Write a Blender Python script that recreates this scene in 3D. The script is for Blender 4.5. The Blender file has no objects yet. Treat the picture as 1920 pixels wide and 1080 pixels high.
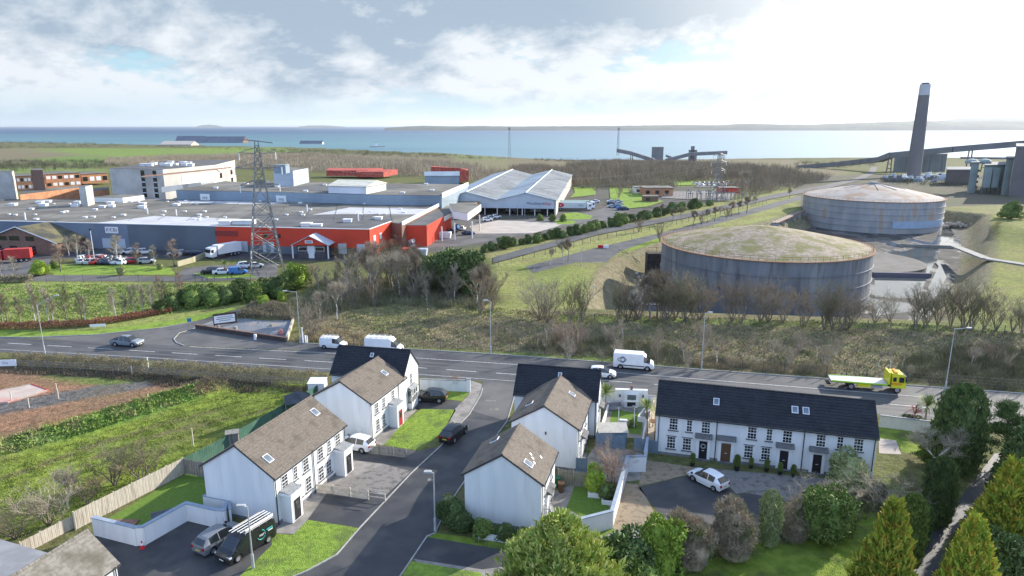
import bpy, bmesh, math, random
import numpy as np
from mathutils import Vector, Matrix, noise as mn
R = math.radians
sc = bpy.context.scene
COL = sc.collection
# ---------------------------------------------------------------- camera, light, sky
CAM_H = 36.0; PITCH = 13.38; FPX = 1280.0
cam = bpy.data.objects.new('camera', bpy.data.cameras.new('camera')); COL.objects.link(cam)
cam.location = (0, 0, CAM_H); cam.rotation_euler = (R(90 - PITCH), 0, 0)
cam.data.sensor_width = 36; cam.data.lens = 24; cam.data.clip_end = 300000; cam.data.clip_start = .5
sc.camera = cam
sc.render.resolution_x = 1024; sc.render.resolution_y = 576
SUN_AZ, SUN_EL = 52.0, 23.0            # azimuth clockwise from +Y
sd = Vector((math.sin(R(SUN_AZ)) * math.cos(R(SUN_EL)), math.cos(R(SUN_AZ)) * math.cos(R(SUN_EL)), math.sin(R(SUN_EL))))
sl = bpy.data.lights.new('sun', 'SUN'); sl.energy = 5.0; sl.angle = R(.6); sl.color = (1, .93, .82)
sun = bpy.data.objects.new('sun', sl); COL.objects.link(sun); sun.rotation_euler = sd.to_track_quat('Z', 'Y').to_euler()
sc.view_settings.view_transform = 'Standard'; sc.view_settings.look = 'None'
sc.view_settings.exposure = .86; sc.view_settings.gamma = 1
sc.cycles.max_bounces = 5; sc.cycles.transparent_max_bounces = 6; sc.cycles.diffuse_bounces = 3; sc.cycles.glossy_bounces = 2
sc.cycles.use_denoising = True; sc.cycles.volume_bounces = 0

def build_world():
    w = bpy.data.worlds.new('World'); sc.world = w; w.use_nodes = True
    nt = w.node_tree; N = nt.nodes; L = nt.links; N.clear()
    def n(t, **k):
        x = N.new(t)
        for a, b in k.items(): setattr(x, a, b)
        return x
    def val(s, v):
        if isinstance(v, bpy.types.NodeSocket): L.new(v, s)
        else: s.default_value = v
    def math_(op, a, b=0., c=0., clamp=False):
        m = n('ShaderNodeMath', operation=op, use_clamp=clamp)
        for s, v in zip(m.inputs, (a, b, c)): val(s, v)
        return m.outputs[0]
    def ss(x, lo, hi):
        m = n('ShaderNodeMapRange', interpolation_type='SMOOTHSTEP'); val(m.inputs[0], x); val(m.inputs[1], lo); val(m.inputs[2], hi)
        return m.outputs[0]
    def mix(f, a, b):
        m = n('ShaderNodeMix', data_type='RGBA'); val(m.inputs[0], f); val(m.inputs[6], a); val(m.inputs[7], b); return m.outputs[2]
    sky = n('ShaderNodeTexSky', sky_type='NISHITA', sun_disc=False, sun_elevation=R(SUN_EL), sun_rotation=R(SUN_AZ))
    sky.air_density = 1.0; sky.dust_density = 1.2; sky.ozone_density = 1.5; sky.altitude = 30
    tc = n('ShaderNodeTexCoord'); sep = n('ShaderNodeSeparateXYZ'); L.new(tc.outputs['Generated'], sep.inputs[0])
    X, Y, Z = sep.outputs
    def cloud(off, scale=1.0, det=9, seed=0.):
        cb = n('ShaderNodeCombineXYZ')
        zz = math_('ADD', Z, off)
        # cloud decks foreshorten towards the horizon
        pz = math_('MULTIPLY', math_('POWER', math_('MAXIMUM', math_('ADD', zz, .02), .001), .62), 6.5)
        val(cb.inputs[0], math_('MULTIPLY', X, 4.2)); val(cb.inputs[1], math_('MULTIPLY', Y, 4.2)); val(cb.inputs[2], math_('ADD', pz, seed))
        t = n('ShaderNodeTexNoise'); L.new(cb.outputs[0], t.inputs['Vector'])
        t.inputs['Scale'].default_value = scale; t.inputs['Detail'].default_value = det; t.inputs['Roughness'].default_value = .60; t.inputs['Distortion'].default_value = .15
        return t.outputs['Fac']
    n0 = cloud(0, 1.35, 12, 13.7); n1 = cloud(.018, 1.35, 7, 13.7); nb = cloud(0, .9, 4, 7.7)
    bank = math_('MULTIPLY', ss(Z, .075, .15), math_('MULTIPLY', ss(X, -.75, -.15), ss(X, .56, .20)))
    glx = math_('ADD', math_('MULTIPLY', X, math.sin(R(SUN_AZ))), math_('ADD', math_('MULTIPLY', Y, math.cos(R(SUN_AZ))), math_('MULTIPLY', Z, .30)))
    glare = ss(glx, .70, 1.0)
    dens = math_('ADD', math_('ADD', n0, math_('MULTIPLY', math_('SUBTRACT', nb, .5), .30)), math_('MULTIPLY', bank, .11))
    cov = ss(dens, .36, .47)
    relief = math_('MULTIPLY', math_('SUBTRACT', n0, n1), -6.5)
    shade = math_('ADD', relief, math_('ADD', math_('MULTIPLY', ss(dens, .47, .66), .95), math_('MULTIPLY', bank, .30)), clamp=True)
    shade = math_('MULTIPLY', shade, math_('SUBTRACT', 1.0, math_('MULTIPLY', glare, .62)), clamp=True)
    lit = mix(glare, (5.5, 5.8, 6.1, 1), (10, 10, 9.9, 1))
    dark = mix(glare, (2.5, 3.2, 4.0, 1), (3.6, 4.0, 4.4, 1))
    ccol = mix(shade, lit, dark)
    hor = mix(ss(Z, .0, .12), (3.9, 5.1, 5.6, 1), (2.6, 4.6, 5.7, 1))
    zen = mix(.35, sky.outputs[0], (4.0, 6.6, 12.5, 1))
    skyc = mix(ss(Z, .12, .5), hor, zen)
    skyc = mix(math_('MULTIPLY', glare, .93), skyc, (8.6, 8.7, 8.7, 1))
    low = math_('ADD', .22, math_('MULTIPLY', ss(Z, .004, .055), .78))
    up = math_('ADD', .12, math_('MULTIPLY', ss(Z, .5, .22), .88))
    fin = mix(math_('MULTIPLY', math_('MULTIPLY', cov, low), up), skyc, ccol)
    fin = mix(ss(Y, .1, -.5), fin, (4.7, 6.6, 10.4, 1))      # clear blue half of the sky behind the camera
    bg = n('ShaderNodeBackground'); L.new(fin, bg.inputs[0]); bg.inputs[1].default_value = .088
    out = n('ShaderNodeOutputWorld'); L.new(bg.outputs[0], out.inputs[0])
    w.cycles.sampling_method = 'MANUAL'; w.cycles.sample_map_resolution = 512
build_world()

# ---------------------------------------------------------------- where a ray through the frame meets the land
SP, CP = math.sin(R(PITCH)), math.cos(R(PITCH))
def flat(px, py, z=0.):
    u = (px - 960) / FPX; v = (py - 540) / FPX
    zc = (CAM_H - z) / (SP + v * CP)
    return (u * zc, zc * (CP - v * SP))
def zat(y, py):
    v = (py - 540) / FPX; return CAM_H - y / (CP - v * SP) * (SP + v * CP)
SEA = -30.0
def poly_sd(P, x, y):
    """signed distance (inside positive) of points x,y to polygon P, vectorised"""
    x = np.asarray(x, float); y = np.asarray(y, float); d = np.full(x.shape, 1e18); ins = np.zeros(x.shape, bool); n = len(P)
    for i in range(n):
        ax, ay = P[i]; bx, by = P[(i + 1) % n]; ex, ey = bx - ax, by - ay
        t = np.clip(((x - ax) * ex + (y - ay) * ey) / (ex * ex + ey * ey + 1e-12), 0, 1)
        d = np.minimum(d, (x - ax - t * ex) ** 2 + (y - ay - t * ey) ** 2)
        c = (ay > y) != (by > y)
        with np.errstate(divide='ignore', invalid='ignore'):
            xi = ax + (y - ay) * ex / (ey if ey else 1e-12)
        ins ^= c & (x < xi)
    return np.where(ins, np.sqrt(d), -np.sqrt(d))
BASIN = [flat(*p) for p in [(1085, 579), (1300, 587), (1500, 593), (1790, 603), (1858, 530), (1872, 466), (1857, 402), (1765, 393), (1500, 392), (1440, 412), (1380, 425), (1240, 452), (1160, 478), (1120, 500), (1097, 545)]]
SCRUB = [flat(*p) for p in [(560, 636), (900, 655), (1300, 684), (1560, 706), (1920, 728), (2100, 740), (2100, 640), (1800, 607), (1500, 597), (1300, 591), (1085, 584), (950, 575), (800, 560), (620, 570)]]
RIDGE = [flat(*p) for p in [(-60, 850), (150, 795), (290, 752), (400, 728)]]
FIELD = [flat(*p) for p in [(-80, 700), (0, 690), (600, 712), (600, 735), (430, 815), (340, 862), (140, 965), (-80, 1060)]]
COAST = [flat(px, py, SEA) for px, py in [(-400, 262), (0, 266), (100, 268), (190, 270), (290, 272), (480, 275), (600, 278), (700, 283), (830, 288), (900, 293), (1000, 299), (1100, 302), (1300, 300), (1450, 298), (1560, 297), (1700, 297), (1920, 297), (2500, 297)]] + [(3500, 300), (3500, -300), (-3500, -300), (-4500, 2500)]
def ss_(t): t = np.clip(t, 0, 1); return t * t * (3 - 2 * t)
def wob(x, y, s, a):
    return a * (np.sin(x * s + 1.3 * np.sin(y * s * .7)) * np.cos(y * s * 1.13 + .9 * np.sin(x * s * .6)) + .5 * np.sin(x * s * 2.3 + y * s * 1.9) + .35 * np.sin(y * s * 3.7 - x * s * 3.1))
def terr(x, y):
    x = np.asarray(x, float); y = np.asarray(y, float)
    t = np.clip((y - 380) / 900, 0, 1)
    z = -28 * (t * .55 + .45 * ss_(t))
    d = poly_sd(BASIN, x, y)
    z = z - 6 * ss_(np.clip(d, 0, 9) / 9)
    # raised mound right of the basin
    mx, my = flat(1880, 425, 2)
    z = z + 3.4 * np.exp(-(((x - mx) / 14) ** 2 + ((y - my) / 26) ** 2)) * (d < 0)
    s = np.clip(poly_sd(SCRUB, x, y) / 4, 0, 1)
    z = z + s * (wob(x, y, .45, .22) + .25)
    f = np.clip(poly_sd(FIELD, x, y) / 3, 0, 1); r = np.zeros(x.shape)
    for (ax, ay), (bx, by) in zip(RIDGE[:-1], RIDGE[1:]):
        ex, ey = bx - ax, by - ay; u = np.clip(((x - ax) * ex + (y - ay) * ey) / (ex * ex + ey * ey), 0, 1)
        q = (x - ax - u * ex) ** 2 + (y - ay - u * ey) ** 2; r = np.maximum(r, np.exp(-q / 4.5))
    z = z + f * wob(x, y, .9, .09) + f * r * (1.3 + wob(x, y, 1.3, .22))
    # low mound of dead bracken by the side road
    cx, cy = flat(508, 590); z = z + 2.2 * np.exp(-(((x - cx) / 8) ** 2 + ((y - cy) / 6) ** 2))
    z = np.where(y > 600, z - 9 * ss_((6 - poly_sd(COAST, x, y)) / 30), z)
    return z
def G(px, py):
    u = (px - 960) / FPX; v = (py - 540) / FPX
    lo, hi = 5., 12000.
    dx, dy, dz = u, CP - v * SP, -(SP + v * CP)
    t = np.concatenate([np.linspace(20, 500, 481), np.linspace(501, 6000, 1100)])
    zz = CAM_H + dz * t - terr(dx * t, dy * t)
    i = int(np.argmax(zz < 0)) if (zz < 0).any() else len(t) - 1
    if i == 0: i = 1
    a, b = zz[i - 1], zz[i]; tt = t[i - 1] + (t[i] - t[i - 1]) * (a / (a - b) if a != b else 0)
    return (dx * tt, dy * tt)
def gz(x, y): return float(terr(x, y))
def G3(px, py): x, y = G(px, py); return (x, y, gz(x, y))

# ---------------------------------------------------------------- materials
MATS = {}
def M(name, c1, c2=None, sc1=1., c3=None, sc3=.2, rough=.8, bump=0., bsc=10., spec=.3, metal=0., rnd=0., lo=.4, hi=.6, lo3=.5, hi3=.65, stretch=None, emis=None, det=6., coat=0., trans=0.):
    if name in MATS: return MATS[name]
    m = bpy.data.materials.new(name); m.use_nodes = True; nt = m.node_tree; N = nt.nodes; L = nt.links
    b = N['Principled BSDF']; MATS[name] = m
    col = None; tc = N.new('ShaderNodeTexCoord'); vec = tc.outputs['Object']
    if stretch:
        mp = N.new('ShaderNodeMapping'); mp.inputs['Scale'].default_value = stretch; L.new(vec, mp.inputs[0]); vec = mp.outputs[0]
    def nz(s, d=det):
        t = N.new('ShaderNodeTexNoise'); t.inputs['Scale'].default_value = s; t.inputs['Detail'].default_value = d; L.new(vec, t.inputs['Vector']); return t.outputs['Fac']
    def mr(x, a, c):
        r = N.new('ShaderNodeMapRange'); r.inputs[1].default_value = a; r.inputs[2].default_value = c; L.new(x, r.inputs[0]); return r.outputs[0]
    def mix(f, a, c):
        x = N.new('ShaderNodeMix'); x.data_type = 'RGBA'; L.new(f, x.inputs[0])
        for s, v in ((x.inputs[6], a), (x.inputs[7], c)):
            if isinstance(v, tuple): s.default_value = (*v, 1)
            else: L.new(v, s)
        return x.outputs[2]
    col = c1
    if c2: col = mix(mr(nz(sc1), lo, hi), c1, c2)
    if c3: col = mix(mr(nz(sc3), lo3, hi3), col, c3)
    if rnd:
        oi = N.new('ShaderNodeObjectInfo'); h = N.new('ShaderNodeHueSaturation')
        r2 = N.new('ShaderNodeMapRange'); r2.inputs[3].default_value = 1 - rnd; r2.inputs[4].default_value = 1 + rnd; L.new(oi.outputs['Random'], r2.inputs[0]); L.new(r2.outputs[0], h.inputs['Value'])
        if isinstance(col, tuple): h.inputs['Color'].default_value = (*col, 1)
        else: L.new(col, h.inputs['Color'])
        col = h.outputs[0]
    if isinstance(col, tuple): b.inputs['Base Color'].default_value = (*col, 1)
    else: L.new(col, b.inputs['Base Color'])
    b.inputs['Roughness'].default_value = rough; b.inputs['Metallic'].default_value = metal; b.inputs['Specular IOR Level'].default_value = spec
    b.inputs['Coat Weight'].default_value = coat
    if bump:
        bp = N.new('ShaderNodeBump'); bp.inputs['Distance'].default_value = bump; L.new(nz(bsc, 4.), bp.inputs['Height']); L.new(bp.outputs[0], b.inputs['Normal'])
    if emis: b.inputs['Emission Color'].default_value = (*emis, 1); b.inputs['Emission Strength'].default_value = 1
    return m

# ---------------------------------------------------------------- objects
def tag(o, label=None, cat=None, group=None, kind=None):
    if label: o['label'] = label
    if cat: o['category'] = cat
    if group: o['group'] = group
    if kind: o['kind'] = kind
    return o
def empty(name, loc=(0, 0, 0), rz=0., label=None, cat=None, group=None):
    o = bpy.data.objects.new(name, None); COL.objects.link(o); o.location = loc; o.rotation_euler = (0, 0, rz); o.empty_display_size = .2
    return tag(o, label, cat, group)
class MB:
    def __init__(s): s.v = []; s.f = []; s.m = []; s.T = Matrix.Identity(4)
    def at(s, loc=(0, 0, 0), rz=0., rx=0., ry=0.): s.T = Matrix.Translation(loc) @ Matrix.Rotation(rz, 4, 'Z') @ Matrix.Rotation(ry, 4, 'Y') @ Matrix.Rotation(rx, 4, 'X'); return s
    def add(s, vs, fs, mi=0):
        k = len(s.v); T = s.T
        s.v += [tuple(T @ Vector(p)) for p in vs]; s.f += [tuple(i + k for i in f) for f in fs]; s.m += [mi] * len(fs); return s
    def box(s, x0, y0, z0, x1, y1, z1, mi=0):
        return s.add([(x0, y0, z0), (x1, y0, z0), (x1, y1, z0), (x0, y1, z0), (x0, y0, z1), (x1, y0, z1), (x1, y1, z1), (x0, y1, z1)], [(0, 3, 2, 1), (4, 5, 6, 7), (0, 1, 5, 4), (1, 2, 6, 5), (2, 3, 7, 6), (3, 0, 4, 7)], mi)
    def cbox(s, x, y, z, w, d, h, mi=0): return s.box(x - w / 2, y - d / 2, z, x + w / 2, y + d / 2, z + h, mi)
    def prism(s, pts, z0, z1, mi=0):
        """pts: xy list; z0/z1 scalars or lists"""
        n = len(pts); a = z0 if isinstance(z0, (list, tuple)) else [z0] * n; b = z1 if isinstance(z1, (list, tuple)) else [z1] * n
        ar = sum(pts[i][0] * pts[(i + 1) % n][1] - pts[(i + 1) % n][0] * pts[i][1] for i in range(n))
        if ar < 0: pts = pts[::-1]; a = a[::-1]; b = b[::-1]
        vs = [(p[0], p[1], a[i]) for i, p in enumerate(pts)] + [(p[0], p[1], b[i]) for i, p in enumerate(pts)]
        return s.add(vs, [tuple(range(n))[::-1], tuple(range(n, 2 * n))] + [(i, (i + 1) % n, n + (i + 1) % n, n + i) for i in range(n)], mi)
    def xprism(s, pts, y0, y1, mi=0):
        """outline in x,z swept along y"""
        n = len(pts); ar = sum(pts[i][0] * pts[(i + 1) % n][1] - pts[(i + 1) % n][0] * pts[i][1] for i in range(n))
        if ar < 0: pts = pts[::-1]
        vs = [(p[0], y0, p[1]) for p in pts] + [(p[0], y1, p[1]) for p in pts]
        return s.add(vs, [tuple(range(n)), tuple(range(n, 2 * n))[::-1]] + [(i, n + i, n + (i + 1) % n, (i + 1) % n) for i in range(n)], mi)
    def tube(s, a, b, r, r2=None, k=6, mi=0, cap=True):
        a = Vector(a); b = Vector(b); r2 = r if r2 is None else r2; d = (b - a)
        if d.length < 1e-6: return s
        q = d.to_track_quat('Z', 'Y'); vs = []
        for p, rr in ((a, r), (b, r2)):
            for i in range(k):
                t = 2 * math.pi * i / k; vs.append(tuple(p + q @ Vector((math.cos(t) * rr, math.sin(t) * rr, 0))))
        fs = [(i, (i + 1) % k, k + (i + 1) % k, k + i) for i in range(k)]
        if cap: fs += [tuple(range(k))[::-1], tuple(range(k, 2 * k))]
        return s.add(vs, fs, mi)
    def bar(s, a, b, w, h=None, mi=0): return s.tube(a, b, w * .707, w * .707, 4, mi)
    def lathe(s, prof, k=24, mi=0):
        vs = []; n = len(prof)
        for r, z in prof: vs += [(r * math.cos(2 * math.pi * i / k), r * math.sin(2 * math.pi * i / k), z) for i in range(k)]
        fs = [(j * k + i, j * k + (i + 1) % k, (j + 1) * k + (i + 1) % k, (j + 1) * k + i) for j in range(n - 1) for i in range(k)]
        fs += [tuple(range(k))[::-1], tuple(range((n - 1) * k, n * k))]
        return s.add(vs, fs, mi)
    def mesh(s, name, mats, smooth=False):
        me = bpy.data.meshes.new(name); me.from_pydata(s.v, [], s.f)
        for m in (mats if isinstance(mats, (list, tuple)) else [mats]): me.materials.append(m)
        if any(s.m): me.polygons.foreach_set('material_index', s.m)
        if smooth: me.polygons.foreach_set('use_smooth', [True] * len(s.f))
        me.update(); return me
    def build(s, name, mats, parent=None, loc=None, smooth=False, **k):
        o = bpy.data.objects.new(name, s.mesh(name, mats, smooth)); COL.objects.link(o)
        if parent: o.parent = parent
        if loc: o.location = loc
        return tag(o, **k)
def inst(me, name, parent=None, loc=(0, 0, 0), rz=0., s=1., **k):
    o = bpy.data.objects.new(name, me); COL.objects.link(o); o.location = loc; o.rotation_euler = (0, 0, rz); o.scale = (s, s, s) if not isinstance(s, tuple) else s
    if parent: o.parent = parent
    return tag(o, **k)
def npmesh(name, V, F, mats, mi=None, smooth=False):
    """V (n,3) F (m,k) numpy"""
    me = bpy.data.meshes.new(name); k = F.shape[1]
    me.vertices.add(len(V)); me.vertices.foreach_set('co', V.astype(np.float32).ravel())
    me.loops.add(F.size); me.loops.foreach_set('vertex_index', F.astype(np.int32).ravel())
    me.polygons.add(len(F)); me.polygons.foreach_set('loop_start', np.arange(0, F.size, k, dtype=np.int32)); me.polygons.foreach_set('loop_total', np.full(len(F), k, np.int32))
    for m in (mats if isinstance(mats, (list, tuple)) else [mats]): me.materials.append(m)
    if mi is not None: me.polygons.foreach_set('material_index', np.asarray(mi, np.int32))
    if smooth: me.polygons.foreach_set('use_smooth', np.ones(len(F), bool))
    me.update(calc_edges=True); me.validate(); return me
ORD = ['', 'first', 'second', 'third', 'fourth', 'fifth', 'sixth', 'seventh', 'eighth', 'ninth', 'tenth', 'eleventh', 'twelfth', 'thirteenth', 'fourteenth', 'fifteenth', 'sixteenth', 'seventeenth', 'eighteenth', 'nineteenth', 'twentieth']
def nth(i):
    if i <= 20: return ORD[i]
    t = {2: 'twenty', 3: 'thirty', 4: 'forty', 5: 'fifty', 6: 'sixty', 7: 'seventy'}[i // 10]
    return t + ('ieth' if i % 10 == 0 else '-' + ORD[i % 10]) if i % 10 else t[:-1] + 'ieth'
# ---------------------------------------------------------------- ground
def nonuni(parts):
    o = []
    for a, b, st in parts: o += list(np.arange(a, b, st))
    return np.array(o + [parts[-1][1]])
gx = nonuni([(-9000, -2000, 700), (-2000, -600, 60), (-600, -140, 8), (-140, 130, 1.25), (130, 240, 2.5), (240, 700, 10), (700, 2500, 90), (2500, 6000, 700)])
gy = nonuni([(-300, 20, 40), (20, 165, 1.25), (165, 330, 2.), (330, 480, 5), (480, 1700, 14), (1700, 4000, 90), (4000, 9000, 700)])
GX, GY = np.meshgrid(gx, gy)
GZ = terr(GX, GY)
nxg, nyg = len(gx), len(gy)
ZN = [  # px polygon, colour, feather (m)
 ([(-100, 528), (430, 530), (560, 520), (430, 582), (330, 600), (200, 618), (-100, 625)], (.25, .29, .08), 2),
 ([(0, 555), (200, 560), (420, 540), (430, 575), (200, 600), (0, 602)], (.22, .26, .07), 6),
 ([(-80, 690), (600, 712), (600, 735), (430, 815), (340, 862), (140, 965), (0, 1010), (-80, 1060)], (.19, .24, .04), 1.5),
 ([(-80, 668), (500, 700), (560, 712), (400, 722), (200, 716), (-80, 700)], (.06, .06, .035), 1),
 ([(-80, 690), (60, 693), (130, 712), (190, 725), (290, 716), (385, 720), (330, 730), (250, 748), (150, 782), (0, 822), (-80, 852)], (.27, .155, .095), .8),
 ([(80, 742), (180, 722), (290, 712), (300, 722), (190, 742), (90, 762), (0, 778), (-60, 786), (-60, 768)], (.13, .125, .12), .8),
 ([(60, 700), (190, 712), (300, 712), (200, 724), (110, 716)], (.14, .18, .05), 1),
 ([(-60, 872), (150, 818), (290, 775), (380, 745), (410, 728), (380, 720), (290, 742), (150, 785), (0, 825), (-60, 845)], (.10, .19, .035), 1),
 ([(-60, 912), (60, 874), (170, 834), (300, 793), (410, 764), (412, 768), (300, 799), (170, 841), (60, 882), (-60, 920)], (.17, .125, .075), .5),
 ([(180, 856), (310, 808), (430, 782), (520, 762), (522, 765), (430, 787), (310, 815), (182, 864)], (.17, .125, .075), .5),
 ([(60, 960), (160, 905), (300, 850), (302, 856), (165, 914), (66, 970)], (.20, .17, .06), 1.2),
 ([(340, 722), (385, 716), (412, 724), (385, 740), (362, 735)], (.22, .13, .08), .6),
 ([(560, 636), (900, 655), (1300, 684), (1560, 706), (1920, 728), (2100, 740), (2100, 625), (1790, 603), (1085, 584), (950, 575), (800, 545), (620, 550)], (.20, .165, .10), 2),
 ([(690, 655), (1180, 668), (1190, 683), (960, 666), (760, 654)], (.12, .20, .04), 1),
 ([(800, 560), (1000, 575), (1000, 600), (850, 590)], (.22, .23, .08), 4),
 ([(1000, 590), (1900, 606), (1900, 625), (1500, 612), (1050, 604)], (.15, .20, .05), 2),
 ([(640, 570), (760, 560), (860, 600), (700, 620)], (.19, .18, .08), 4),
 ([(1320, 690), (1550, 708), (1560, 700), (1300, 675)], (.26, .20, .11), 2),
 ([(1790, 603), (1858, 530), (1872, 466), (1857, 402), (2200, 395), (2200, 640)], (.21, .22, .06), 2),
 ([(925, 470), (1200, 408), (1440, 362), (1600, 330), (1640, 345), (1500, 392), (1440, 412), (1380, 425), (1240, 452), (1160, 478), (1120, 500), (1097, 545), (1085, 579), (950, 575), (930, 540)], (.26, .27, .09), 2),
 ([(960, 500), (1090, 492), (1105, 520), (1085, 575), (1000, 560)], (.22, .25, .07), 4),
 ([(900, 470), (1500, 355), (1510, 362), (930, 492)], (.27, .26, .10), 1),
 ([(0, 485), (600, 485), (860, 470), (1100, 425), (1330, 380), (1330, 350), (700, 352), (-200, 380), (-200, 490)], (.11, .105, .10), 2),
 ([(-300, 300), (500, 310), (800, 330), (1080, 345), (1300, 335), (1500, 340), (1600, 325), (1500, 300), (700, 290), (300, 280), (-300, 275)], (.19, .16, .10), 20),
 ([(60, 278), (500, 277), (560, 284), (420, 292), (250, 297), (120, 287)], (.17, .25, .05), 12),
 ([(60, 300), (160, 290), (230, 300), (200, 310)], (.14, .22, .05), 12),
 ([(-300, 312), (200, 316), (205, 325), (-300, 330)], (.16, .22, .06), 6),
 ([(600, 300), (960, 300), (960, 318), (700, 312)], (.20, .18, .10), 20),
 ([(820, 285), (930, 295), (960, 300), (860, 300)], (.19, .21, .09), 20),
 ([(960, 305), (1060, 310), (1060, 318), (960, 318)], (.22, .18, .12), 15),
 ([(1480, 330), (2300, 320), (2300, 400), (1765, 393), (1500, 390)], (.13, .12, .095), 5),
 ([(1760, 395), (1860, 402), (1920, 395), (1900, 383), (1765, 388)], (.24, .23, .10), 2),
]
zc = np.zeros((nyg, nxg, 3)); zc[:] = (.125, .135, .05)
far_ = np.clip((GY - 700) / 400, 0, 1)[..., None]; zc = zc * (1 - far_) + np.array((.12, .12, .05)) * far_
for P, c, fe in ZN:
    a = ss_(np.clip(poly_sd([G(*p) for p in P], GX, GY) / fe + .5, 0, 1))[..., None]; zc = zc * (1 - a) + np.array(c) * a
dB = poly_sd(BASIN, GX, GY)
a = ss_(np.clip(dB / 1.5 + .2, 0, 1))[..., None]; zc = zc * (1 - a) + np.array((.21, .185, .115)) * a
a = ss_(np.clip((dB - 8) / 1.5, 0, 1))[..., None]; zc = zc * (1 - a) + np.array((.13, .125, .12)) * a
def ground_material():
    m = bpy.data.materials.new('ground'); m.use_nodes = True; nt = m.node_tree; N = nt.nodes; L = nt.links; b = N['Principled BSDF']
    at = N.new('ShaderNodeAttribute'); at.attribute_name = 'zone'; tc = N.new('ShaderNodeTexCoord')
    def nz(s, d=6., r=.6):
        t = N.new('ShaderNodeTexNoise'); t.inputs['Scale'].default_value = s; t.inputs['Detail'].default_value = d; t.inputs['Roughness'].default_value = r; L.new(tc.outputs['Object'], t.inputs['Vector']); return t.outputs['Fac']
    def mr(x, a, c, lo=0., hi=1.):
        r = N.new('ShaderNodeMapRange'); r.inputs[1].default_value = a; r.inputs[2].default_value = c; r.inputs[3].default_value = lo; r.inputs[4].default_value = hi; L.new(x, r.inputs[0]); return r.outputs[0]
    def mx(f, a, c, bl='MIX'):
        x = N.new('ShaderNodeMix'); x.data_type = 'RGBA'; x.blend_type = bl
        for s, v in ((x.inputs[0], f), (x.inputs[6], a), (x.inputs[7], c)):
            if isinstance(v, tuple): s.default_value = (*v, 1)
            elif isinstance(v, float): s.default_value = v
            else: L.new(v, s)
        return x.outputs[2]
    def scl(col, f):
        v = N.new('ShaderNodeVectorMath'); v.operation = 'SCALE'; L.new(col, v.inputs[0]); L.new(f, v.inputs['Scale']); return v.outputs[0]
    c = scl(at.outputs['Color'], mr(nz(.9, 8, .7), .3, .7, .45, 1.55))
    c = mx(mr(nz(.11, 5), .45, .68), c, mx(.5, c, (.17, .13, .08)))
    c = mx(mr(nz(.045, 4), .5, .62), c, mx(.35, c, (.09, .13, .03)))
    c = mx(mr(nz(3.2, 3), .56, .72), c, mx(.55, c, (.05, .05, .025)))
    L.new(c, b.inputs['Base Color']); b.inputs['Roughness'].default_value = .95; b.inputs['Specular IOR Level'].default_value = .1
    bp = N.new('ShaderNodeBump'); bp.inputs['Distance'].default_value = .45; bp.inputs['Strength'].default_value = .8; L.new(nz(2.1, 7, .65), bp.inputs['Height']); L.new(bp.outputs[0], b.inputs['Normal'])
    return m
V = np.stack([GX, GY, GZ], -1).reshape(-1, 3); I = np.arange(nyg * nxg).reshape(nyg, nxg)
F = np.stack([I[:-1, :-1], I[:-1, 1:], I[1:, 1:], I[1:, :-1]], -1).reshape(-1, 4)
gm = npmesh('ground', V, F, ground_material(), smooth=True)
ca = gm.color_attributes.new('zone', 'FLOAT_COLOR', 'POINT'); ca.data.foreach_set('color', np.concatenate([zc.reshape(-1, 3), np.ones((nyg * nxg, 1))], 1).astype(np.float32).ravel())
go = bpy.data.objects.new('ground', gm); COL.objects.link(go); tag(go, kind='structure')

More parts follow.
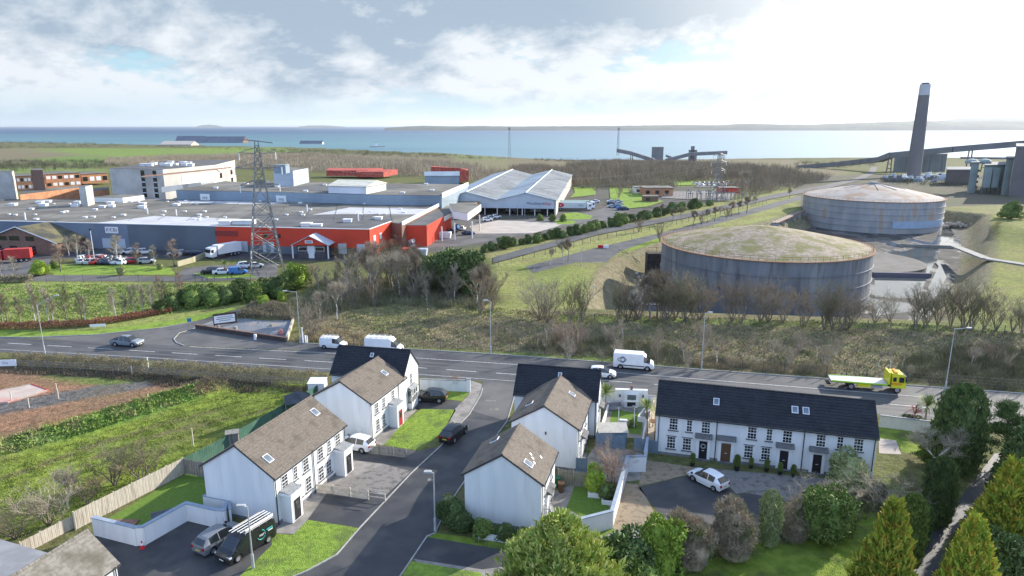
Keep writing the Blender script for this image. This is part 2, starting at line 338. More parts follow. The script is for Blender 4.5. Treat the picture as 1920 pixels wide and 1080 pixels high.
def wtr():
    m = bpy.data.materials.new('sea'); m.use_nodes = True; nt = m.node_tree; N = nt.nodes; L = nt.links; b = N['Principled BSDF']
    tc = N.new('ShaderNodeTexCoord'); mp = N.new('ShaderNodeMapping'); mp.inputs['Scale'].default_value = (.0006, .0028, 1); L.new(tc.outputs['Object'], mp.inputs[0])
    t = N.new('ShaderNodeTexNoise'); t.inputs['Scale'].default_value = 1.; t.inputs['Detail'].default_value = 5; L.new(mp.outputs[0], t.inputs[0])
    sx = N.new('ShaderNodeSeparateXYZ'); L.new(tc.outputs['Object'], sx.inputs[0])
    # shallows near the coast are paler teal, deep water further out is darker blue
    r = N.new('ShaderNodeMapRange'); r.inputs[1].default_value = 2600; r.inputs[2].default_value = 7500; L.new(sx.outputs[1], r.inputs[0])
    ad = N.new('ShaderNodeMath'); ad.operation = 'MULTIPLY_ADD'; ad.use_clamp = True; L.new(t.outputs[0], ad.inputs[0]); ad.inputs[1].default_value = .9; 
    s2 = N.new('ShaderNodeMath'); s2.operation = 'SUBTRACT'; L.new(r.outputs[0], s2.inputs[0]); s2.inputs[1].default_value = .42; L.new(s2.outputs[0], ad.inputs[2])
    x = N.new('ShaderNodeMix'); x.data_type = 'RGBA'; L.new(ad.outputs[0], x.inputs[0]); x.inputs[6].default_value = (.09, .19, .205, 1); x.inputs[7].default_value = (.008, .055, .13, 1)
    L.new(x.outputs[2], b.inputs['Base Color']); b.inputs['Roughness'].default_value = .22; b.inputs['IOR'].default_value = 1.33; b.inputs['Specular IOR Level'].default_value = .28
    t2 = N.new('ShaderNodeTexNoise'); t2.inputs['Scale'].default_value = .08; t2.inputs['Detail'].default_value = 6; L.new(tc.outputs['Object'], t2.inputs[0])
    bp = N.new('ShaderNodeBump'); bp.inputs['Distance'].default_value = 2.; bp.inputs['Strength'].default_value = .4; L.new(t2.outputs[0], bp.inputs['Height'])
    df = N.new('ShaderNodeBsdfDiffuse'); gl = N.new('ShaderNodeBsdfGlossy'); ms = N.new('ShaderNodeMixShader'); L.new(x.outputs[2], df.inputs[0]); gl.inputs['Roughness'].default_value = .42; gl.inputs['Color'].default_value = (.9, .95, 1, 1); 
    # sun-side glare painted into the sea: glossy share rises towards the right
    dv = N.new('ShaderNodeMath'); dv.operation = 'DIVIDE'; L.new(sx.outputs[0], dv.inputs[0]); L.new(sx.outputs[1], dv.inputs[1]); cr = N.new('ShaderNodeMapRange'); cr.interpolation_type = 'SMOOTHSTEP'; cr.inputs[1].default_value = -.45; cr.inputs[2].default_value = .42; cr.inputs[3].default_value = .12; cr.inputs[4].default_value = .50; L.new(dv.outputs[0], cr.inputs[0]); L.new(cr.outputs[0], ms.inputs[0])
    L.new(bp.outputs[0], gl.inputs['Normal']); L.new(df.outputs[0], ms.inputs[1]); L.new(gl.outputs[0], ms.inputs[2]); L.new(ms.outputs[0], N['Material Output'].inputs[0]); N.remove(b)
    return m
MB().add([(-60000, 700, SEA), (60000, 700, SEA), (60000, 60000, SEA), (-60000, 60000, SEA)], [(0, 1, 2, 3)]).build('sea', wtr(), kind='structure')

# ---------------------------------------------------------------- sheets laid on the ground
from mathutils.geometry import tessellate_polygon
def sheet(name, pts, mat, lv=1, world=False, kind='structure', maxlen=None, z=None, **kw):
    P = [tuple(p) for p in pts] if world else [G(*p) if z is None else flat(p[0], p[1], z) for p in pts]
    ar = sum(P[i][0] * P[(i + 1) % len(P)][1] - P[(i + 1) % len(P)][0] * P[i][1] for i in range(len(P)))
    if ar < 0: P = P[::-1]
    yy = sum(p[1] for p in P) / len(P); far = yy > 330
    if maxlen is None: maxlen = 1e9 if not far else 25
    bm = bmesh.new(); vs = [bm.verts.new((p[0], p[1], 0)) for p in P]
    for t in tessellate_polygon([[Vector((p[0], p[1], 0)) for p in P]]):
        try: bm.faces.new([vs[i] for i in t])
        except ValueError: pass
    if maxlen < 1e8:
        for _ in range(7):
            ed = [e for e in bm.edges if e.calc_length() > maxlen]
            if not ed: break
            bmesh.ops.subdivide_edges(bm, edges=ed, cuts=1, use_grid_fill=False); bmesh.ops.triangulate(bm, faces=bm.faces[:])
    bmesh.ops.recalc_face_normals(bm, faces=bm.faces[:])
    lift = .004 * lv + (0.25 if far else 0)
    if bm.verts: 
        X = np.array([v.co.x for v in bm.verts]); Y = np.array([v.co.y for v in bm.verts]); Z = terr(X, Y) if z is None else np.full(X.shape, z)
        for v, q in zip(bm.verts, Z): v.co.z = q + lift
    for f in bm.faces:
        if f.normal.z < 0: f.normal_flip()
    me = bpy.data.meshes.new(name); bm.to_mesh(me); bm.free(); me.materials.append(mat)
    o = bpy.data.objects.new(name, me); COL.objects.link(o); return tag(o, kind=kind, **kw)
def strip(pts, w, world=True):
    """band polygon of width w around a world polyline"""
    P = [Vector(p) for p in (pts if world else [G(*q) for q in pts])]; Lh = []; Rh = []
    for i, p in enumerate(P):
        d = ((P[i + 1] if i + 1 < len(P) else P[i]) - (P[i - 1] if i else P[i])).normalized(); n = Vector((-d.y, d.x)) * w / 2
        Lh.append(tuple(p + n)); Rh.append(tuple(p - n))
    return Lh + Rh[::-1]
m_asph = M('asphalt', (.075, .075, .078), (.10, .10, .10), .35, (.055, .055, .06), .12, rough=.75, bump=.01, bsc=40, spec=.3)
m_asphn = M('asphalt_dark', (.040, .041, .045), (.055, .055, .058), .5, (.075, .073, .07), .25, rough=.6, bump=.01, bsc=40, spec=.35)
m_old = M('asphalt_old', (.105, .10, .098), (.135, .13, .125), .25, (.08, .08, .08), .1, rough=.85, bump=.01, bsc=30)
m_conc = M('concrete', (.24, .23, .21), (.31, .30, .28), .6, (.19, .18, .16), .3, rough=.9, bump=.01, bsc=20)
m_pave = M('paving', (.22, .20, .18), (.28, .26, .235), 1.2, (.15, .14, .12), .5, rough=.9, bump=.01, bsc=8)
m_lawn = M('lawn', (.17, .26, .04), (.25, .34, .06), 2.2, (.14, .19, .05), .5, rough=.9, bump=.12, bsc=9, spec=.1)
m_lawn2 = M('lawn_rough', (.15, .22, .03), (.23, .29, .05), .9, (.10, .13, .035), .3, rough=.9, bump=.15, bsc=7, spec=.1)
m_turf = M('turf_artificial', (.10, .17, .03), (.13, .20, .04), 3, rough=.85, bump=.02, bsc=30, spec=.1)
m_line = M('line_paint', (.62, .62, .60), (.42, .42, .41), 2.5, rough=.7)
m_grav = M('gravel', (.17, .155, .14), (.25, .23, .21), 9, (.12, .11, .10), 1.5, rough=.95, bump=.03, bsc=25)
m_gravb = M('gravel_brown', (.24, .19, .13), (.32, .25, .17), 9, (.17, .13, .09), 1.5, rough=.95, bump=.03, bsc=25)
m_kerb = M('kerb_stone', (.30, .29, .27), (.38, .37, .35), 2, rough=.85)
m_yard = M('yard_pink', (.38, .33, .29), (.44, .39, .34), .2, rough=.9)
RFAR = [(-260, 612), (-100, 628), (0, 634), (120, 638), (330, 643), (345, 649), (480, 655), (562, 657), (566, 644), (762, 655), (960, 667), (1190, 684), (1315, 694), (1549, 711), (1700, 723), (1920, 739), (2300, 768)]
RNEAR = [(2300, 850), (1920, 805), (1820, 794), (1640, 776), (1240, 741), (1000, 722), (880, 713), (785, 707), (600, 697), (270, 675), (0, 660), (-260, 645)]
sheet('main_road', RFAR + RNEAR, m_asph, 1)
sheet('side_road', [(60, 633.5), (180, 628.5), (300, 616), (380, 599.5), (445, 580), (470, 570), (480, 574), (440, 592), (400, 602), (368, 614), (337, 625), (326, 633), (327, 638), (345, 649), (200, 643)], m_old, 2)
sheet('hardstanding', [(345, 648), (330, 642), (327, 636), (338, 626), (368, 615), (536, 640), (566, 644), (562, 656), (480, 654)], m_old, 3)
def kerb(name, pts, w=.15, h=.12, world=False):
    P = [Vector(p) for p in (pts if world else [G(*q) for q in pts])]; mb = MB()
    for a, b in zip(P[:-1], P[1:]):
        d = (b - a); n = Vector((-d.y, d.x)).normalized() * w / 2
        mb.prism([tuple(a + n), tuple(b + n), tuple(b - n), tuple(a - n)], 0, h)
    return mb.build(name, m_kerb, kind='structure')
kerb('kerb', [(-100, 627), (0, 632.5), (60, 633), (180, 628), (300, 615.5), (380, 599), (445, 579.5)])
kerb('kerb', [(905, 729), (901, 742), (880, 777.5), (865, 793), (827, 836), (771, 888), (674.5, 990.5), (631, 1041), (574, 1072), (440, 1128)], .12, .09)
kerb('kerb', [(967, 736), (951, 790), (906, 850), (866, 910), (839, 950), (816, 1000), (801, 1006), (751, 1080), (722, 1125)], .12, .09)
kerb('kerb', [(345, 648.5), (331, 643), (326, 636), (336, 625), (368, 614.5)])
kerb('kerb', [(562, 643.5), (762, 654.5), (960, 666.5), (1190, 683.5), (1315, 693.5), (1549, 710.5), (1700, 722.5), (1920, 738.5), (2300, 767)])
# markings
def along(P, s0, s1):
    out = []; acc = 0
    for a, b in zip(P[:-1], P[1:]):
        l = (b - a).length
        if acc + l > s0 and acc < s1:
            out += [a.lerp(b, max(0, (s0 - acc) / l)), a.lerp(b, min(1, (s1 - acc) / l))]
        acc += l
    o2 = []
    for p in out:
        if not o2 or (p - o2[-1]).length > 1e-4: o2.append(p)
    return o2
LB = [Vector(G(*p)) for p in [(-140, 633), (0, 642.5), (118, 649.5), (298, 660), (480, 671), (602, 678), (792, 690), (965, 702), (1175, 716.5), (1330, 729), (1692, 760), (1920, 781), (2300, 815)]]
LA = [Vector(G(*p)) for p in [(355, 650), (480, 656), (600, 661), (785, 671.5), (960, 683), (1150, 698), (1380, 716.5), (1549, 730), (1704, 742), (1920, 761), (2300, 795)]]
def total(P): return sum((b - a).length for a, b in zip(P[:-1], P[1:]))
mbl = []
def lines(P, on, gap, w, lv, s=0., name='road_marking'):
    T = total(P); mb = MB()
    while s < T - .5:
        q = along(P, s, min(s + on, T))
        if len(q) > 1:
            st = strip([tuple(p) for p in q], w); n = len(q)
            mb.add([(x, y, .004 * lv) for x, y in st], [(i, i + 1, 2 * n - 2 - i, 2 * n - 1 - i) for i in range(n - 1)])
        s += on + gap
    mb.f = [f if np.cross(np.subtract(mb.v[f[1]], mb.v[f[0]])[:2], np.subtract(mb.v[f[2]], mb.v[f[0]])[:2]) > 0 else f[::-1] for f in mb.f]
    return mb.build(name, m_line, kind='structure')
lines(LB, 4.6, 3.1, .16, 4, 1.5); lines(LA, 500, 1, .13, 4)
LC = [Vector(G(*p)) for p in [(0, 655), (270, 670), (600, 691), (785, 702), (1000, 717)]]
lines(LC, 500, 1, .10, 4)
# distant dual road and its junction
UT = [(925, 484), (960, 474), (1040, 453), (1120, 432), (1230, 411.5), (1310, 396.5), (1435, 368.5), (1540, 349), (1600, 336), (1626, 325), (1634, 313)]
UBm = [(1645, 313), (1640, 327), (1612, 339), (1545, 356), (1437, 376), (1312, 405), (1232, 420), (1122, 441), (1042, 463), (962, 485), (925, 495)]
sheet('far_road', UT + UBm, m_asph, 2, maxlen=20)
sheet('far_road', [(985, 500), (1100, 469), (1237, 437), (1330, 413), (1440, 383), (1500, 367), (1504, 373), (1440, 393), (1330, 424), (1240, 444), (1165, 470), (1135, 492), (1080, 492), (1000, 512)], m_asph, 3, maxlen=20)
sheet('verge', [(1168, 470), (1240, 445), (1240, 452), (1190, 468)], m_lawn2, 4)
# ramp down into the bund
ra = [G(1110, 491), G(1132, 492), G(1113, 530), G(1093, 528)]
MB().add([(*ra[0], .05), (*ra[1], .05), (*ra[2], -3.6), (*ra[3], -3.6)], [(3, 2, 1, 0)]).build('ramp', m_conc, kind='structure')
# car parks, industrial yards
sheet('car_park', [(-150, 482), (0, 484), (330, 484), (520, 488), (690, 492), (700, 480), (410, 470), (200, 466), (-150, 466)], m_asphn, 1)
sheet('car_park', [(-150, 486), (60, 484), (110, 486), (92, 495), (85, 515), (330, 519), (345, 503), (395, 498), (520, 492), (520, 520), (400, 527), (-150, 527)], m_old, 2)
sheet('yard', [(800, 465), (870, 460), (1010, 435), (1100, 415), (1200, 385), (1190, 378), (1060, 408), (990, 412), (920, 415), (850, 408), (800, 430)], m_old, 2)
sheet('yard', [(890, 438), (1000, 437), (1040, 426), (1060, 418), (935, 413), (880, 424)], m_yard, 3)
sheet('access_road', [(1085, 425), (1118, 400), (1122, 357), (1140, 357), (1142, 385), (1185, 385), (1180, 398), (1140, 412), (1105, 424)], m_old, 3)
for P in ([(90, 496), (100, 516), (330, 515), (320, 502), (240, 497)], [(362, 512), (390, 522), (480, 520), (470, 514)], [(1075, 352), (1118, 352), (1117, 366), (1068, 372), (1078, 362)], [(1142, 352), (1205, 356), (1210, 372), (1245, 378), (1215, 388), (1180, 392), (1160, 384), (1145, 380)], [(1056, 400), (1080, 398), (1112, 405), (1105, 411), (1060, 412)], [(1040, 412), (1080, 414), (1075, 420), (1045, 421)], [(1195, 345), (1300, 339), (1305, 347), (1240, 350)]):
    sheet('lawn', P, m_lawn, 4)
sheet('verge', [(-150, 626), (0, 632), (60, 632.5), (180, 627.5), (300, 615), (380, 598.5), (445, 579), (430, 578), (330, 600), (200, 617), (100, 622), (-150, 612)], m_lawn, 1)
sheet('car_park', [(1300, 352), (1480, 348), (1490, 340), (1330, 342)], m_old, 2)
sheet('yard', [(1240, 372), (1370, 378), (1380, 358), (1250, 360)], m_grav, 2)
# housing estate
sheet('estate_road', [(905, 714), (903, 727), (902, 740), (880, 777), (866, 792), (828, 835), (772, 887), (675, 990), (632, 1042), (575, 1073), (440, 1130), (700, 1150), (750, 1080), (800, 1006), (815, 1000), (838, 950), (865, 910), (905, 850), (950, 790), (966, 740), (985, 722)], m_asphn, 3)
sheet('estate_road', [(905, 714), (903, 727), (902, 740), (884, 770), (950, 790), (966, 740), (985, 722)], m_old, 4)
sheet('footpath', [(884, 714), (903, 720), (903, 727), (902, 740), (880, 777), (866, 792), (838, 797), (852, 768), (879, 740)], m_pave, 2)
sheet('lawn', [(788, 724), (850, 729), (879, 737), (866, 752), (790, 744)], m_lawn, 2)
sheet('driveway', [(780, 742), (866, 753), (853, 769), (780, 768)], m_asphn, 1)
sheet('lawn', [(790, 767), (855, 768), (840, 795), (828, 812), (785, 845), (720, 834), (757, 792)], m_lawn, 2)
sheet('footpath', [(697, 831), (757, 775), (788, 763), (757, 792), (719, 835)], m_pave, 1)
sheet('driveway', [(640, 850), (720, 836), (785, 846), (828, 836), (772, 887), (675, 990), (578, 974), (550, 1002), (506, 1000), (520, 985)], m_asphn, 1)
sheet('footpath', [(652, 862), (720, 870), (622, 912), (577, 974), (552, 1001), (508, 1000), (522, 986)], m_pave, 2)
sheet('driveway_gravel', [(720, 870), (771, 884), (724, 928), (690, 920), (622, 912)], m_grav, 3)
sheet('lawn', [(577, 975), (675, 991), (632, 1041), (575, 1072), (440, 1128), (440, 1090), (510, 1022), (508, 1001), (550, 1003)], m_lawn, 4)
sheet('parking_court', [(170, 1000), (258, 1024), (350, 972), (440, 988), (508, 1000), (510, 1022), (440, 1090), (440, 1130), (200, 1180), (100, 1050)], m_asphn, 2)
sheet('kerb_line', strip([(187, 1003), (256, 1026), (272, 1028), (460, 1078)], .12, False), m_kerb, 5)
sheet('kerb_line', strip([(350, 976), (410, 990)], .12, False), m_kerb, 5)
sheet('kerb_line', strip([(272, 1028), (218, 1056)], .12, False), m_kerb, 6)
sheet('kerb_line', strip([(350, 976), (272, 1028)], .12, False), m_kerb, 4)
sheet('kerb_line', strip([(545, 1008), (515, 1025), (450, 1082), (425, 1110)], .3, False), m_kerb, 6)
sheet('garden_lawn', [(345, 890), (378, 885), (402, 975), (352, 965), (262, 1014), (182, 984)], m_turf, 2)
sheet('verge', [(804, 998), (870, 1006), (965, 1020), (965, 1034), (880, 1022), (802, 1007)], m_lawn2, 2)
sheet('driveway', [(801, 1007), (965, 1035), (950, 1062), (905, 1068), (775, 1048)], m_asphn, 5)
sheet('footpath', [(775, 1048), (905, 1068), (950, 1062), (965, 1035), (1080, 1050), (1000, 1120), (840, 1120)], m_pave, 4)
sheet('lawn', [(768, 1052), (900, 1074), (940, 1120), (730, 1130)], m_lawn, 6)
sheet('estate_lane', [(1180, 990), (1250, 965), (1300, 985), (1230, 1060), (1080, 1060), (1090, 1010)], m_conc, 2)
sheet('garden_paving', [(1018, 985), (1030, 925), (1080, 905), (1145, 925), (1150, 975), (1085, 990)], m_pave, 1)
sheet('garden_lawn', [(1077, 912), (1102, 912), (1143, 950), (1143, 958), (1090, 970), (1062, 952)], m_turf, 2)
sheet('gravel_bed', [(1160, 905), (1198, 908), (1228, 962), (1205, 992), (1146, 997), (1150, 950)], m_gravb, 3)
sheet('verge', [(1110, 1000), (1150, 990), (1155, 996), (1120, 1010)], m_lawn, 5)
sheet('parking_court', [(1197, 914), (1295, 890), (1360, 905), (1400, 925), (1470, 935), (1440, 985), (1300, 990), (1240, 968)], m_asphn, 3)
sheet('gravel_bed', [(1208, 862), (1300, 876), (1298, 888), (1197, 912)], m_gravb, 2)
sheet('parking_court', [(1300, 876), (1640, 905), (1700, 940), (1480, 940), (1400, 924), (1360, 904), (1298, 888)], m_grav, 2)
sheet('gravel_bed', [(1372, 888), (1458, 898), (1440, 918), (1380, 926), (1360, 905)], m_grav, 4)
sheet('kerb_line', strip([(1196, 915), (1296, 890)], .15, False), m_kerb, 6)
sheet('kerb_line', strip([(1197, 915), (1238, 965), (1300, 988)], .15, False), m_kerb, 6)
sheet('kerb_line', strip([(1238, 962), (1385, 928), (1470, 938)], .12, False), m_kerb, 7)
sheet('kerb_line', strip([(1375, 927), (1440, 920), (1462, 898)], .15, False), m_kerb, 7)
sheet('garden_lawn', [(1230, 1110), (1290, 1030), (1420, 1000), (1520, 985), (1640, 925), (1730, 945), (1700, 1020), (1640, 1140)], m_lawn2, 1)
sheet('garden_lawn', [(1880, 1060), (2050, 1020), (2050, 1140), (1860, 1140)], m_lawn, 1)
sheet('garden_drive', [(1865, 850), (1900, 850), (1880, 900), (1820, 960), (1770, 1020), (1740, 1140), (1650, 1140), (1700, 1060), (1760, 980), (1815, 915)], m_asphn, 3)
sheet('garden_lawn', [(1648, 798), (1700, 796), (1730, 830), (1740, 850), (1660, 848), (1646, 825)], m_lawn2, 2)
sheet('garden_paving', [(1648, 822), (1680, 826), (1690, 852), (1648, 850)], m_yard, 3)
sheet('garden_lawn', [(1148, 768), (1197, 774), (1205, 786), (1202, 815), (1168, 812), (1140, 806)], m_turf, 3)
sheet('garden_paving', [(1138, 745), (1210, 752), (1212, 822), (1120, 818)], m_pave, 2)
sheet('garden_paving', [(1206, 752), (1228, 755), (1226, 845), (1205, 840)], m_yard, 4)
sheet('garden_paving', [(1120, 830), (1205, 850), (1200, 900), (1150, 905), (1085, 880)], m_pave, 1)

# paler worn wheel tracks, repair patches and drain covers
m_worn = M('asphalt_worn', (.088, .088, .088), (.105, .104, .10), .4, (.075, .075, .076), .1, rough=.7, stretch=(.3, 1, 1))
def offs(P, o):
    out = []
    for i, p in enumerate(P):
        d = ((P[i + 1] if i + 1 < len(P) else P[i]) - (P[i - 1] if i else P[i])).normalized(); out.append((p.x - d.y * o, p.y + d.x * o))
    return out
for o_, w_ in ((1.0, .7), (2.5, .7), (-1.1, .7), (-2.7, .7)): sheet('wheel_track', strip(offs(LB, o_), w_), m_worn, 2.5, world=True)
for P in ([(1000, 712), (1060, 717), (1058, 721), (998, 716)], [(420, 684), (470, 687), (468, 691), (418, 688)]): sheet('road_patch', P, m_asphn, 3.2)
for P in ([(798, 880), (808, 881), (806, 885), (796, 884)], [(803, 897), (813, 898), (811, 903), (801, 902)], [(845, 800), (852, 801), (850, 804), (843, 803)], [(910, 750), (930, 751), (930, 753), (910, 752)], [(920, 765), (936, 766), (935, 770), (919, 769)]): sheet('drain_cover', P, m_grav, 5)
sheet('road_patch', [(875, 785), (950, 792), (925, 825), (850, 815)], m_asph, 4.6)
# ---------------------------------------------------------------- houses
m_white = M('white_render', (.66, .67, .67), (.72, .725, .72), .9, (.61, .61, .59), 1.1, lo3=.56, hi3=.78, stretch=(1, 1, .16), rough=.85, bump=.006, bsc=30)
m_plinth = M('plinth_grey', (.16, .16, .17), (.22, .22, .22), 2, rough=.9)
m_tileb = M('roof_tile_brown', (.135, .112, .09), (.18, .152, .122), 5, (.11, .092, .075), .8, rough=.9, bump=.01, bsc=14)
m_tiled = M('roof_tile_dark', (.018, .020, .026), (.028, .030, .036), 4, (.015, .017, .022), .7, rough=.75, bump=.01, bsc=14)
m_upvc = M('white_upvc', (.78, .78, .78), rough=.4)
m_glass = M('window_glass', (.02, .025, .03), (.20, .20, .19), .9, rough=.06, spec=.8, rnd=.5, lo=.52, hi=.6)
m_skyg = M('rooflight_glass', (.10, .13, .16), (.16, .19, .22), 1., rough=.05, spec=1.)
m_dk = M('dark_paint', (.02, .02, .024), rough=.45)
m_fasc = M('fascia_dark', (.05, .05, .055), rough=.6)
m_lead = M('lead_sheet', (.20, .21, .22), (.28, .29, .29), 3, rough=.7)
m_sill = M('stone_sill', (.10, .10, .105), (.14, .14, .14), 3, rough=.8)
m_brown = M('door_brown', (.12, .065, .035), rough=.6)
m_red = M('door_red', (.35, .02, .04), rough=.5)
m_wood = M('fence_wood', (.46, .41, .33), (.58, .52, .43), 3, (.36, .31, .24), .8, rough=.9, stretch=(6, 6, .6))
m_woodg = M('fence_grey_wood', (.20, .19, .165), (.28, .265, .235), 3, (.14, .135, .12), .8, rough=.9, stretch=(6, 6, .6))
m_cream = M('fence_cream', (.52, .45, .34), (.62, .55, .43), 3, rough=.85)
m_bluef = M('fence_blue', (.13, .19, .25), (.17, .23, .29), 3, rough=.7)
WC = {}
def win_mesh(w, h, nx, ny):
    k = (round(w, 2), round(h, 2), nx, ny)
    if k in WC: return WC[k]
    f = MB(); t = .055
    # local frame: x across, z up, outward is -y
    for x0, x1, z0, z1 in ((-w / 2, w / 2, 0, t), (-w / 2, w / 2, h - t, h), (-w / 2, -w / 2 + t, t, h - t), (w / 2 - t, w / 2, t, h - t)): f.box(x0, -.04, z0, x1, .03, z1)
    for i in range(1, nx): x = -w / 2 + w * i / nx; f.box(x - .014, -.03, t, x + .014, .0, h - t)
    for j in range(1, ny):
        z = h * j / ny; b = .035 if (ny % 2 == 0 and j == ny // 2) else .014
        for i in range(nx):
            xa = -w / 2 + w * i / nx + (.014 if i else t); xb = -w / 2 + w * (i + 1) / nx - (.014 if i < nx - 1 else t)
            f.box(xa, -.032, z - b, xb, .0, z + b)
    p = MB(); p.box(-w / 2 + t, -.012, t, w / 2 - t, -.002, h - t)
    WC[k] = (f.mesh('window', m_upvc), p.mesh('pane', m_glass)); return WC[k]
SILLC = {}
def add_window(parent, face, u, z, w, h, nx=2, ny=4, sill=True, head=False, sm=None):
    """face: (origin xy, direction angle of x axis) with outward on the right-hand side (-y local)"""
    (ox, oy), a = face
    f, p = win_mesh(w, h, nx, ny); c, s = math.cos(a), math.sin(a)
    o = inst(f, 'window', parent, (ox + c * u + s * .012, oy + s * u - c * .012, z), a)
    inst(p, 'pane', o)
    def part(nm, k, f):
        if k not in SILLC: SILLC[k] = f().mesh(nm, sm or m_sill)
        inst(SILLC[k], nm, o)
    if sill: part('sill', ('s', w, sm), lambda: MB().box(-w / 2 - .1, -.13, -.12, w / 2 + .1, -.002, -.01))
    if head: part('window_head', ('h', w, h), lambda: MB().box(-w / 2 - .08, -.075, h + .01, w / 2 + .08, -.002, h + .1))
    return o
def house(name, label, root, ang, L, W, eave, ridge, tile, wins=(), doors=(), sky=(), pipes=(), skip=(), over=.12, hip=None, group=None, cat='house'):
    H = empty(name, (*root, 0), R(ang), label, cat, group)
    faces = {'front': ((0, 0), 0.), 'right': ((L, 0), R(90)), 'back': ((L, W), R(180)), 'left': ((0, W), R(270))}
    wl = MB(); e = eave; r = ridge - .06
    wl.add([(0, 0, .32), (L, 0, .32), (L, W, .32), (0, W, .32), (0, 0, e), (L, 0, e), (L, W, e), (0, W, e), (0, W / 2, r), (L, W / 2, r)],
           [(0, 1, 5, 4), (1, 2, 6, 9, 5), (2, 3, 7, 6), (3, 0, 4, 8, 7), (4, 5, 9, 8), (6, 7, 8, 9)])
    wl.build('wall', m_white, H)
    MB().box(-.02, -.02, 0, L + .02, W + .02, .32).build('plinth', m_plinth, H)
    rf = MB(); n = int(math.hypot(W / 2, ridge - eave) / .33); ov = .28
    for sgn in (0, 1):
        y0 = -ov if sgn == 0 else W + ov; y1 = W / 2; z0 = eave - ov * (ridge - eave) / (W / 2) + .04; z1 = ridge + .04
        for j in range(n):
            a = j / n; b = (j + 1) / n
            ya, yb = y0 + (y1 - y0) * a, y0 + (y1 - y0) * b; za, zb = z0 + (z1 - z0) * a, z0 + (z1 - z0) * b
            q = [(-over, ya, za + .045), (L + over, ya, za + .045), (L + over, yb, zb + .005), (-over, yb, zb + .005), (-over, ya, za), (L + over, ya, za)]
            fs = [(0, 1, 2, 3), (4, 5, 1, 0)] if sgn == 0 else [(3, 2, 1, 0), (0, 1, 5, 4)]
            rf.add(q, fs)
    roof = rf.build('roof', tile, H)
    dz = (ridge - eave) / (W / 2)
    for x0, x1 in ((-over - .02, -over + .09), (L + over - .09, L + over + .02)):
        P = [(x, y, z) for x in (x0, x1) for y, z in ((-ov, eave - ov * dz + .035), (W / 2, ridge + .035), (W + ov, eave - ov * dz + .035), (W + ov, eave - ov * dz - .13), (W / 2, ridge - .13), (-ov, eave - ov * dz - .13))]
        vb = MB(); vb.add(P, [(0, 1, 4, 5), (1, 2, 3, 4), (11, 10, 7, 6), (10, 9, 8, 7), (0, 6, 7, 1), (1, 7, 8, 2), (5, 4, 10, 11), (4, 3, 9, 10), (0, 5, 11, 6), (2, 8, 9, 3)])
        vb.build('verge', m_fasc, roof)
    rc = MB(); k = int(L / .45)
    for i in range(k + 1):
        x = -over + (L + 2 * over) * i / (k + 1); rc.tube((x + .02, W / 2, ridge + .04), (x + (L + 2 * over) / (k + 1) - .01, W / 2, ridge + .04), .12, k=8)
    rc.build('ridge_tiles', tile, roof)
    for y in (-ov - .05, W + ov + .05): MB().box(-over, y - .06, eave - ov * dz - .1, L + over, y + .05, eave - ov * dz + .0).build('gutter', m_fasc, H)
    for fc, u in pipes:
        (ox, oy), a = faces[fc]; c, s = math.cos(a), math.sin(a); x, y = ox + c * u + s * .08, oy + s * u - c * .08
        MB().tube((x, y, 0), (x, y, eave - .15), .045, k=8).build('downpipe', m_dk, H)
    for wd in wins: add_window(H, faces[wd[0]], *wd[1:3], wd[3], wd[4], *(wd[5:7] if len(wd) > 5 else (2, 4)), head=(len(wd) > 7 and wd[7]), sm=(wd[8] if len(wd) > 8 else None))
    for d in doors:
        fc, u, w, h, mat, kind = d; (ox, oy), a = faces[fc]; c, s = math.cos(a), math.sin(a)
        P = lambda q, dep: (ox + c * q + s * dep, oy + s * q - c * dep, 0)
        if kind == 'porch':
            b = MB(); D = 1.15; pw = w + .7
            b.box(-pw / 2, -D, .02, pw / 2, -.002, 2.75)
            o = b.build('porch', m_white, H, loc=P(u, 0)); o.rotation_euler[2] = a
            MB().box(-pw / 2 - .12, -D - .12, 2.75, pw / 2 + .12, 0, 2.98).build('porch_roof', m_upvc, o)
            MB().add([(-pw / 2 - .1, -D - .1, 2.985), (pw / 2 + .1, -D - .1, 2.985), (pw / 2 + .1, -.01, 3.2), (-pw / 2 - .1, -.01, 3.2)], [(0, 1, 2, 3)]).build('porch_top', m_lead, o)
            dd = MB().box(-w / 2, -D - .05, .12, w / 2, -D - .003, h).build('door', mat, o)
            MB().box(-w / 2 - .09, -D - .03, .1, -w / 2 - .005, -D - .003, h + .09).box(w / 2 + .005, -D - .03, .1, w / 2 + .09, -D - .003, h + .09).build('door_frame', m_upvc, o)
            MB().box(-w / 4, -D - .07, 1.1, w / 4, -D - .052, h - .2).build('door_glass', m_glass, dd)
        else:
            dd = MB().box(-w / 2, -.06, .12, w / 2, -.003, h).build('door', mat, H, loc=P(u, 0)); dd.rotation_euler[2] = a
            MB().box(-.13, -.075, 1.05, .13, -.062, 1.1).build('letter_plate', m_upvc, dd)
            b = MB()
            for sx in (-1, 1): b.box(sx * (w / 2 + .17) - .15, -.10, .0, sx * (w / 2 + .17) + .15, -.003, h + .12)
            b.box(-w / 2 - .32, -.13, h + .121, w / 2 + .32, -.003, h + .5)
            o = b.build('door_surround', m_upvc, H, loc=P(u, 0)); o.rotation_euler[2] = a
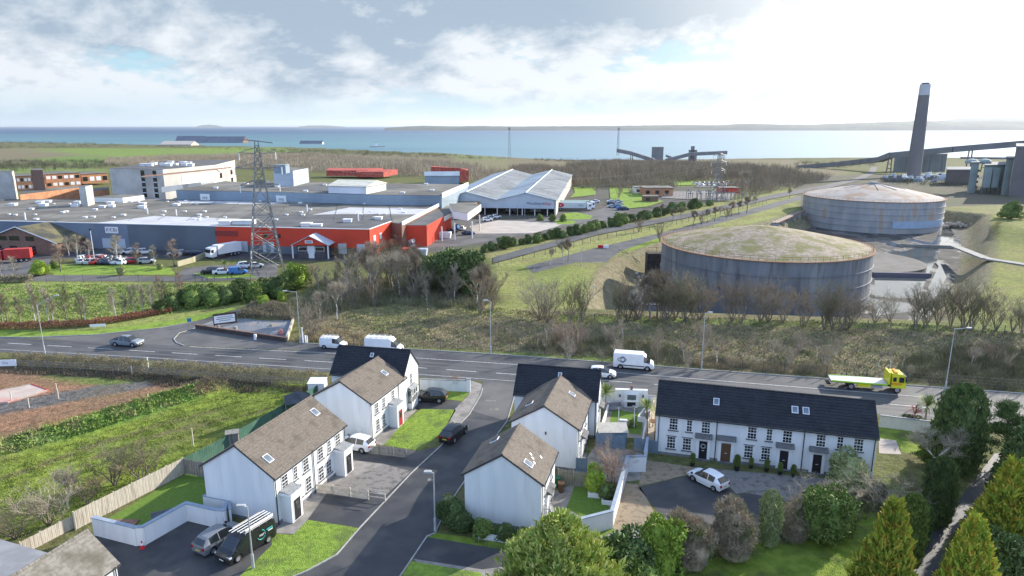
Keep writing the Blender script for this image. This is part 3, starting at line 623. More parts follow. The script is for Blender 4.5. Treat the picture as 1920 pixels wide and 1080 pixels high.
            o = MB().add([(-w / 2 - .5, -.62, h + .52), (w / 2 + .5, -.62, h + .52), (w / 2 + .5, -.62, h + .60), (-w / 2 - .5, -.62, h + .60), (-w / 2 - .5, -.003, h + .52), (w / 2 + .5, -.003, h + .52), (w / 2 + .5, -.003, h + .95), (-w / 2 - .5, -.003, h + .95)],
                         [(0, 1, 2, 3), (3, 2, 6, 7), (0, 4, 5, 1), (0, 3, 7, 4), (1, 5, 6, 2)]).build('door_canopy', m_sill, H, loc=P(u, 0)); o.rotation_euler[2] = a
            MB().box(-w / 2 - .3, -.5, .0, w / 2 + .3, -.003, .11).build('step', m_sill, dd)
            if kind == 'wreath':
                q = MB()
                for i in range(14):
                    t0, t1 = 2 * math.pi * i / 14, 2 * math.pi * (i + 1) / 14; q.tube((.24 * math.cos(t0), -.09, 1.6 + .24 * math.sin(t0)), (.24 * math.cos(t1), -.09, 1.6 + .24 * math.sin(t1)), .055, k=6)
                q.build('wreath', M('wreath_grey', (.35, .36, .35), rough=.9), dd)
    for sd_, u, t, w, h in sky:   # slope, distance along, fraction up the slope
        sl_ = math.atan2(ridge - eave, W / 2); y = W / 2 * t if sd_ == 'front' else W - W / 2 * t; z = eave + (ridge - eave) * t
        fr = MB(); fr.box(-w / 2, -h / 2, .05, w / 2, h / 2, .13)
        o = fr.build('rooflight', m_upvc, roof, loc=(u, y, z)); o.rotation_euler = (sl_ if sd_ == 'front' else -sl_, 0, 0)
        MB().box(-w / 2 + .07, -h / 2 + .07, .135, w / 2 - .07, h / 2 - .07, .15).build('pane', m_skyg, o)
    return H, roof
UP, DN = 3.05, .85
def bay(H, face, u, w=2.2, h=2.6):
    (ox, oy), a = face; c, s = math.cos(a), math.sin(a)
    o = MB().box(-w / 2, -.55, .02, w / 2, -.002, .85).build('bay_window', m_white, H, loc=(ox + c * u, oy + s * u, 0)); o.rotation_euler[2] = a
    b = MB().box(-w / 2 - .08, -.65, h, w / 2 + .08, -.002, h + .16).add([(-w / 2 - .06, -.62, h + .163), (w / 2 + .06, -.62, h + .163), (w / 2 + .06, -.004, h + .45), (-w / 2 - .06, -.004, h + .45)], [(0, 1, 2, 3)])
    b.build('bay_roof', m_lead, o)
    MB().box(-w / 2, -.5, .852, w / 2, -.004, h).build('bay_glass', m_glass, o)
    f = MB()
    for i in range(4): x = -w / 2 + w * i / 3; f.box(x - .05, -.56, .852, x + .05, -.504, h)
    for z in (.86, 1.75, h - .08): 
        for i in range(3): f.box(-w / 2 + w * i / 3 + .055, -.55, z, -w / 2 + w * (i + 1) / 3 - .055, -.506, z + .06)
    f.build('bay_frame', m_upvc, o)
fr = 'front'
H1, R1 = house('semi_detached_house', 'white pair of houses with brown roof and two boxed porches above the gravel drive', (-21.7, 56.3), 72, 12, 7.8, 5, 7.55, m_tileb,
    wins=[(fr, 1.55, UP, .95, 1.35), (fr, 3.2, UP, .62, 1.35), (fr, 4.9, UP, .95, 1.35), (fr, 7.4, UP, .95, 1.35), (fr, 9.0, UP, .62, 1.35), (fr, 10.6, UP, .95, 1.35),
          (fr, 3.5, DN, .95, 1.5), (fr, 5.1, DN, .95, 1.5), (fr, 7.3, DN, .95, 1.5), (fr, 8.7, DN, .95, 1.5)],
    doors=[(fr, 1.6, .95, 2.15, m_dk, 'porch'), (fr, 10.7, .95, 2.15, m_dk, 'porch')], sky=[('front', 1.25, .36, .72, .95), ('front', 10.4, .62, .75, .95)], pipes=[(fr, .15), (fr, 6.1), (fr, 11.85)])
H2, R2 = house('terrace_end_house', 'white house with brown roof, red door and boxed porch beside the bright lawn', (-16.4, 73.4), 72, 8.9, 7.4, 5, 7.15, m_tileb,
    wins=[(fr, 1.5, UP, .85, 1.3), (fr, 3.2, UP, .7, 1.3), (fr, 5.6, UP, .7, 1.3), (fr, 1.6, DN, .85, 1.45), (fr, 3.1, DN, .7, 1.45)],
    doors=[(fr, 5.2, .9, 2.1, m_red, 'porch')], sky=[('front', 6.7, .45, .7, .9)], pipes=[(fr, .15), (fr, 7.0)])
o = MB().box(-.09, 1.3, .85, -.003, 1.75, 1.45).build('meter_box', m_upvc, H2); o = MB().box(-.09, 4.1, .85, -.003, 4.5, 1.4).build('meter_box', m_upvc, H2)
H3, R3 = house('gabled_house', 'white house with black roof and bay window, black car outside its gable', (-23.4, 83.4), -11.5, 9.8, 5.6, 5, 7.67, m_tiled,
    wins=[('right', 2.75, UP, .8, 1.5), ], sky=[('front', 4.9, .72, .45, .6)], pipes=[(fr, 9.6)])
bay(H3, ((9.8, 0), R(90)), 2.6)
H4, R4 = house('terrace_middle_house', 'white house with brown roof wedged between two others on the right side of the lane', (6.9, 66.5), 75, 9.0, 7.2, 5, 7.15, m_tileb,
    wins=[(fr, 1.6, UP, .8, 1.3), (fr, 3.4, UP, .6, 1.3), (fr, 5.4, UP, .8, 1.3), (fr, 1.8, DN, .9, 1.4), (fr, 5.2, DN, .9, 1.4)], doors=[(fr, 3.5, .9, 2.1, m_upvc, 'plain')],
    sky=[('back', 3.2, .35, .7, .9), ('front', 6.4, .5, .65, .85)], pipes=[(fr, .15), (fr, 7.2)])
MB().cbox(-.08, 3.4, 3.9, .1, .14, .3).build('alarm_box', m_dk, H4)
H5, R5 = house('gable_fronted_house', 'white house, its broad blank gable behind dark shrubs, satellite dish on the sunny side', (2.6, 55.2), 75.5, 6.5, 7.2, 5, 7.32, m_tileb,
    wins=[(fr, 1.6, UP, .8, 1.3), (fr, 4.6, UP, .8, 1.3), (fr, 1.5, DN, .9, 1.4), (fr, 4.7, DN, .9, 1.4)], doors=[(fr, 3.1, .9, 2.1, m_upvc, 'plain')],
    sky=[('front', 1.3, .42, .75, .95), ('back', 5.2, .4, .75, .95)], pipes=[(fr, .15)])
for x, t in ((2.9, .45), (2.5, .37), (2.0, .3), (3.6, .22)):
    y = 3.6 * t; z = 5 + 2.32 * t; MB().add([(x - .12, y - .1, z + .02), (x + .12, y - .1, z + .02), (x + .12, y + .1, z + .22), (x - .12, y + .1, z + .22)], [(0, 1, 2, 3)]).build('roof_vent', m_upvc, R5)
dsh = MB().at((1.1, -.75, 1.9), 0, R(60)); dsh.lathe([(.0, -.06), (.25, -.04), (.42, .05), (.44, .06), (.3, 0)], 20); dsh.at().tube((1.1, -.72, 1.9), (1.1, -.02, 1.7), .03).build('satellite_dish', M('dish_grey', (.30, .28, .27), rough=.6), H5)
H6, R6 = house('gabled_house', 'white house with black roof behind the right side row, beside the walled garden', (.3, 76.6), -12, 9.9, 5.2, 5, 7.55, m_tiled,
    wins=[('right', 1.4, UP, .8, 1.3), ('right', 3.6, UP, .8, 1.3), ('right', 1.4, DN, .9, 1.4)], sky=[('front', 5.2, .72, .45, .6)], doors=[('right', 3.6, .9, 2.1, m_upvc, 'plain')], pipes=[(fr, 9.7)])
ups = [(1.9, .95), (3.6, .62), (5.35, .95), (10.15, .95), (11.9, .62), (13.7, .95), (17.0, .95), (18.85, .62), (20.6, .95)]
dns = [(1.75, .95), (3.45, .95), (9.95, .95), (11.7, .95), (18.65, .95), (20.3, .9)]
T, RT = house('terraced_houses', 'long white terrace with black tiled roof, four doors and dark window heads', (16.1, 70.7), -15.8, 22.3, 6.4, 5, 7.53, m_tiled,
    wins=[(fr, u, UP + .05, w, 1.4, 3 if w > .7 else 2, 4, True) for u, w in ups] + [(fr, u, DN, w, 1.45, 3, 4, True) for u, w in dns],
    doors=[(fr, 5.2, .85, 2.15, m_dk, 'wreath'), (fr, 7.6, 1.0, 2.2, m_brown, 'plain'), (fr, 13.55, .85, 2.15, m_dk, 'plain'), (fr, 16.85, .85, 2.15, m_dk, 'plain')],
    sky=[('front', 6.3, .5, .62, .85), ('front', 14.4, .5, .66, .85), ('front', 15.5, .5, .66, .85)], pipes=[(fr, .3), (fr, 6.5), (fr, 15.35), (fr, 22.1)])
# ---------------------------------------------------------------- vehicles
def paint(name, c, met=.0): return M('paint_' + name, c, tuple(min(1, x * 1.08) for x in c), 1.5, rough=.35, spec=.5, metal=met, coat=.35)
PT = {'white': (.72, .73, .74), 'silver': (.42, .43, .44), 'grey': (.16, .17, .18), 'black': (.012, .013, .016), 'navy': (.02, .035, .09), 'red': (.42, .02, .02), 'blue': (.04, .16, .42), 'steel': (.20, .23, .26), 'yellow': (.62, .60, .02)}
m_tyre = M('tyre_rubber', (.018, .018, .02), rough=.85)
m_rim = M('wheel_rim', (.42, .43, .44), rough=.35, metal=.6)
m_lamp = M('headlamp_glass', (.55, .58, .6), rough=.1, spec=.8)
m_tail = M('tail_lamp', (.35, .01, .01), rough=.2)
m_cg = M('car_glass', (.012, .016, .02), rough=.04, spec=.9)
m_trim = M('black_trim', (.02, .02, .022), rough=.6)
m_plw = M('plate_white', (.6, .6, .58), rough=.5); m_ply = M('plate_yellow', (.6, .45, .06), rough=.5)
# stations: x, zbottom, zbelt, ztop, halfwidth, top halfwidth, flags on the segment that follows (g side glass, s top glass)
KINDS = {
 'hatch': dict(L=4.2, W=1.78, st=[(-2.1, .42, .78, .82, .70, .58, ''), (-2.04, .28, .98, 1.02, .80, .66, 's'), (-1.55, .24, 1.02, 1.38, .86, .58, ''), (-1.3, .22, 1.0, 1.46, .88, .60, 'g'), (-.55, .20, .96, 1.53, .89, .61, ''), (-.48, .2, .955, 1.53, .89, .61, 'g'), (-.1, .20, .94, 1.53, .89, .61, 'g'), (.28, .20, .92, 1.47, .89, .60, 'gs'), (1.12, .20, .88, .98, .88, .72, ''), (1.6, .22, .82, .90, .86, .66, ''), (1.93, .28, .70, .76, .80, .58, ''), (2.08, .34, .58, .62, .70, .50, ''), (2.1, .38, .52, .56, .66, .46, '')], wb=(-1.3, 1.28), wr=.31),
 'suv': dict(L=4.45, W=1.84, st=[(-2.22, .45, .88, .92, .74, .62, ''), (-2.16, .32, 1.08, 1.12, .84, .68, 's'), (-1.78, .28, 1.12, 1.48, .90, .60, ''), (-1.55, .28, 1.10, 1.57, .91, .62, 'g'), (-.65, .25, 1.05, 1.66, .92, .64, ''), (-.57, .25, 1.05, 1.66, .92, .64, 'g'), (-.1, .25, 1.03, 1.66, .92, .64, 'g'), (.35, .25, 1.0, 1.59, .92, .62, 'gs'), (1.15, .25, .98, 1.08, .91, .76, ''), (1.7, .26, .93, 1.01, .89, .70, ''), (2.05, .32, .80, .87, .82, .62, ''), (2.19, .38, .66, .72, .74, .54, ''), (2.22, .42, .58, .62, .70, .5, '')], wb=(-1.35, 1.35), wr=.35),
 'saloon': dict(L=4.6, W=1.82, st=[(-2.3, .40, .70, .74, .72, .62, ''), (-2.25, .28, .90, .93, .80, .70, ''), (-1.75, .24, .94, .98, .87, .72, 's'), (-1.15, .22, .93, 1.38, .89, .60, 'g'), (-.55, .20, .91, 1.44, .90, .62, ''), (-.48, .2, .91, 1.44, .90, .62, 'g'), (.42, .20, .89, 1.40, .90, .62, 'gs'), (1.15, .20, .86, .93, .89, .76, ''), (1.9, .22, .76, .82, .87, .7, ''), (2.25, .30, .60, .64, .78, .6, ''), (2.3, .36, .54, .56, .74, .56, '')], wb=(-1.38, 1.4), wr=.32),
 'small_van': dict(L=4.3, W=1.8, st=[(-2.15, .34, 1.05, 1.72, .86, .74, ''), (-2.0, .26, 1.05, 1.82, .89, .78, ''), (.1, .24, 1.03, 1.84, .90, .78, ''), (.14, .24, 1.03, 1.84, .90, .78, 'g'), (.85, .22, 1.0, 1.74, .90, .72, 'gs'), (1.38, .22, .98, 1.08, .89, .78, ''), (1.9, .26, .88, .94, .86, .7, ''), (2.12, .34, .66, .70, .8, .62, ''), (2.15, .4, .6, .63, .76, .6, '')], wb=(-1.35, 1.35), wr=.31),
 'mid_van': dict(L=5.1, W=1.95, st=[(-2.55, .34, 1.1, 1.80, .92, .80, ''), (-2.4, .26, 1.1, 1.92, .96, .84, ''), (.45, .24, 1.08, 1.94, .97, .84, ''), (.5, .24, 1.08, 1.94, .97, .84, 'g'), (1.15, .22, 1.06, 1.84, .97, .78, 'gs'), (1.95, .22, 1.04, 1.14, .96, .84, ''), (2.35, .26, .90, .98, .93, .76, ''), (2.52, .34, .70, .74, .86, .66, ''), (2.55, .4, .62, .66, .84, .64, '')], wb=(-1.6, 1.62), wr=.34),
 'high_van': dict(L=6.1, W=2.05, st=[(-3.05, .36, 1.3, 2.38, .97, .88, ''), (-2.95, .3, 1.3, 2.48, 1.0, .92, ''), (1.2, .3, 1.3, 2.48, 1.02, .92, ''), (1.45, .28, 1.28, 2.42, 1.02, .88, ''), (1.5, .28, 1.26, 2.25, 1.02, .86, 'g'), (1.85, .26, 1.24, 2.05, 1.02, .82, 'gs'), (2.45, .26, 1.2, 1.3, 1.0, .88, ''), (2.9, .30, .98, 1.08, .96, .8, ''), (3.03, .4, .7, .76, .9, .72, ''), (3.05, .45, .6, .66, .88, .7, '')], wb=(-1.95, 2.05), wr=.36),
 'pickup': dict(L=5.25, W=1.83, st=[(-2.62, .5, .98, 1.0, .84, .82, ''), (-2.58, .42, 1.06, 1.08, .88, .84, ''), (-1.02, .36, 1.05, 1.08, .90, .84, ''), (-.98, .34, 1.04, 1.10, .90, .82, 's'), (-.78, .34, 1.03, 1.70, .90, .64, 'g'), (-.05, .32, 1.02, 1.76, .91, .66, ''), (.02, .32, 1.02, 1.76, .91, .66, 'g'), (.75, .32, 1.0, 1.70, .91, .64, 'gs'), (1.42, .32, 1.0, 1.10, .90, .80, ''), (2.25, .34, .94, 1.0, .88, .74, ''), (2.55, .42, .78, .82, .82, .66, ''), (2.62, .48, .68, .72, .78, .62, '')], wb=(-1.6, 1.62), wr=.38)}
def car_geo(kind):
    K = KINDS[kind]; st = K['st']; bd = MB(); gl = MB(); rg = []
    xs = []
    for i in range(len(st) - 1):       # refine so wheel arches can be cut
        a, b = st[i], st[i + 1]; n = max(1, int((b[0] - a[0]) / .16))
        for j in range(n):
            t = j / n; xs.append(tuple(a[k] + (b[k] - a[k]) * t for k in range(6)) + (a[6],))
    xs.append(st[-1])
    for x, zb, zl, zt, hw, tw, fl in xs:
        ar = zb
        for w in K['wb']:
            d = abs(x - w); rr = K['wr'] + .06
            if d < rr: ar = max(ar, K['wr'] + math.sqrt(rr * rr - d * d))
        ar = min(ar, zl - .05)
        zm = zb + (zl - zb) * .55; zm = max(zm, ar + .01)
        rg.append([(x, -hw * .93, ar), (x, -hw, zm), (x, -hw * .975, zl), (x, -tw, zt), (x, -tw * .8, zt + .035), (x, tw * .8, zt + .035), (x, tw, zt), (x, hw * .975, zl), (x, hw, zm), (x, hw * .93, ar)])
    n = len(rg); m = 10
    for i in range(n - 1):
        fl = xs[i][6]
        for j in range(m - 1):
            q = [rg[i][j], rg[i + 1][j], rg[i + 1][j + 1], rg[i][j + 1]]
            side = j in (2, 6); top = j in (3, 4, 5)
            if (side and 'g' in fl) or (top and 's' in fl): gl.add(q, [(0, 1, 2, 3)])
            else: bd.add(q, [(0, 1, 2, 3)])
        bd.add([rg[i][0], rg[i][9], rg[i + 1][9], rg[i + 1][0]], [(0, 1, 2, 3)])
    bd.add(rg[0], [tuple(range(m))]); bd.add(rg[-1], [tuple(range(m))[::-1]])
    return bd, gl, K
def wheel_geo(r, w=.2):
    t = MB(); t.T = Matrix.Rotation(R(90), 4, 'X'); t.lathe([(r * .62, -w / 2), (r, -w / 2 + .02), (r, w / 2 - .02), (r * .62, w / 2)], 18)
    q = MB(); q.T = Matrix.Rotation(R(90), 4, 'X'); q.lathe([(r * .6, -w / 2 - .005), (r * .62, -w / 2 + .02), (r * .62, w / 2 - .02), (r * .6, w / 2 + .005)], 14)
    return t, q
CARM = {}
def car(kind, col, loc, rz, label, cat='car', name=None, group=None, rear='y', extra=None):
    bd, gl, K = car_geo(kind); pm = paint(col, PT[col])
    H = empty(name or {'hatch': 'parked_car', 'suv': 'parked_car', 'saloon': 'parked_car'}.get(kind, kind), loc, rz, label, cat, group)
    bd.build('body', pm, H); gl.build('windows', m_cg, H)
    t, q = wheel_geo(K['wr']); tm, qm = t.mesh('tyre', m_tyre, True), q.mesh('rim', m_rim)
    hw = K['W'] / 2
    for x in K['wb']:
        for s in (-1, 1):
            o = inst(tm, 'wheel', H, (x, s * (hw - .13), K['wr'])); inst(qm, 'rim', o)
    xf = K['st'][-1][0]; xr = K['st'][0][0]; zf = K['st'][-3][2]; zr = K['st'][1][2]
    for s in (-1, 1):
        MB().box(xf - .32, s * hw * .78 - .2, zf - .17, xf - .09, s * hw * .78 + .12 * s + .0 + .1, zf - .02).build('headlight', m_lamp, H)
        MB().box(xr - .02, s * hw * .72 - .13, zr - .32, xr + .10, s * hw * .72 + .13, zr - .08).build('tail_light', m_tail, H)
        MB().box(K['st'][-4][0] - .28, s * (hw + .02) - .09, K['st'][-4][2] + .02, K['st'][-4][0] - .12, s * (hw + .02) + .09, K['st'][-4][2] + .16).build('mirror', m_trim if rear != 'b' else pm, H)
    MB().box(xf - .02, -.26, .42, xf + .02, .26, .53).build('number_plate', m_plw, H)
    MB().box(xr - .03, -.26, .62, xr + .01, .26, .73).build('number_plate', m_ply, H)
    MB().box(xf - .06, -.45, .54 if kind != 'high_van' else .62, xf + .012, .45, .66 if kind != 'high_van' else .85).build('grille', m_trim, H)
    MB().box(xr + .1, -hw * .9, .2, xf - .1, hw * .9, .27).build('underbody', m_trim, H)
    if extra: extra(H, pm, K)
    return H
FAR_ME = {}
def far_mesh(kind):
    if kind in FAR_ME: return FAR_ME[kind]
    bd, gl, K = car_geo(kind); n = len(bd.v); bd.add(gl.v, gl.f, 1)
    for x in K['wb']:
        for s in (-1, 1): bd.at((x, s * (K['W'] / 2 - .12), K['wr'])); bd.T = bd.T @ Matrix.Rotation(R(90), 4, 'X'); bd.lathe([(K['wr'], -.1), (K['wr'], .1)], 12, 2)
    bd.at(); xf = K['st'][-1][0]
    bd.box(xf - .3, -K['W'] * .42, .6, xf - .06, K['W'] * .42, .74, 3)
    me = bd.mesh('parked_car', [paint('silver', PT['silver']), m_cg, m_tyre, m_lamp]); FAR_ME[kind] = me; return me
def far_car(kind, col, x, y, rz, label, group, z=None, name='parked_car'):
    o = inst(far_mesh(kind), name, None, (x, y, gz(x, y) + .03 if z is None else z), rz, label=label, cat='car', group=group)
    o.material_slots[0].link = 'OBJECT'; o.material_slots[0].material = paint(col, PT[col]); return o
def W3(px, py, z=.02): x, y = G(px, py); return (x, y, z)
def rdir(P, x):   # heading of a world polyline near world x
    for a, b in zip(P[:-1], P[1:]):
        if a.x <= x <= b.x: return math.atan2(b.y - a.y, b.x - a.x)
    return 0
h = lambda p: rdir(LB, p[0])
def truck_cover(H, pm, K):
    MB().box(-2.5, -.78, 1.085, -1.02, .78, 1.13).build('load_cover', m_trim, H)
    b = MB()
    for s in (-.6, .6): b.bar((-.7, s, 1.79), (.6, s, 1.79), .05)
    MB().bar((-.7, -.6, 1.79), (.6, -.6, 1.79), .05).build('roof_rail', m_trim, H); MB().bar((-.7, .6, 1.79), (.6, .6, 1.79), .05).build('roof_rail', m_trim, H)
p = W3(239, 648); car('pickup', 'steel', p, h(p) , 'blue grey pickup truck driving right past the junction, shadow behind it', 'pickup truck', 'pickup_truck', extra=truck_cover)
def rack(H, pm, K, z, x0, x1, w=.75, lad=True):
    rm = M('rack_metal', (.45, .42, .38), rough=.5, metal=.3); b = MB()
    for s in (-w, w): b.bar((x0, s, z + .16), (x1, s, z + .16), .05)
    k = 5
    for i in range(k):
        x = x0 + (x1 - x0) * i / (k - 1); b.bar((x, -w, z + .14), (x, w, z + .14), .04)
        for s in (-w, w): b.bar((x, s, z - .02), (x, s, z + .14), .04)
    b.build('roof_rack', rm, H)
p = W3(626, 652); car('small_van', 'white', p, h(p), 'small white van with roof rack behind the ridge of the black roofed house', 'van', 'white_van', extra=lambda H, pm, K: rack(H, pm, K, 1.88, -1.9, .6))
p = W3(721, 660); car('high_van', 'white', p, h(p), 'large white van with roof rack, half hidden behind the black roof', 'van', 'white_van', extra=lambda H, pm, K: rack(H, pm, K, 2.52, -2.8, 1.0, .85))
def txt(name, body, size, loc, rot, mat, parent, align='CENTER', ext=.004):
    cu = bpy.data.curves.new(name, 'FONT'); cu.body = body; cu.size = size; cu.align_x = align; cu.align_y = 'CENTER'; cu.extrude = ext; cu.resolution_u = 3
    o = bpy.data.objects.new(name, cu); COL.objects.link(o); dg = bpy.context.evaluated_depsgraph_get(); me = bpy.data.meshes.new_from_object(o.evaluated_get(dg)); bpy.data.objects.remove(o)
    me.materials.clear(); me.materials.append(mat)
    o = bpy.data.objects.new(name, me); COL.objects.link(o); o.parent = parent; o.location = loc; o.rotation_euler = rot; return o
m_ink = M('ink_navy', (.03, .05, .12), rough=.6); m_redi = M('ink_red', (.55, .02, .04), rough=.6); m_teal = M('ink_teal', (.05, .38, .36), rough=.5); m_wh = M('ink_white', (.8, .8, .8), rough=.6)
def van_logo(H, pm, K):
    b = MB(); y = -1.035
    for cx, rx, rz_ in ((-1.75, .62, .30), (-1.62, .30, .46)):
        for i in range(20):
            t0, t1 = 2 * math.pi * i / 20, 2 * math.pi * (i + 1) / 20; b.tube((cx + rx * math.cos(t0), y, 1.55 + rz_ * math.sin(t0)), (cx + rx * math.cos(t1), y, 1.55 + rz_ * math.sin(t1)), .045, k=5)
    b.build('logo', m_ink, H)
    MB().box(-1.6, -1.05, .62, 1.6, -1.005, .74).build('side_moulding', m_trim, H)
p = W3(1188, 690); car('high_van', 'white', p, h(p), 'tall white panel van with dark round logo driving right on the main road', 'van', 'white_van', extra=van_logo)
p = W3(1128, 706); car('hatch', 'white', p, h(p), 'white car on the main road just below the tall white van, partly behind the roof', 'car', 'moving_car')
p = W3(808, 751); car('suv', 'black', p, R(172), 'black car parked on the drive beside the bay windowed gable', 'car')
p = W3(851, 820); car('suv', 'black', p, R(66), 'dark blue black car driving up the lane between the houses', 'car', 'moving_car')
p = W3(652, 858); car('suv', 'white', (p[0] + .4, p[1] + 2.2, 0), R(160), 'white car mostly hidden behind the second boxed porch', 'car')
p = W3(1327, 907); car('hatch', 'white', p, R(126), 'white hatchback parked on the dark court before the terrace', 'car')
p = W3(413, 1022); car('suv', 'grey', (p[0] - .1, p[1] + .2, .02), R(62), 'grey car reversed beside the dark ladder van at the white garden wall', 'car')
def nuri(H, pm, K):
    rack(H, pm, K, 1.98, -2.3, .6, .82)
    la = M('ladder_aluminium', (.6, .6, .58), rough=.35, metal=.5)
    for y0 in (-.35, .35):
        b = MB(); 
        for s in (-.17, .17): b.bar((-2.6, y0 + s, 2.24), (1.2 if y0 < 0 else .9, y0 + s, 2.24), .06)
        for i in range(12): b.bar((-2.5 + i * .3, y0 - .17, 2.24), (-2.5 + i * .3, y0 + .17, 2.24), .03)
        b.build('ladder', la, H)
    MB().tube((-2.4, .7, 2.26), (.5, .7, 2.26), .1, k=10).build('pipe_carrier', m_wh, H)
    b = MB(); y = .985
    for i in range(4, 21):
        t0, t1 = R(50 + 14 * i), R(50 + 14 * (i + 1)); b.tube((-.85 + .42 * math.cos(t0), y, 1.25 + .42 * math.sin(t0)), (-.85 + .42 * math.cos(t1), y, 1.25 + .42 * math.sin(t1)), .035, k=5)
    b.build('logo_ring', m_teal, H)
    txt('logo_text', 'nuri', .38, (-.95, .99, 1.25), (R(90), 0, R(180)), m_wh, H)
    MB().box(-2.1, .975, 1.35, -1.45, .99, 1.5).build('side_lettering', m_teal, H); MB().box(-2.1, .975, 1.2, -1.6, .99, 1.28).build('side_lettering', m_wh, H)
p = W3(463, 1030); car('mid_van', 'black', (p[0], p[1], .02), R(240), 'dark van with ladders on its roof and a teal ring logo, by the near lawn', 'van', 'work_van', extra=nuri)
# recovery truck
def recovery():
    p = W3(1622, 728); H = empty('recovery_truck', p, h(p), 'bright yellow flatbed recovery truck with empty silver deck on the main road', 'truck')
    ye = paint('yellow', PT['yellow']); st = M('deck_alloy', (.50, .50, .50), (.58, .58, .57), 1.5, rough=.45, metal=.3); gn = M('hi_vis_green', (.35, .62, .05), rough=.5)
    MB().add([(2.95, -1.12, .75), (4.75, -1.12, .75), (4.8, -1.12, 1.5), (4.5, -1.08, 2.55), (4.3, -1.0, 2.75), (2.95, -1.0, 2.8), (2.95, 1.12, .75), (4.75, 1.12, .75), (4.8, 1.12, 1.5), (4.5, 1.08, 2.55), (4.3, 1.0, 2.75), (2.95, 1.0, 2.8)],
      [(0, 1, 2, 3, 4, 5), (11, 10, 9, 8, 7, 6), (1, 7, 8, 2), (2, 8, 9, 3), (3, 9, 10, 4), (4, 10, 11, 5), (0, 5, 11, 6), (0, 6, 7, 1)]).build('cab', ye, H)
    MB().box(4.50, -.98, 1.62, 4.80, .98, 2.45).build('windscreen', m_cg, H)
    for s in (-1, 1):
        MB().box(3.85, s * 1.10 - .04, 1.62, 4.45, s * 1.10 + .04, 2.35).build('side_window', m_cg, H); MB().box(3.1, s * 1.10 - .035, 1.7, 3.5, s * 1.10 + .035, 2.3).build('side_window', m_cg, H)
        MB().box(2.98, s * 1.13 - .02, 1.25, 4.2, s * 1.13 + .02, 1.5).build('stripe', M('hi_vis_orange', (.75, .25, .02), rough=.5), H)
        MB().box(4.6, s * 1.25 - .09, 1.75, 4.72, s * 1.25 + .09, 2.3).build('mirror', m_trim, H)
        MB().box(4.73, s * .85 - .18, .85, 4.84, s * .85 + .18, 1.05).build('headlight', m_lamp, H)
    MB().box(2.5, -1.1, 1.2, 2.75, 1.1, 2.9).build('headboard', ye, H)
    MB().box(3.3, -.8, 2.82, 3.7, .8, 2.95).build('light_bar', M('beacon_orange', (.8, .3, .05), rough=.3), H)
    MB().add([(-4.75, -1.15, 1.08), (2.4, -1.15, 1.2), (2.4, 1.15, 1.2), (-4.75, 1.15, 1.08), (-4.75, -1.15, 1.16), (2.4, -1.15, 1.28), (2.4, 1.15, 1.28), (-4.75, 1.15, 1.16)], [(0, 3, 2, 1), (4, 5, 6, 7), (0, 1, 5, 4), (1, 2, 6, 5), (2, 3, 7, 6), (3, 0, 4, 7)]).build('deck', st, H)
    for s in (-1, 1):
        MB().box(-4.7, s * 1.19 - .03, 1.04, 2.45, s * 1.19 + .03, 1.24).build('deck_rail', gn, H)
        MB().box(-1.3, s * 1.0 - .12, .55, .35, s * 1.0 + .12, .98).build('tool_locker', ye, H)
        MB().box(.5, s * .95 - .12, .5, 1.9, s * .95 + .12, .9).build('fuel_tank', M('tank_grey', (.4, .4, .42), rough=.4, metal=.3), H)
    MB().box(-4.6, -.45, .7, 4.4, .45, .95).build('chassis', m_trim, H)
    MB().box(-5.2, -.9, .45, -4.7, .9, .6).build('tail_bar', m_trim, H)
    t, q = wheel_geo(.48, .34); tm, qm = t.mesh('tyre', m_tyre, True), q.mesh('rim', m_rim)
    for x in (-2.1, 3.75):
        for s in (-1, 1): inst(qm, 'rim', inst(tm, 'wheel', H, (x, s * .95, .48)))
recovery()
# lorries
def lorry(loc, rz, cabcol, boxmat, label, bl=9.0, detail=None, h=3.6):
    H = empty('articulated_lorry', loc, rz, label, 'lorry'); pm = paint(cabcol, PT[cabcol])
    MB().box(-bl, -1.25, 1.05, 0, 1.25, h).build('trailer', boxmat, H)
    MB().add([(.5, -1.2, .6), (2.4, -1.2, .6), (2.45, -1.2, 1.7), (2.15, -1.15, 3.1), (.5, -1.15, 3.3), (.5, 1.2, .6), (2.4, 1.2, .6), (2.45, 1.2, 1.7), (2.15, 1.15, 3.1), (.5, 1.15, 3.3)], [(0, 1, 2, 3, 4), (9, 8, 7, 6, 5), (1, 6, 7, 2), (2, 7, 8, 3), (3, 8, 9, 4), (0, 4, 9, 5), (0, 5, 6, 1)]).build('cab', pm, H)
    MB().box(2.15, -1.05, 1.75, 2.45, 1.05, 2.75).build('windscreen', m_cg, H)
    for s in (-1, 1): MB().box(1.4, s * 1.18 - .04, 1.8, 2.1, s * 1.18 + .04, 2.6).build('side_window', m_cg, H)
    MB().box(-bl + .3, -.5, .75, 2.2, .5, 1.04).build('chassis', m_trim, H)
    t, q = wheel_geo(.5, .34); tm, qm = t.mesh('tyre', m_tyre, True), q.mesh('rim', m_rim)
    for x in (-bl + 1.0, -bl + 2.2, -bl + 3.4, 1.7):
        for s in (-1, 1): inst(qm, 'rim', inst(tm, 'wheel', H, (x, s * 1.0, .5)))
    if detail: detail(H)
    return H
m_box = M('lorry_box_white', (.68, .69, .70), (.74, .74, .75), .5, rough=.5)
p = W3(404, 485); lorry((p[0] - .2, p[1] + 1, .03), R(238), 'white', m_box, 'white lorry backed against the loading bays of the red factory', 7.5,
   lambda H: MB().box(.02, -.8, 2.2, .45, .8, 3.5).build('fridge_unit', m_plw, H))
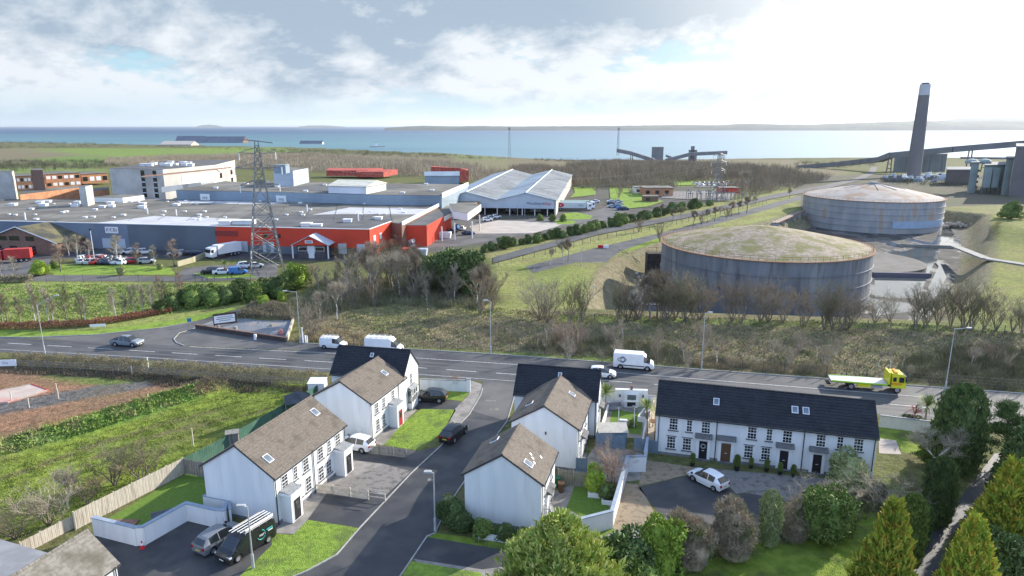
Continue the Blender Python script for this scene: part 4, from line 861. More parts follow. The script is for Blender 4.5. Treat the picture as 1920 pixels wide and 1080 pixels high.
def dq(H):
    b = MB(); b.T = Matrix.Translation((-11.2, -1.26, 2.35)) @ Matrix.Rotation(R(90), 4, 'X') @ Matrix.Diagonal((1.7, 1.0, 1, 1)); b.lathe([(1, 0), (1, .02)], 20); b.build('logo', m_redi, H)
    txt('logo_text', 'a', 1.7, (-10.9, -1.3, 2.4), (R(90), 0, 0), m_wh, H); txt('side_text', 'lynas', 1.0, (-2.2, -1.29, 2.35), (R(90), 0, 0), m_ink, H)
p = W3(1112, 402); gs = M('lorry_box_grey', (.50, .56, .58), (.56, .61, .62), .3, rough=.5)
qx = W3(1104, 396); lorry((qx[0] - 1, qx[1] + 3, .03), R(-4), 'white', gs, 'long white trailer with red oval logo beside the twin gabled warehouse', 14.5, dq)
lorry((qx[0] + 1.2, qx[1] + 9, .03), R(-4), 'white', M('lorry_box_green', (.28, .40, .34), rough=.6), 'green trailer parked behind the red logo trailer', 15.5)
# rows of parked cars far off
rng = random.Random(5); far_n = 0
def row(pts, n, rz, group, where, cols, kinds=('hatch', 'suv', 'saloon'), jit=.15, lead=''):
    a, b = [Vector(G(*q)) for q in pts]
    for i in range(n):
        t = i / max(1, n - 1); p = a.lerp(b, t); c = cols[i % len(cols)]
        far_car(rng.choice(kinds), c, p.x + rng.uniform(-jit, jit), p.y + rng.uniform(-jit, jit), rz + rng.uniform(-.04, .04) + (math.pi if rng.random() < .3 else 0), f'{c} car parked {where}, {nth(i + 1)} from the left', group)
row([(160, 494), (234, 495)], 7, R(80), 'cars in the double row behind the lawn', 'in the front row behind the oval lawn', ['silver', 'silver', 'red', 'black', 'navy', 'silver', 'white'])
row([(158, 489), (225, 489.5)], 6, R(80), 'cars in the double row behind the lawn', 'in the back row behind the oval lawn', ['white', 'red', 'silver', 'red', 'black', 'grey'])
far_car('hatch', 'red', *G(248, 493.5), R(30), 'bright red car alone right of the double row behind the lawn', 'single cars in the front car park')
far_car('suv', 'silver', *G(275, 494), R(15), 'silver car right of the bright red car behind the lawn', 'single cars in the front car park')
row([(228, 476), (272, 476)], 4, R(30), 'cars along the blue grey wall', 'under the Ryobi sign wall', ['silver', 'white', 'grey', 'white'])
row([(328, 479), (372, 478)], 4, R(20), 'cars along the dark grey wall', 'against the dark grey factory wall', ['silver', 'silver', 'black', 'navy'])
row([(8, 476), (58, 477.5)], 5, R(75), 'cars outside the brick office', 'before the brick office', ['navy', 'black', 'black', 'white', 'red'])
row([(395, 513), (416, 514)], 2, R(20), 'cars on the palm island', 'beside the small palm', ['black', 'white'])
far_car('small_van', 'blue', *G(447, 514), R(15), 'bright blue van at the foot of the near pylon', 'cars by the near pylon', name='parked_van')
far_car('suv', 'white', *G(461, 502), R(25), 'white car under the left leg of the near pylon', 'cars by the near pylon')
far_car('saloon', 'white', *G(478, 502), R(25), 'white car between the legs of the near pylon', 'cars by the near pylon')
for k, c, px, py, a, lb in (('small_van', 'blue', 856, 430, 80, 'pale blue van beside the canopy of the red factory'), ('hatch', 'white', 868, 431, 80, 'white car right of the pale blue van'), ('saloon', 'black', 846, 437, 20, 'black car at the white canopy post, left of the other two'), ('saloon', 'navy', 878, 440, 12, 'dark saloon alone in the open yard'),
    ('suv', 'white', 913, 415, 30, 'white car by the open front of the gabled warehouse'), ('hatch', 'silver', 921, 411, 30, 'silver car behind the white one at the gabled warehouse'), ('hatch', 'white', 930, 409, 30, 'rearmost white car beside the gabled warehouse')):
    far_car(k, c, *G(px, py), R(a), lb, 'cars in the factory yard')
row([(1148, 389), (1160, 389.5)], 2, R(5), 'cars in the small lay-by car park', 'in the front row of the lay-by', ['silver', 'blue']); row([(1146, 384), (1160, 384)], 2, R(5), 'cars in the small lay-by car park', 'in the second row of the lay-by', ['navy', 'silver'])
row([(1147, 379.5), (1159, 379.5)], 2, R(5), 'cars in the small lay-by car park', 'in the back row of the lay-by', ['white', 'silver']); row([(1164, 393.5), (1171, 394)], 2, R(5), 'cars in the small lay-by car park', 'at the foot of the lay-by', ['blue', 'navy'])
row([(1104, 384), (1115, 380)], 2, R(0), 'cars beyond the trailers', 'beyond the green trailer', ['black', 'white'])
for r_, (y0, y1, n, x0, x1) in enumerate([(345, 344, 9, 1302, 1372), (349, 348, 10, 1306, 1400), (345, 343, 12, 1400, 1485)]):
    row([(x0, y0), (x1, y1)], n, R(60), 'cars in the far car park beyond the substation', ['in the far car park, back left row', 'in the far car park, front row', 'in the far car park, right hand row'][r_], ['silver', 'white', 'grey', 'silver', 'navy', 'white', 'red', 'silver', 'black'], jit=.6)
far_car('hatch', 'silver', *G(1344, 352.5), R(10), 'silver car alone in front of the far car park', 'cars in the far car park beyond the substation')
# red and white lorry at the left edge
p = W3(12, 492); lorry((p[0], p[1], .03), R(200), 'red', M('lorry_box_red', (.45, .04, .03), (.5, .05, .04), .8, rough=.5), 'red and white lorry at the left edge of the car park', 6)
# ---------------------------------------------------------------- works, tanks and power station
def W_(name, c, k=1.12, s=.15, **kw): return M(name, c, tuple(x * k for x in c), s, tuple(x * .8 for x in c), s * .35, rough=.75, **kw)
m_felt = M('roof_felt', (.135, .128, .112), (.20, .19, .165), .12, (.10, .095, .085), .05, rough=.95, det=8)
m_feltl = M('roof_membrane', (.40, .40, .41), (.48, .48, .49), .2, rough=.9)
m_feltd = M('roof_felt_dark', (.085, .085, .088), (.12, .12, .12), .15, rough=.9)
m_clad_b = W_('cladding_blue_grey', (.17, .20, .25)); m_clad_d = W_('cladding_dark_grey', (.115, .135, .155)); m_clad_r = W_('cladding_red', (.55, .052, .024))
m_clad_l = W_('cladding_light', (.42, .47, .52)); m_clad_w = W_('cladding_white', (.66, .67, .68)); m_clad_s = W_('cladding_sky', (.24, .30, .35))
m_conc_p = M('concrete_panel', (.42, .40, .36), (.52, .50, .45), .2, (.33, .31, .28), .07, rough=.85)
m_brick = M('brick_brown', (.17, .10, .075), (.23, .14, .10), 1.5, rough=.9); m_bricko = M('brick_orange', (.40, .19, .10), (.50, .25, .13), .6, rough=.9)
m_asb = M('sheet_roof', (.17, .19, .20), (.22, .245, .25), .12, (.13, .145, .15), .05, rough=.7)
m_rooflt = M('roof_light_strip', (.19, .18, .19), (.24, .22, .23), .3, rough=.7)
m_trimw = M('white_trim', (.74, .74, .72), rough=.7)
def seg(a, b, t, dz=0): return (a[0] + (b[0] - a[0]) * t, a[1] + (b[1] - a[1]) * t)
def slab(H, fp, z, mat, name='roof', t=.12): return MB().prism(fp, z, z + t).build(name, mat, H)
def wallseg(H, a, b, z0, z1, mat, name='wall_panel', t=.25, off=.03):
    """a panel standing on the outside (right-hand side walking a->b)"""
    d = Vector((b[0] - a[0], b[1] - a[1])).normalized(); n = Vector((d.y, -d.x))
    A = Vector(a[:2]) + n * off; B = Vector(b[:2]) + n * off
    return MB().prism([tuple(A), tuple(B), tuple(B + n * t), tuple(A + n * t)], z0, z1).build(name, mat, H)
def fl(px, z): return [flat(x, y, z) for x, y in px]
# --- main works building
ZR = 7.3
WR = fl([(50, 417), (405, 426), (691, 432), (732, 417), (753, 421.5), (840, 377), (590, 370), (440, 373), (320, 374), (0, 374), (-300, 374), (-300, 409)], ZR)
H = empty('factory', (0, 0, 0), 0, 'huge flat roofed factory, blue grey then dark grey then red along its front', 'factory')
MB().prism(WR, 0, ZR).build('wall', m_brick, H)
slab(H, WR, ZR + .003, m_felt)
c0, c1, c2, c3, c4, c5, c6 = WR[11], WR[0], WR[1], WR[2], WR[3], WR[4], WR[5]
wallseg(H, c0, c1, 0, ZR + .25, m_clad_b); cm = seg(c1, c2, .545)
wallseg(H, c1, cm, 0, ZR + .25, m_clad_b); wallseg(H, cm, c2, 0, ZR + .25, m_clad_d, off=.05)
wallseg(H, c2, c3, 2.2, ZR + .25, m_clad_r); wallseg(H, c2, seg(c2, c3, .6), 0, 2.19, m_clad_d, off=.02)
wallseg(H, c3, c4, 0, ZR + .25, m_clad_r); wallseg(H, c5, c6, ZR - .2, ZR + .95, m_trimw, 'parapet'); 
for a, b in ((c0, c1), (c1, c2), (c2, c3), (c3, c4)): wallseg(H, a, b, ZR + .26, ZR + .45, m_trimw, 'roof_edge', .35)
# lighter and darker fields of roofing
for P, mt in (([(585, 403), (655, 389), (806, 392), (790, 402), (640, 401)], m_feltl), ([(180, 418), (290, 405), (470, 411), (400, 424)], m_feltl), ([(420, 424), (470, 400), (590, 402), (690, 404), (740, 408), (735, 416), (690, 429)], m_feltd), ([(0, 376), (420, 376), (380, 386), (0, 390)], m_feltd if False else m_felt), ([(330, 376), (470, 378), (540, 380), (500, 383), (340, 381)], m_feltl)):
    MB().prism(fl(P, ZR + .13), ZR + .126, ZR + .15 + .01 * random.Random(len(P)).random()).build('roof_patch', mt, H)
for i in range(15):
    p0, p1 = flat(20 + i * 55, 414 - (i % 2), ZR + .13), flat(130 + i * 46, 377, ZR + .13); d = (Vector(p1) - Vector(p0)).normalized(); n = Vector((-d.y, d.x)) * .09
    if poly_sd(WR, p0[0], p0[1]) > 1 and poly_sd(WR, p1[0], p1[1]) > 1: MB().prism([tuple(Vector(p0) - n), tuple(Vector(p1) - n), tuple(Vector(p1) + n), tuple(Vector(p0) + n)], ZR + .128, ZR + .19 + .002 * i).build('roof_seam', m_feltd, H)
vr = random.Random(11); vl = [(25, 386, 1.5), (75, 382, 1.5), (82, 387, 1.6), (90, 380, 1.4), (147, 382, 1.5), (142, 388, 1.6), (193, 390, 1.4), (207, 383, 1.4), (209, 389, 1.4), (268, 384, 1.3), (267, 391, 1.5), (331, 386, 1.4), (424, 422, 2.2), (448, 421, 2.2), (467, 421, 2.2), (575, 425, 1.8), (589, 425, 1.2), (598, 425, 1.2), (652, 417, 1.6), (710, 412, 1.4)]
for i in range(52): vl.append((vr.uniform(5, 820), vr.choice([379, 383, 394, 399, 404, 409, 413]) + vr.uniform(-1, 1), vr.uniform(.5, .9)))
for px, py, s in vl:
    x, y = flat(px, py, ZR)
    if poly_sd(WR, x, y) > 2: inst(FAR_ME.setdefault('vent', MB().cbox(0, 0, 0, 1.5, 1.2, .55).cbox(0, 0, .56, 1.7, 1.4, .15).mesh('roof_vent', m_trimw)), 'roof_vent', H, (x, y, ZR + .17), vr.uniform(-.1, .1), (s, s, s * .8))
for px, py, hh in ((48, 413, 2.4), (331, 405, 2.2), (277, 402, 2), (672, 415, 2.6), (576, 397, 2.4), (692, 373, 0)):
    if hh: x, y = flat(px, py, ZR); MB().tube((x, y, ZR + .1), (x, y, ZR + hh), .22, k=8).build('flue', m_trimw, H)
# Ryobi sign (white board, dark letters, red O B)
def board(H, c, ang, w, h, z, mat=m_trimw, name='sign_board'):
    o = MB().box(-w / 2, -.12, -h / 2, w / 2, 0, h / 2).build(name, mat, H, loc=(c[0], c[1], z)); o.rotation_euler[2] = ang; return o
def on(a, b, t, off): d = Vector((b[0] - a[0], b[1] - a[1])).normalized(); n = Vector((d.y, -d.x)); q = seg(a, b, t); return (q[0] + n.x * off, q[1] + n.y * off), math.atan2(d.y, d.x)
xr = flat(196, 433, 6.0)[0]; t = (xr - c1[0]) / (cm[0] - c1[0]); q, an = on(c1, cm, t, .32)
o = board(H, q, an, 4.3, 1.9, 5.7); 
txt('sign_text', 'RY', 1.45, (-.95, -.125, 0), (R(90), 0, 0), m_ink, o); txt('sign_text', 'O', 1.45, (.22, -.125, 0), (R(90), 0, 0), m_redi, o); txt('sign_text', 'BI', 1.45, (1.2, -.125, 0), (R(90), 0, 0), m_ink, o)
q, an = on(c1, cm, t + .005, .30); board(H, q, an, 7.6, 2.9, 1.7, m_clad_l, 'wall_panel')
x, a2 = on(cm, c2, .001, 0)
# red part: louvre, small windows, dock doors
q, an = on(c2, c3, .07, .3); b = MB()
board(H, q, an, 7, 1.5, 5.6, M('louvre_dark_red', (.20, .03, .025), (.3, .05, .04), 8, rough=.8), 'louvre')
for tt, w in ((.41, 1.8), (.33, 1.2)): q, an = on(c2, c3, tt, .34); board(H, q, an, w, 1.1, 5.2, m_cg, 'window')
for tt in (.13, .18, .335, .355, .83, .95): q, an = on(c2, c3, tt, .34); board(H, q, an, 2.4, 3.0, 1.9, m_clad_l, 'dock_door')
for tt, zz in ((.18, 4.6), (.2, 1.6), (.45, 4.6)): q, an = on(c3, c4, tt, .36); board(H, q, an, 1.6, 1.7, zz, m_upvc, 'window')
# entrance lodge in front of the red wall
Hl = empty('entrance_lodge', (0, 0, 0), 0, 'red gabled entrance lodge with white posts before the red factory wall', 'building')
gx_, gy_ = G(584, 484); a_ = R(-3)
Hl.location = (gx_, gy_, 0); Hl.rotation_euler[2] = a_; MB().box(-4.0, 0, 0, 4.0, 8, 3.6).build('wall', M('brick_dark', (.07, .065, .075), (.1, .09, .1), 2, rough=.9), Hl)
MB().xprism([(-5.2, 3.7), (5.2, 3.7), (0, 6.1)], -.6, .3).build('gable', m_clad_r, Hl)
for s in (-1, 1): MB().add([(s * 5.4, -.8, 3.62), (s * 5.4, 9, 3.62), (0, 9, 6.25), (0, -.8, 6.25), (s * 5.4, -.8, 3.8), (s * 5.4, 9, 3.8), (0, 9, 6.43), (0, -.8, 6.43)], [(0, 1, 2, 3), (4, 5, 6, 7), (0, 3, 7, 4), (0, 4, 5, 1), (1, 5, 6, 2), (3, 2, 6, 7)]).build('roof', m_clad_l, Hl)
for s in (-5, 5): MB().box(s - .16, -.6, 0, s + .16, -.3, 3.65).build('post', m_trimw, Hl)
for x0 in (-3.6, 1.2): MB().box(x0, -.06, 2.0, x0 + 2.6, -.003, 3.2).build('window', m_upvc, Hl); MB().box(x0 + .1, -.09, 2.1, x0 + 2.5, -.064, 3.1).build('pane', m_cg, Hl)
MB().box(-.9, -.12, 1.4, 1.1, -.004, 3.5).build('panel', m_clad_w, Hl); MB().box(-.7, -.1, 0, .9, -.004, 1.38).build('door', m_upvc, Hl); MB().box(-1.3, -.72, 4.3, .9, -.61, 5.1).build('sign_board', m_clad_w, Hl); MB().box(-1.0, -.75, 4.5, .6, -.724, 4.9).build('sign_panel', m_clad_s, Hl)
# canopies right of the red block
def canopy(name, label, P, z0, z1, wm, rm, posts=(), base=None, red=None):
    Hc = empty(name, (0, 0, 0), 0, label, 'canopy'); fp = fl(P, z1)
    MB().prism(fp, z0, z1).build('fascia', wm, Hc); slab(Hc, fl(P, z1), z1 + .003, rm)
    for px, py in posts: x, y = flat(px, py, z0); MB().tube((x, y, 0), (x, y, z0), .22, k=8).build('post', m_trimw, Hc)
    return Hc, fp
Hc, fp = canopy('red_store', 'plain red windowless block with flat roof at the factory corner', [(755, 423), (800, 423), (846, 398), (812, 397)], .0, 6.4, m_clad_r, m_feltd)
Hc, fp = canopy('loading_canopy', 'white edged canopy running back from the red corner block', [(801, 423.5), (850, 397), (869, 396), (880, 388), (835, 386), (812, 397), (822, 400)], 4.6, 6.2, m_trimw, m_felt, [(828, 425), (850, 412)])
wallseg(Hc, fp[0], seg(fp[0], fp[1], .56), 4.7, 6.1, m_clad_r, off=.05, t=.08)
Hc, fp = canopy('white_canopy', 'white boxed canopy on posts left of the gabled warehouse', [(850, 396.5), (877, 400), (902, 383), (842, 382)], 5.6, 8.0, m_trimw, m_felt, [(885, 415), (852, 418), (899, 403)])
Hs = empty('brick_store', (0, 0, 0), 0, 'low tan brick store under the white boxed canopy', 'building'); x0, y0 = G(872, 412); MB().prism([(x0 - 8, y0 + 4), (x0 + 3, y0 + 4), (x0 + 5, y0 + 16), (x0 - 8, y0 + 16)], 0, 5.5).build('wall', m_bricko, Hs); MB().prism([(x0 - 8.2, y0 + 3.8), (x0 + 3.2, y0 + 3.8), (x0 + 5.2, y0 + 16.2), (x0 - 8.2, y0 + 16.2)], 5.505, 5.58).build('roof', m_felt, Hs)
# --- second works block behind
Z2 = 11
P2 = [(330, 357), (560, 361.5), (722, 366), (828, 367), (877, 346), (640, 343.5), (560, 339.5), (455, 342), (420, 340)]
H = empty('factory', (0, 0, 0), 0, 'pale blue walled factory block with flat roof and square logo signs, behind', 'factory'); fp = fl(P2, Z2)
MB().prism(fp, 0, Z2).build('wall', m_clad_s, H); slab(H, fp, Z2 + .003, m_felt)
wallseg(H, fp[3], fp[4], Z2 - .8, Z2 + 1.0, m_trimw, 'parapet'); MB().prism(fl([(500, 356), (600, 345), (760, 350), (700, 362)], Z2 + .13), Z2 + .125, Z2 + .16).build('roof_patch', m_feltd, H)
for t_ in (.24, .86):
    q, an = on(fp[0], fp[1], t_, .1); o = board(H, q, an, 4.2, 2.9, Z2 - 2.6); txt('sign_text', 'ppg', 1.5, (0, -.13, .15), (R(90), 0, 0), m_ink, o)
for i in range(14):
    x, y = flat(vr.uniform(400, 840), vr.uniform(345, 364), Z2)
    if poly_sd(fp, x, y) > 3: inst(FAR_ME['vent'], 'roof_vent', H, (x, y, Z2 + .17), 0, (1, 1, .8))
# white gabled plant room on its roof
def shed(name, label, cat, px0, py0, px1, py1, z0, eave, ridge, dep, wm, rm, ang=None, gable='x'):
    """front-left and front-right base pixels at height z0; ridge along the front"""
    a = Vector(flat(px0, py0, z0)); b = Vector(flat(px1, py1, z0)); L = (b - a).length; an = math.atan2(b.y - a.y, b.x - a.x)
    Hh = empty(name, (a.x, a.y, z0), an, label, cat)
    MB().add([(0, 0, 0), (L, 0, 0), (L, dep, 0), (0, dep, 0), (0, 0, eave), (L, 0, eave), (L, dep, eave), (0, dep, eave), (0, dep / 2, ridge), (L, dep / 2, ridge)], [(0, 1, 5, 4), (1, 2, 6, 9, 5), (2, 3, 7, 6), (3, 0, 4, 8, 7), (0, 3, 2, 1), (4, 5, 9, 8), (6, 7, 8, 9)]).build('wall', wm, Hh)
    MB().add([(-.4, -.4, eave - .05), (L + .4, -.4, eave - .05), (L + .4, dep / 2, ridge + .12), (-.4, dep / 2, ridge + .12), (L + .4, dep + .4, eave - .05), (-.4, dep + .4, eave - .05), (-.4, -.4, eave - .2), (L + .4, -.4, eave - .2), (L + .4, dep + .4, eave - .2), (-.4, dep + .4, eave - .2)], [(0, 1, 2, 3), (3, 2, 4, 5), (6, 7, 1, 0), (8, 9, 5, 4), (7, 8, 4, 2, 1), (9, 6, 0, 3, 5)]).build('roof', rm, Hh)
    return Hh, L
shed('plant_room', 'white shed with cream roof standing on the pale blue factory', 'building', 616, 362, 687, 364, Z2 + .15, 2.9, 4.4, 17, m_clad_w, M('sheet_cream', (.55, .52, .42), (.6, .58, .48), .5, rough=.8))
def blk(name, label, cat, P, ztop, z0, wm, rm=None, kids=None):
    Hb = empty(name, (0, 0, 0), 0, label, cat); fp = fl(P, ztop); MB().prism(fp, z0, ztop).build('wall', wm, Hb)
    slab(Hb, fp, ztop + .003, rm or m_felt, 'roof', .1); return Hb, fp
Hb, fp = blk('plant_house', 'pale blue box with taller stub tower at the far edge of the works roof', 'building', [(512, 321), (549, 320.5), (578, 315), (544, 314)], 17.5, Z2 - 8, m_clad_l)
q = flat(513, 309, 21); MB().prism([q, (q[0] + 4.6, q[1]), (q[0] + 4.6, q[1] + 5), (q[0], q[1] + 5)], 17.6, 21).build('stub_tower', m_clad_s, Hb)
# --- tall white works building
Pt = [(205, 316), (305, 318), (404, 309), (440, 300), (400, 300), (308, 302)]
Ht, fp = blk('works_tower_building', 'tall pale concrete building with two dark stair strips on its shaded end', 'building', Pt, 18.5, 0, m_conc_p, m_feltd)
for t_ in (.62, .84):
    q, an = on(fp[0], fp[1], t_, .02); o = MB().box(-.9, -.1, 1, .9, 0, 18).build('stair_glazing', m_cg, Ht, loc=(*q, 0)); o.rotation_euler[2] = an
    for i in range(7): MB().box(-.9, -.13, 2 + i * 2.2, .9, -.102, 2.5 + i * 2.2).build('spandrel', m_clad_l, o)
for t_, w, zz, h_, mt in ((.3, 26, 10.5, 2.2, m_clad_b), (.62, 22, 12, 6, m_clad_w), (.8, 24, 9, 4, m_clad_w), (.5, 60, 16.6, .5, m_brick)):
    q, an = on(fp[1], fp[2], t_, .02); o = MB().box(-w / 2, -.1, zz - h_ / 2, w / 2, 0, zz + h_ / 2).build('ribbon_window' if mt is m_cg else 'panel', mt, Ht, loc=(*q, 0)); o.rotation_euler[2] = an
for t_ in (.2, .75):
    for zz in (9, 13): q, an = on(fp[2], fp[3], t_, .02); o = MB().box(-2.4, -.1, zz - 1.2, 2.4, 0, zz + 1.2).build('window', m_cg, Ht, loc=(*q, 0)); o.rotation_euler[2] = an
for i in range(14):
    x, y = flat(vr.uniform(245, 360), vr.uniform(305, 312), 18.6)
    if poly_sd(fp, x, y) > 1: inst(FAR_ME['vent'], 'roof_vent', Ht, (x, y, 18.62), 0, (1.6, 1.6, 1.6))
# --- left edge and brick offices
blk('pale_works_block', 'pale ribbed block cut by the left edge of the photo', 'building', [(-160, 325), (22, 322), (26, 320), (-160, 318)], 17, 0, m_conc_p)
def win_block(name, label, px0, px1, ybot, ytop0, dep, ang, mat, rows, n, z0=0.):
    a = Vector(flat(px0, ybot, z0)); b = Vector(flat(px1, ybot - ang, z0)); L = (b - a).length; an = math.atan2(b.y - a.y, b.x - a.x); h_ = zat(a.y, ytop0) - z0
    Hh = empty(name, (a.x, a.y, z0), an, label, 'building'); MB().box(0, 0, 0, L, dep, h_).build('wall', mat, Hh); MB().box(-.3, -.3, h_ + .003, L + .3, dep + .3, h_ + .3).build('roof', m_felt, Hh)
    for r_ in range(rows):
        for i in range(n):
            w = L / n * .7; x = L * (i + .5) / n; z = h_ * (r_ + .5) / rows
            MB().box(x - w / 2, -.1, z - h_ / rows * .22, x + w / 2, -.003, z + h_ / rows * .22).build('window', m_upvc if (i + r_) % 3 else m_cg, Hh)
    return Hh
win_block('brick_office_block', 'orange brick office block with two bands of white windows, far left', 27, 88, 358, 331, 22, 3, m_bricko, 2, 9)
win_block('brick_office_block', 'orange brick block with small square windows right of the banded one', 88, 153, 353, 327, 22, 4, m_bricko, 2, 6)
win_block('brick_office_block', 'distant brick block with blue roof left of the tall pale building', 155, 204, 345, 327, 25, 3, m_bricko, 1, 4)
blk('rooftop_hut', 'dark brick hut on the roof beyond the office blocks', 'building', [(57, 319), (80, 319), (80, 316), (57, 316)], 18, 4, m_brick)
blk('low_brick_store', 'long orange brick store with flat roof before the office blocks', 'building', [(37, 365), (147, 352), (147, 349), (40, 357)], 9.6, 0, m_bricko)
blk('concrete_stair_tower', 'narrow pale stair tower between the brick store and tall building', 'building', [(147, 350), (160, 350), (173, 347), (160, 347)], 14.5, 0, m_conc_p)
blk('low_brick_store', 'short brick store with flat roof by the stair tower', 'building', [(173, 358), (204, 355), (204, 351), (176, 353)], 9.5, 0, m_bricko)
blk('white_lean_to', 'white walled low block before the tall pale building', 'building', [(175, 370), (230, 371), (270, 366), (215, 365)], 9.3, 7.3, m_trimw)
# --- brick office at lower left with big gable
a = Vector(G(-30, 474)); b = Vector(G(108, 478)); L = (b - a).length; an = math.atan2(b.y - a.y, b.x - a.x)
Ho = empty('gabled_brick_office', (a.x, a.y, 0), an, 'brown brick office with wide gable and white verge beside the blue grey wall', 'office')
apx = L * .50; hz = 7.6; ez = 3.4; dep = 14
MB().xprism([(0, 0), (L, 0), (L, ez), (apx, hz), (0, ez)], 0, dep).build('wall', m_brick, Ho)
MB().add([(-.6, -.4, ez - .1), (apx, -.4, hz + .15), (apx, dep + .3, hz + .15), (-.6, dep + .3, ez - .1)], [(0, 1, 2, 3)]).build('roof', M('slate_blue', (.13, .16, .20), (.17, .20, .25), 1, rough=.7), Ho)
MB().add([(apx, -.4, hz + .15), (L + .6, -.4, ez - .1), (L + .6, dep + .3, ez - .1), (apx, dep + .3, hz + .15)], [(0, 1, 2, 3)]).build('roof', M('roof_moss', (.16, .14, .07), (.06, .06, .05), .25, rough=.9), Ho)
for xa, za, xb, zb in ((-.7, ez - .05, apx, hz + .25), (apx, hz + .25, L + .7, ez - .05)): MB().bar((xa, -.45, za), (xb, -.45, zb), .2).build('verge', m_trimw, Ho)
for x, z, w in ((L * .22, 1.1, 1.8), (L * .42, 1.1, 2.4), (L * .30, 3.9, 2.2), (L * .45, 3.9, 3.2), (L * .66, 3.9, 2.6), (L * .68, .2, 1.9)):
    MB().box(x - w / 2, -.1, z, x + w / 2, -.003, z + 1.25 if z > .5 else 2.4).build('window' if z > .5 else 'door', m_cg, Ho)
# --- twin gabled warehouse
ax = Vector((17.9, 278.7)); D_ = Vector((.128, .992)).normalized(); Nn = Vector((-.992, .128)).normalized(); WL = 150.; GW = 24.6
Hw = empty('twin_gabled_warehouse', (ax.x, ax.y, 0), math.atan2(-Nn.y, -Nn.x), 'vast grey warehouse with two ribbed gabled roofs and open loading front', 'warehouse')
e, r = 6.4, 9.2; X0 = -2 * GW
MB().box(X0, 14, -3, 0, WL, e - .1).build('wall', m_conc_p, Hw)
MB().xprism([(0, 2.9), (0, e), (-GW / 2, r), (-GW, e - .2), (-1.5 * GW, r), (X0, e), (X0, 2.9)], 0, .3).build('front_gable', m_clad_l, Hw)
MB().xprism([(0, -3), (0, e), (-GW / 2, r), (-GW, e - .2), (-1.5 * GW, r), (X0, e), (X0, -3)], WL + .02, WL + .3).build('rear_gable', m_clad_l, Hw)
MB().box(-.6, 0, 0, .0, 14, e - .1).build('side_wall', m_conc_p, Hw); MB().box(X0, 0, 0, X0 + .6, 14, e - .1).build('side_wall', m_conc_p, Hw)
MB().box(X0 + .7, 13.5, 0, -.7, 13.9, 5.8).build('loading_front', m_dk, Hw)
for i in range(9): x = X0 + 4 + i * 5.2; MB().box(x, .3, 0, x + .3, .6, 2.88).build('post', m_trimw, Hw)
for i, w in ((1, 3.2), (4, 4.5), (6, 4.5)): MB().box(X0 + 5 + i * 5.4, 13.2, 0, X0 + 5 + i * 5.4 + w, 13.48, 2.6).build('roller_door', m_clad_l, Hw)
for k, (xa, za, xb, zb, mt) in enumerate(((X0 - .5, e - .05, -1.5 * GW, r + .1, m_clad_s), (-1.5 * GW, r + .1, -GW, e - .1, m_asb), (-GW, e - .1, -GW / 2, r + .1, m_clad_s), (-GW / 2, r + .1, .5, e - .05, m_asb))):
    b = MB(); nn = 30
    for i in range(nn):      # sheeting bays with a slight step at each lap
        y0, y1 = -.5 + (WL + 1) * i / nn, -.5 + (WL + 1) * (i + 1) / nn; b.add([(xa, y0, za), (xb, y0, zb), (xb, y1, zb + .05), (xa, y1, za + .05)], [(0, 1, 2, 3)])
        if mt is m_asb:
            for f0 in (.18, .42, .66):
                if i not in (0, 29) and i % 2: b.add([(xa + (xb - xa) * f0, y0 + .4, za + (zb - za) * f0 + .07), (xa + (xb - xa) * (f0 + .12), y0 + .4, za + (zb - za) * (f0 + .12) + .07), (xa + (xb - xa) * (f0 + .12), y1 - .4, za + (zb - za) * (f0 + .12) + .09), (xa + (xb - xa) * f0, y1 - .4, za + (zb - za) * f0 + .09)], [(0, 1, 2, 3)], 1)
    b.build('roof', [mt, m_rooflt], Hw)
    if mt is m_asb: MB().bar((xa, -.6, za + .12), (xb, -.6, zb + .12), .3).build('verge', m_trimw, Hw); MB().bar((xa, -.6, za + .15), (xa, WL, za + .2), .35).build('ridge_cap', m_trimw, Hw)
txt('sign_text', 'Woodward', 1.5, (-8.6, -.05, 5.0), (R(90), 0, 0), m_ink, Hw); txt('sign_text', 'village', 1.5, (-3.6, -.05, 5.0), (R(90), 0, 0), m_redi, Hw)
MB().box(.003, 88, .5, .12, 100, 5.6).build('roller_door', m_trimw, Hw); MB().box(.003, 20, 0, .12, 24, 3.4).build('roller_door', m_dk, Hw)
# --- sheds and red stacks behind the works
for i, (a, b, t_, bt) in enumerate([(612, 690, 319.5, 325), (668, 719, 322, 327)]):
    x0, y0 = flat(a, bt, 0); x1, _ = flat(b, bt, 0); MB().prism([(x0, y0), (x1, y0), (x1 + 6, y0 + 30), (x0 - 6, y0 + 30)], -2, zat(y0, t_)).build('red_stock_pile', M('stock_red', (.42, .06, .04), (.50, .12, .09), .5, (.22, .04, .03), .8, rough=.8), label=['long red stack of stock behind the works, left one', 'shorter red stack of stock behind the works, nearer one'][i], cat='stock pile')
shed('blue_shed', 'pale blue curved shed beside a red tarpaulin at the back of the works', 'shed', 797, 345, 861, 344.5, 4, 4.6, 6.4, 14, m_clad_s, m_clad_s)
x0, y0 = flat(861, 341, 0); MB().prism([(x0, y0), (x0 + 6, y0 + 4), (x0 + 4, y0 + 24), (x0 - 20, y0 + 24), (x0 - 20, y0 + 14)], 0, [9, 7, 7, 9, 9]).build('red_tarpaulin', MATS['stock_red'], label='red tarpaulin heap right behind the pale blue shed', cat='tarpaulin')
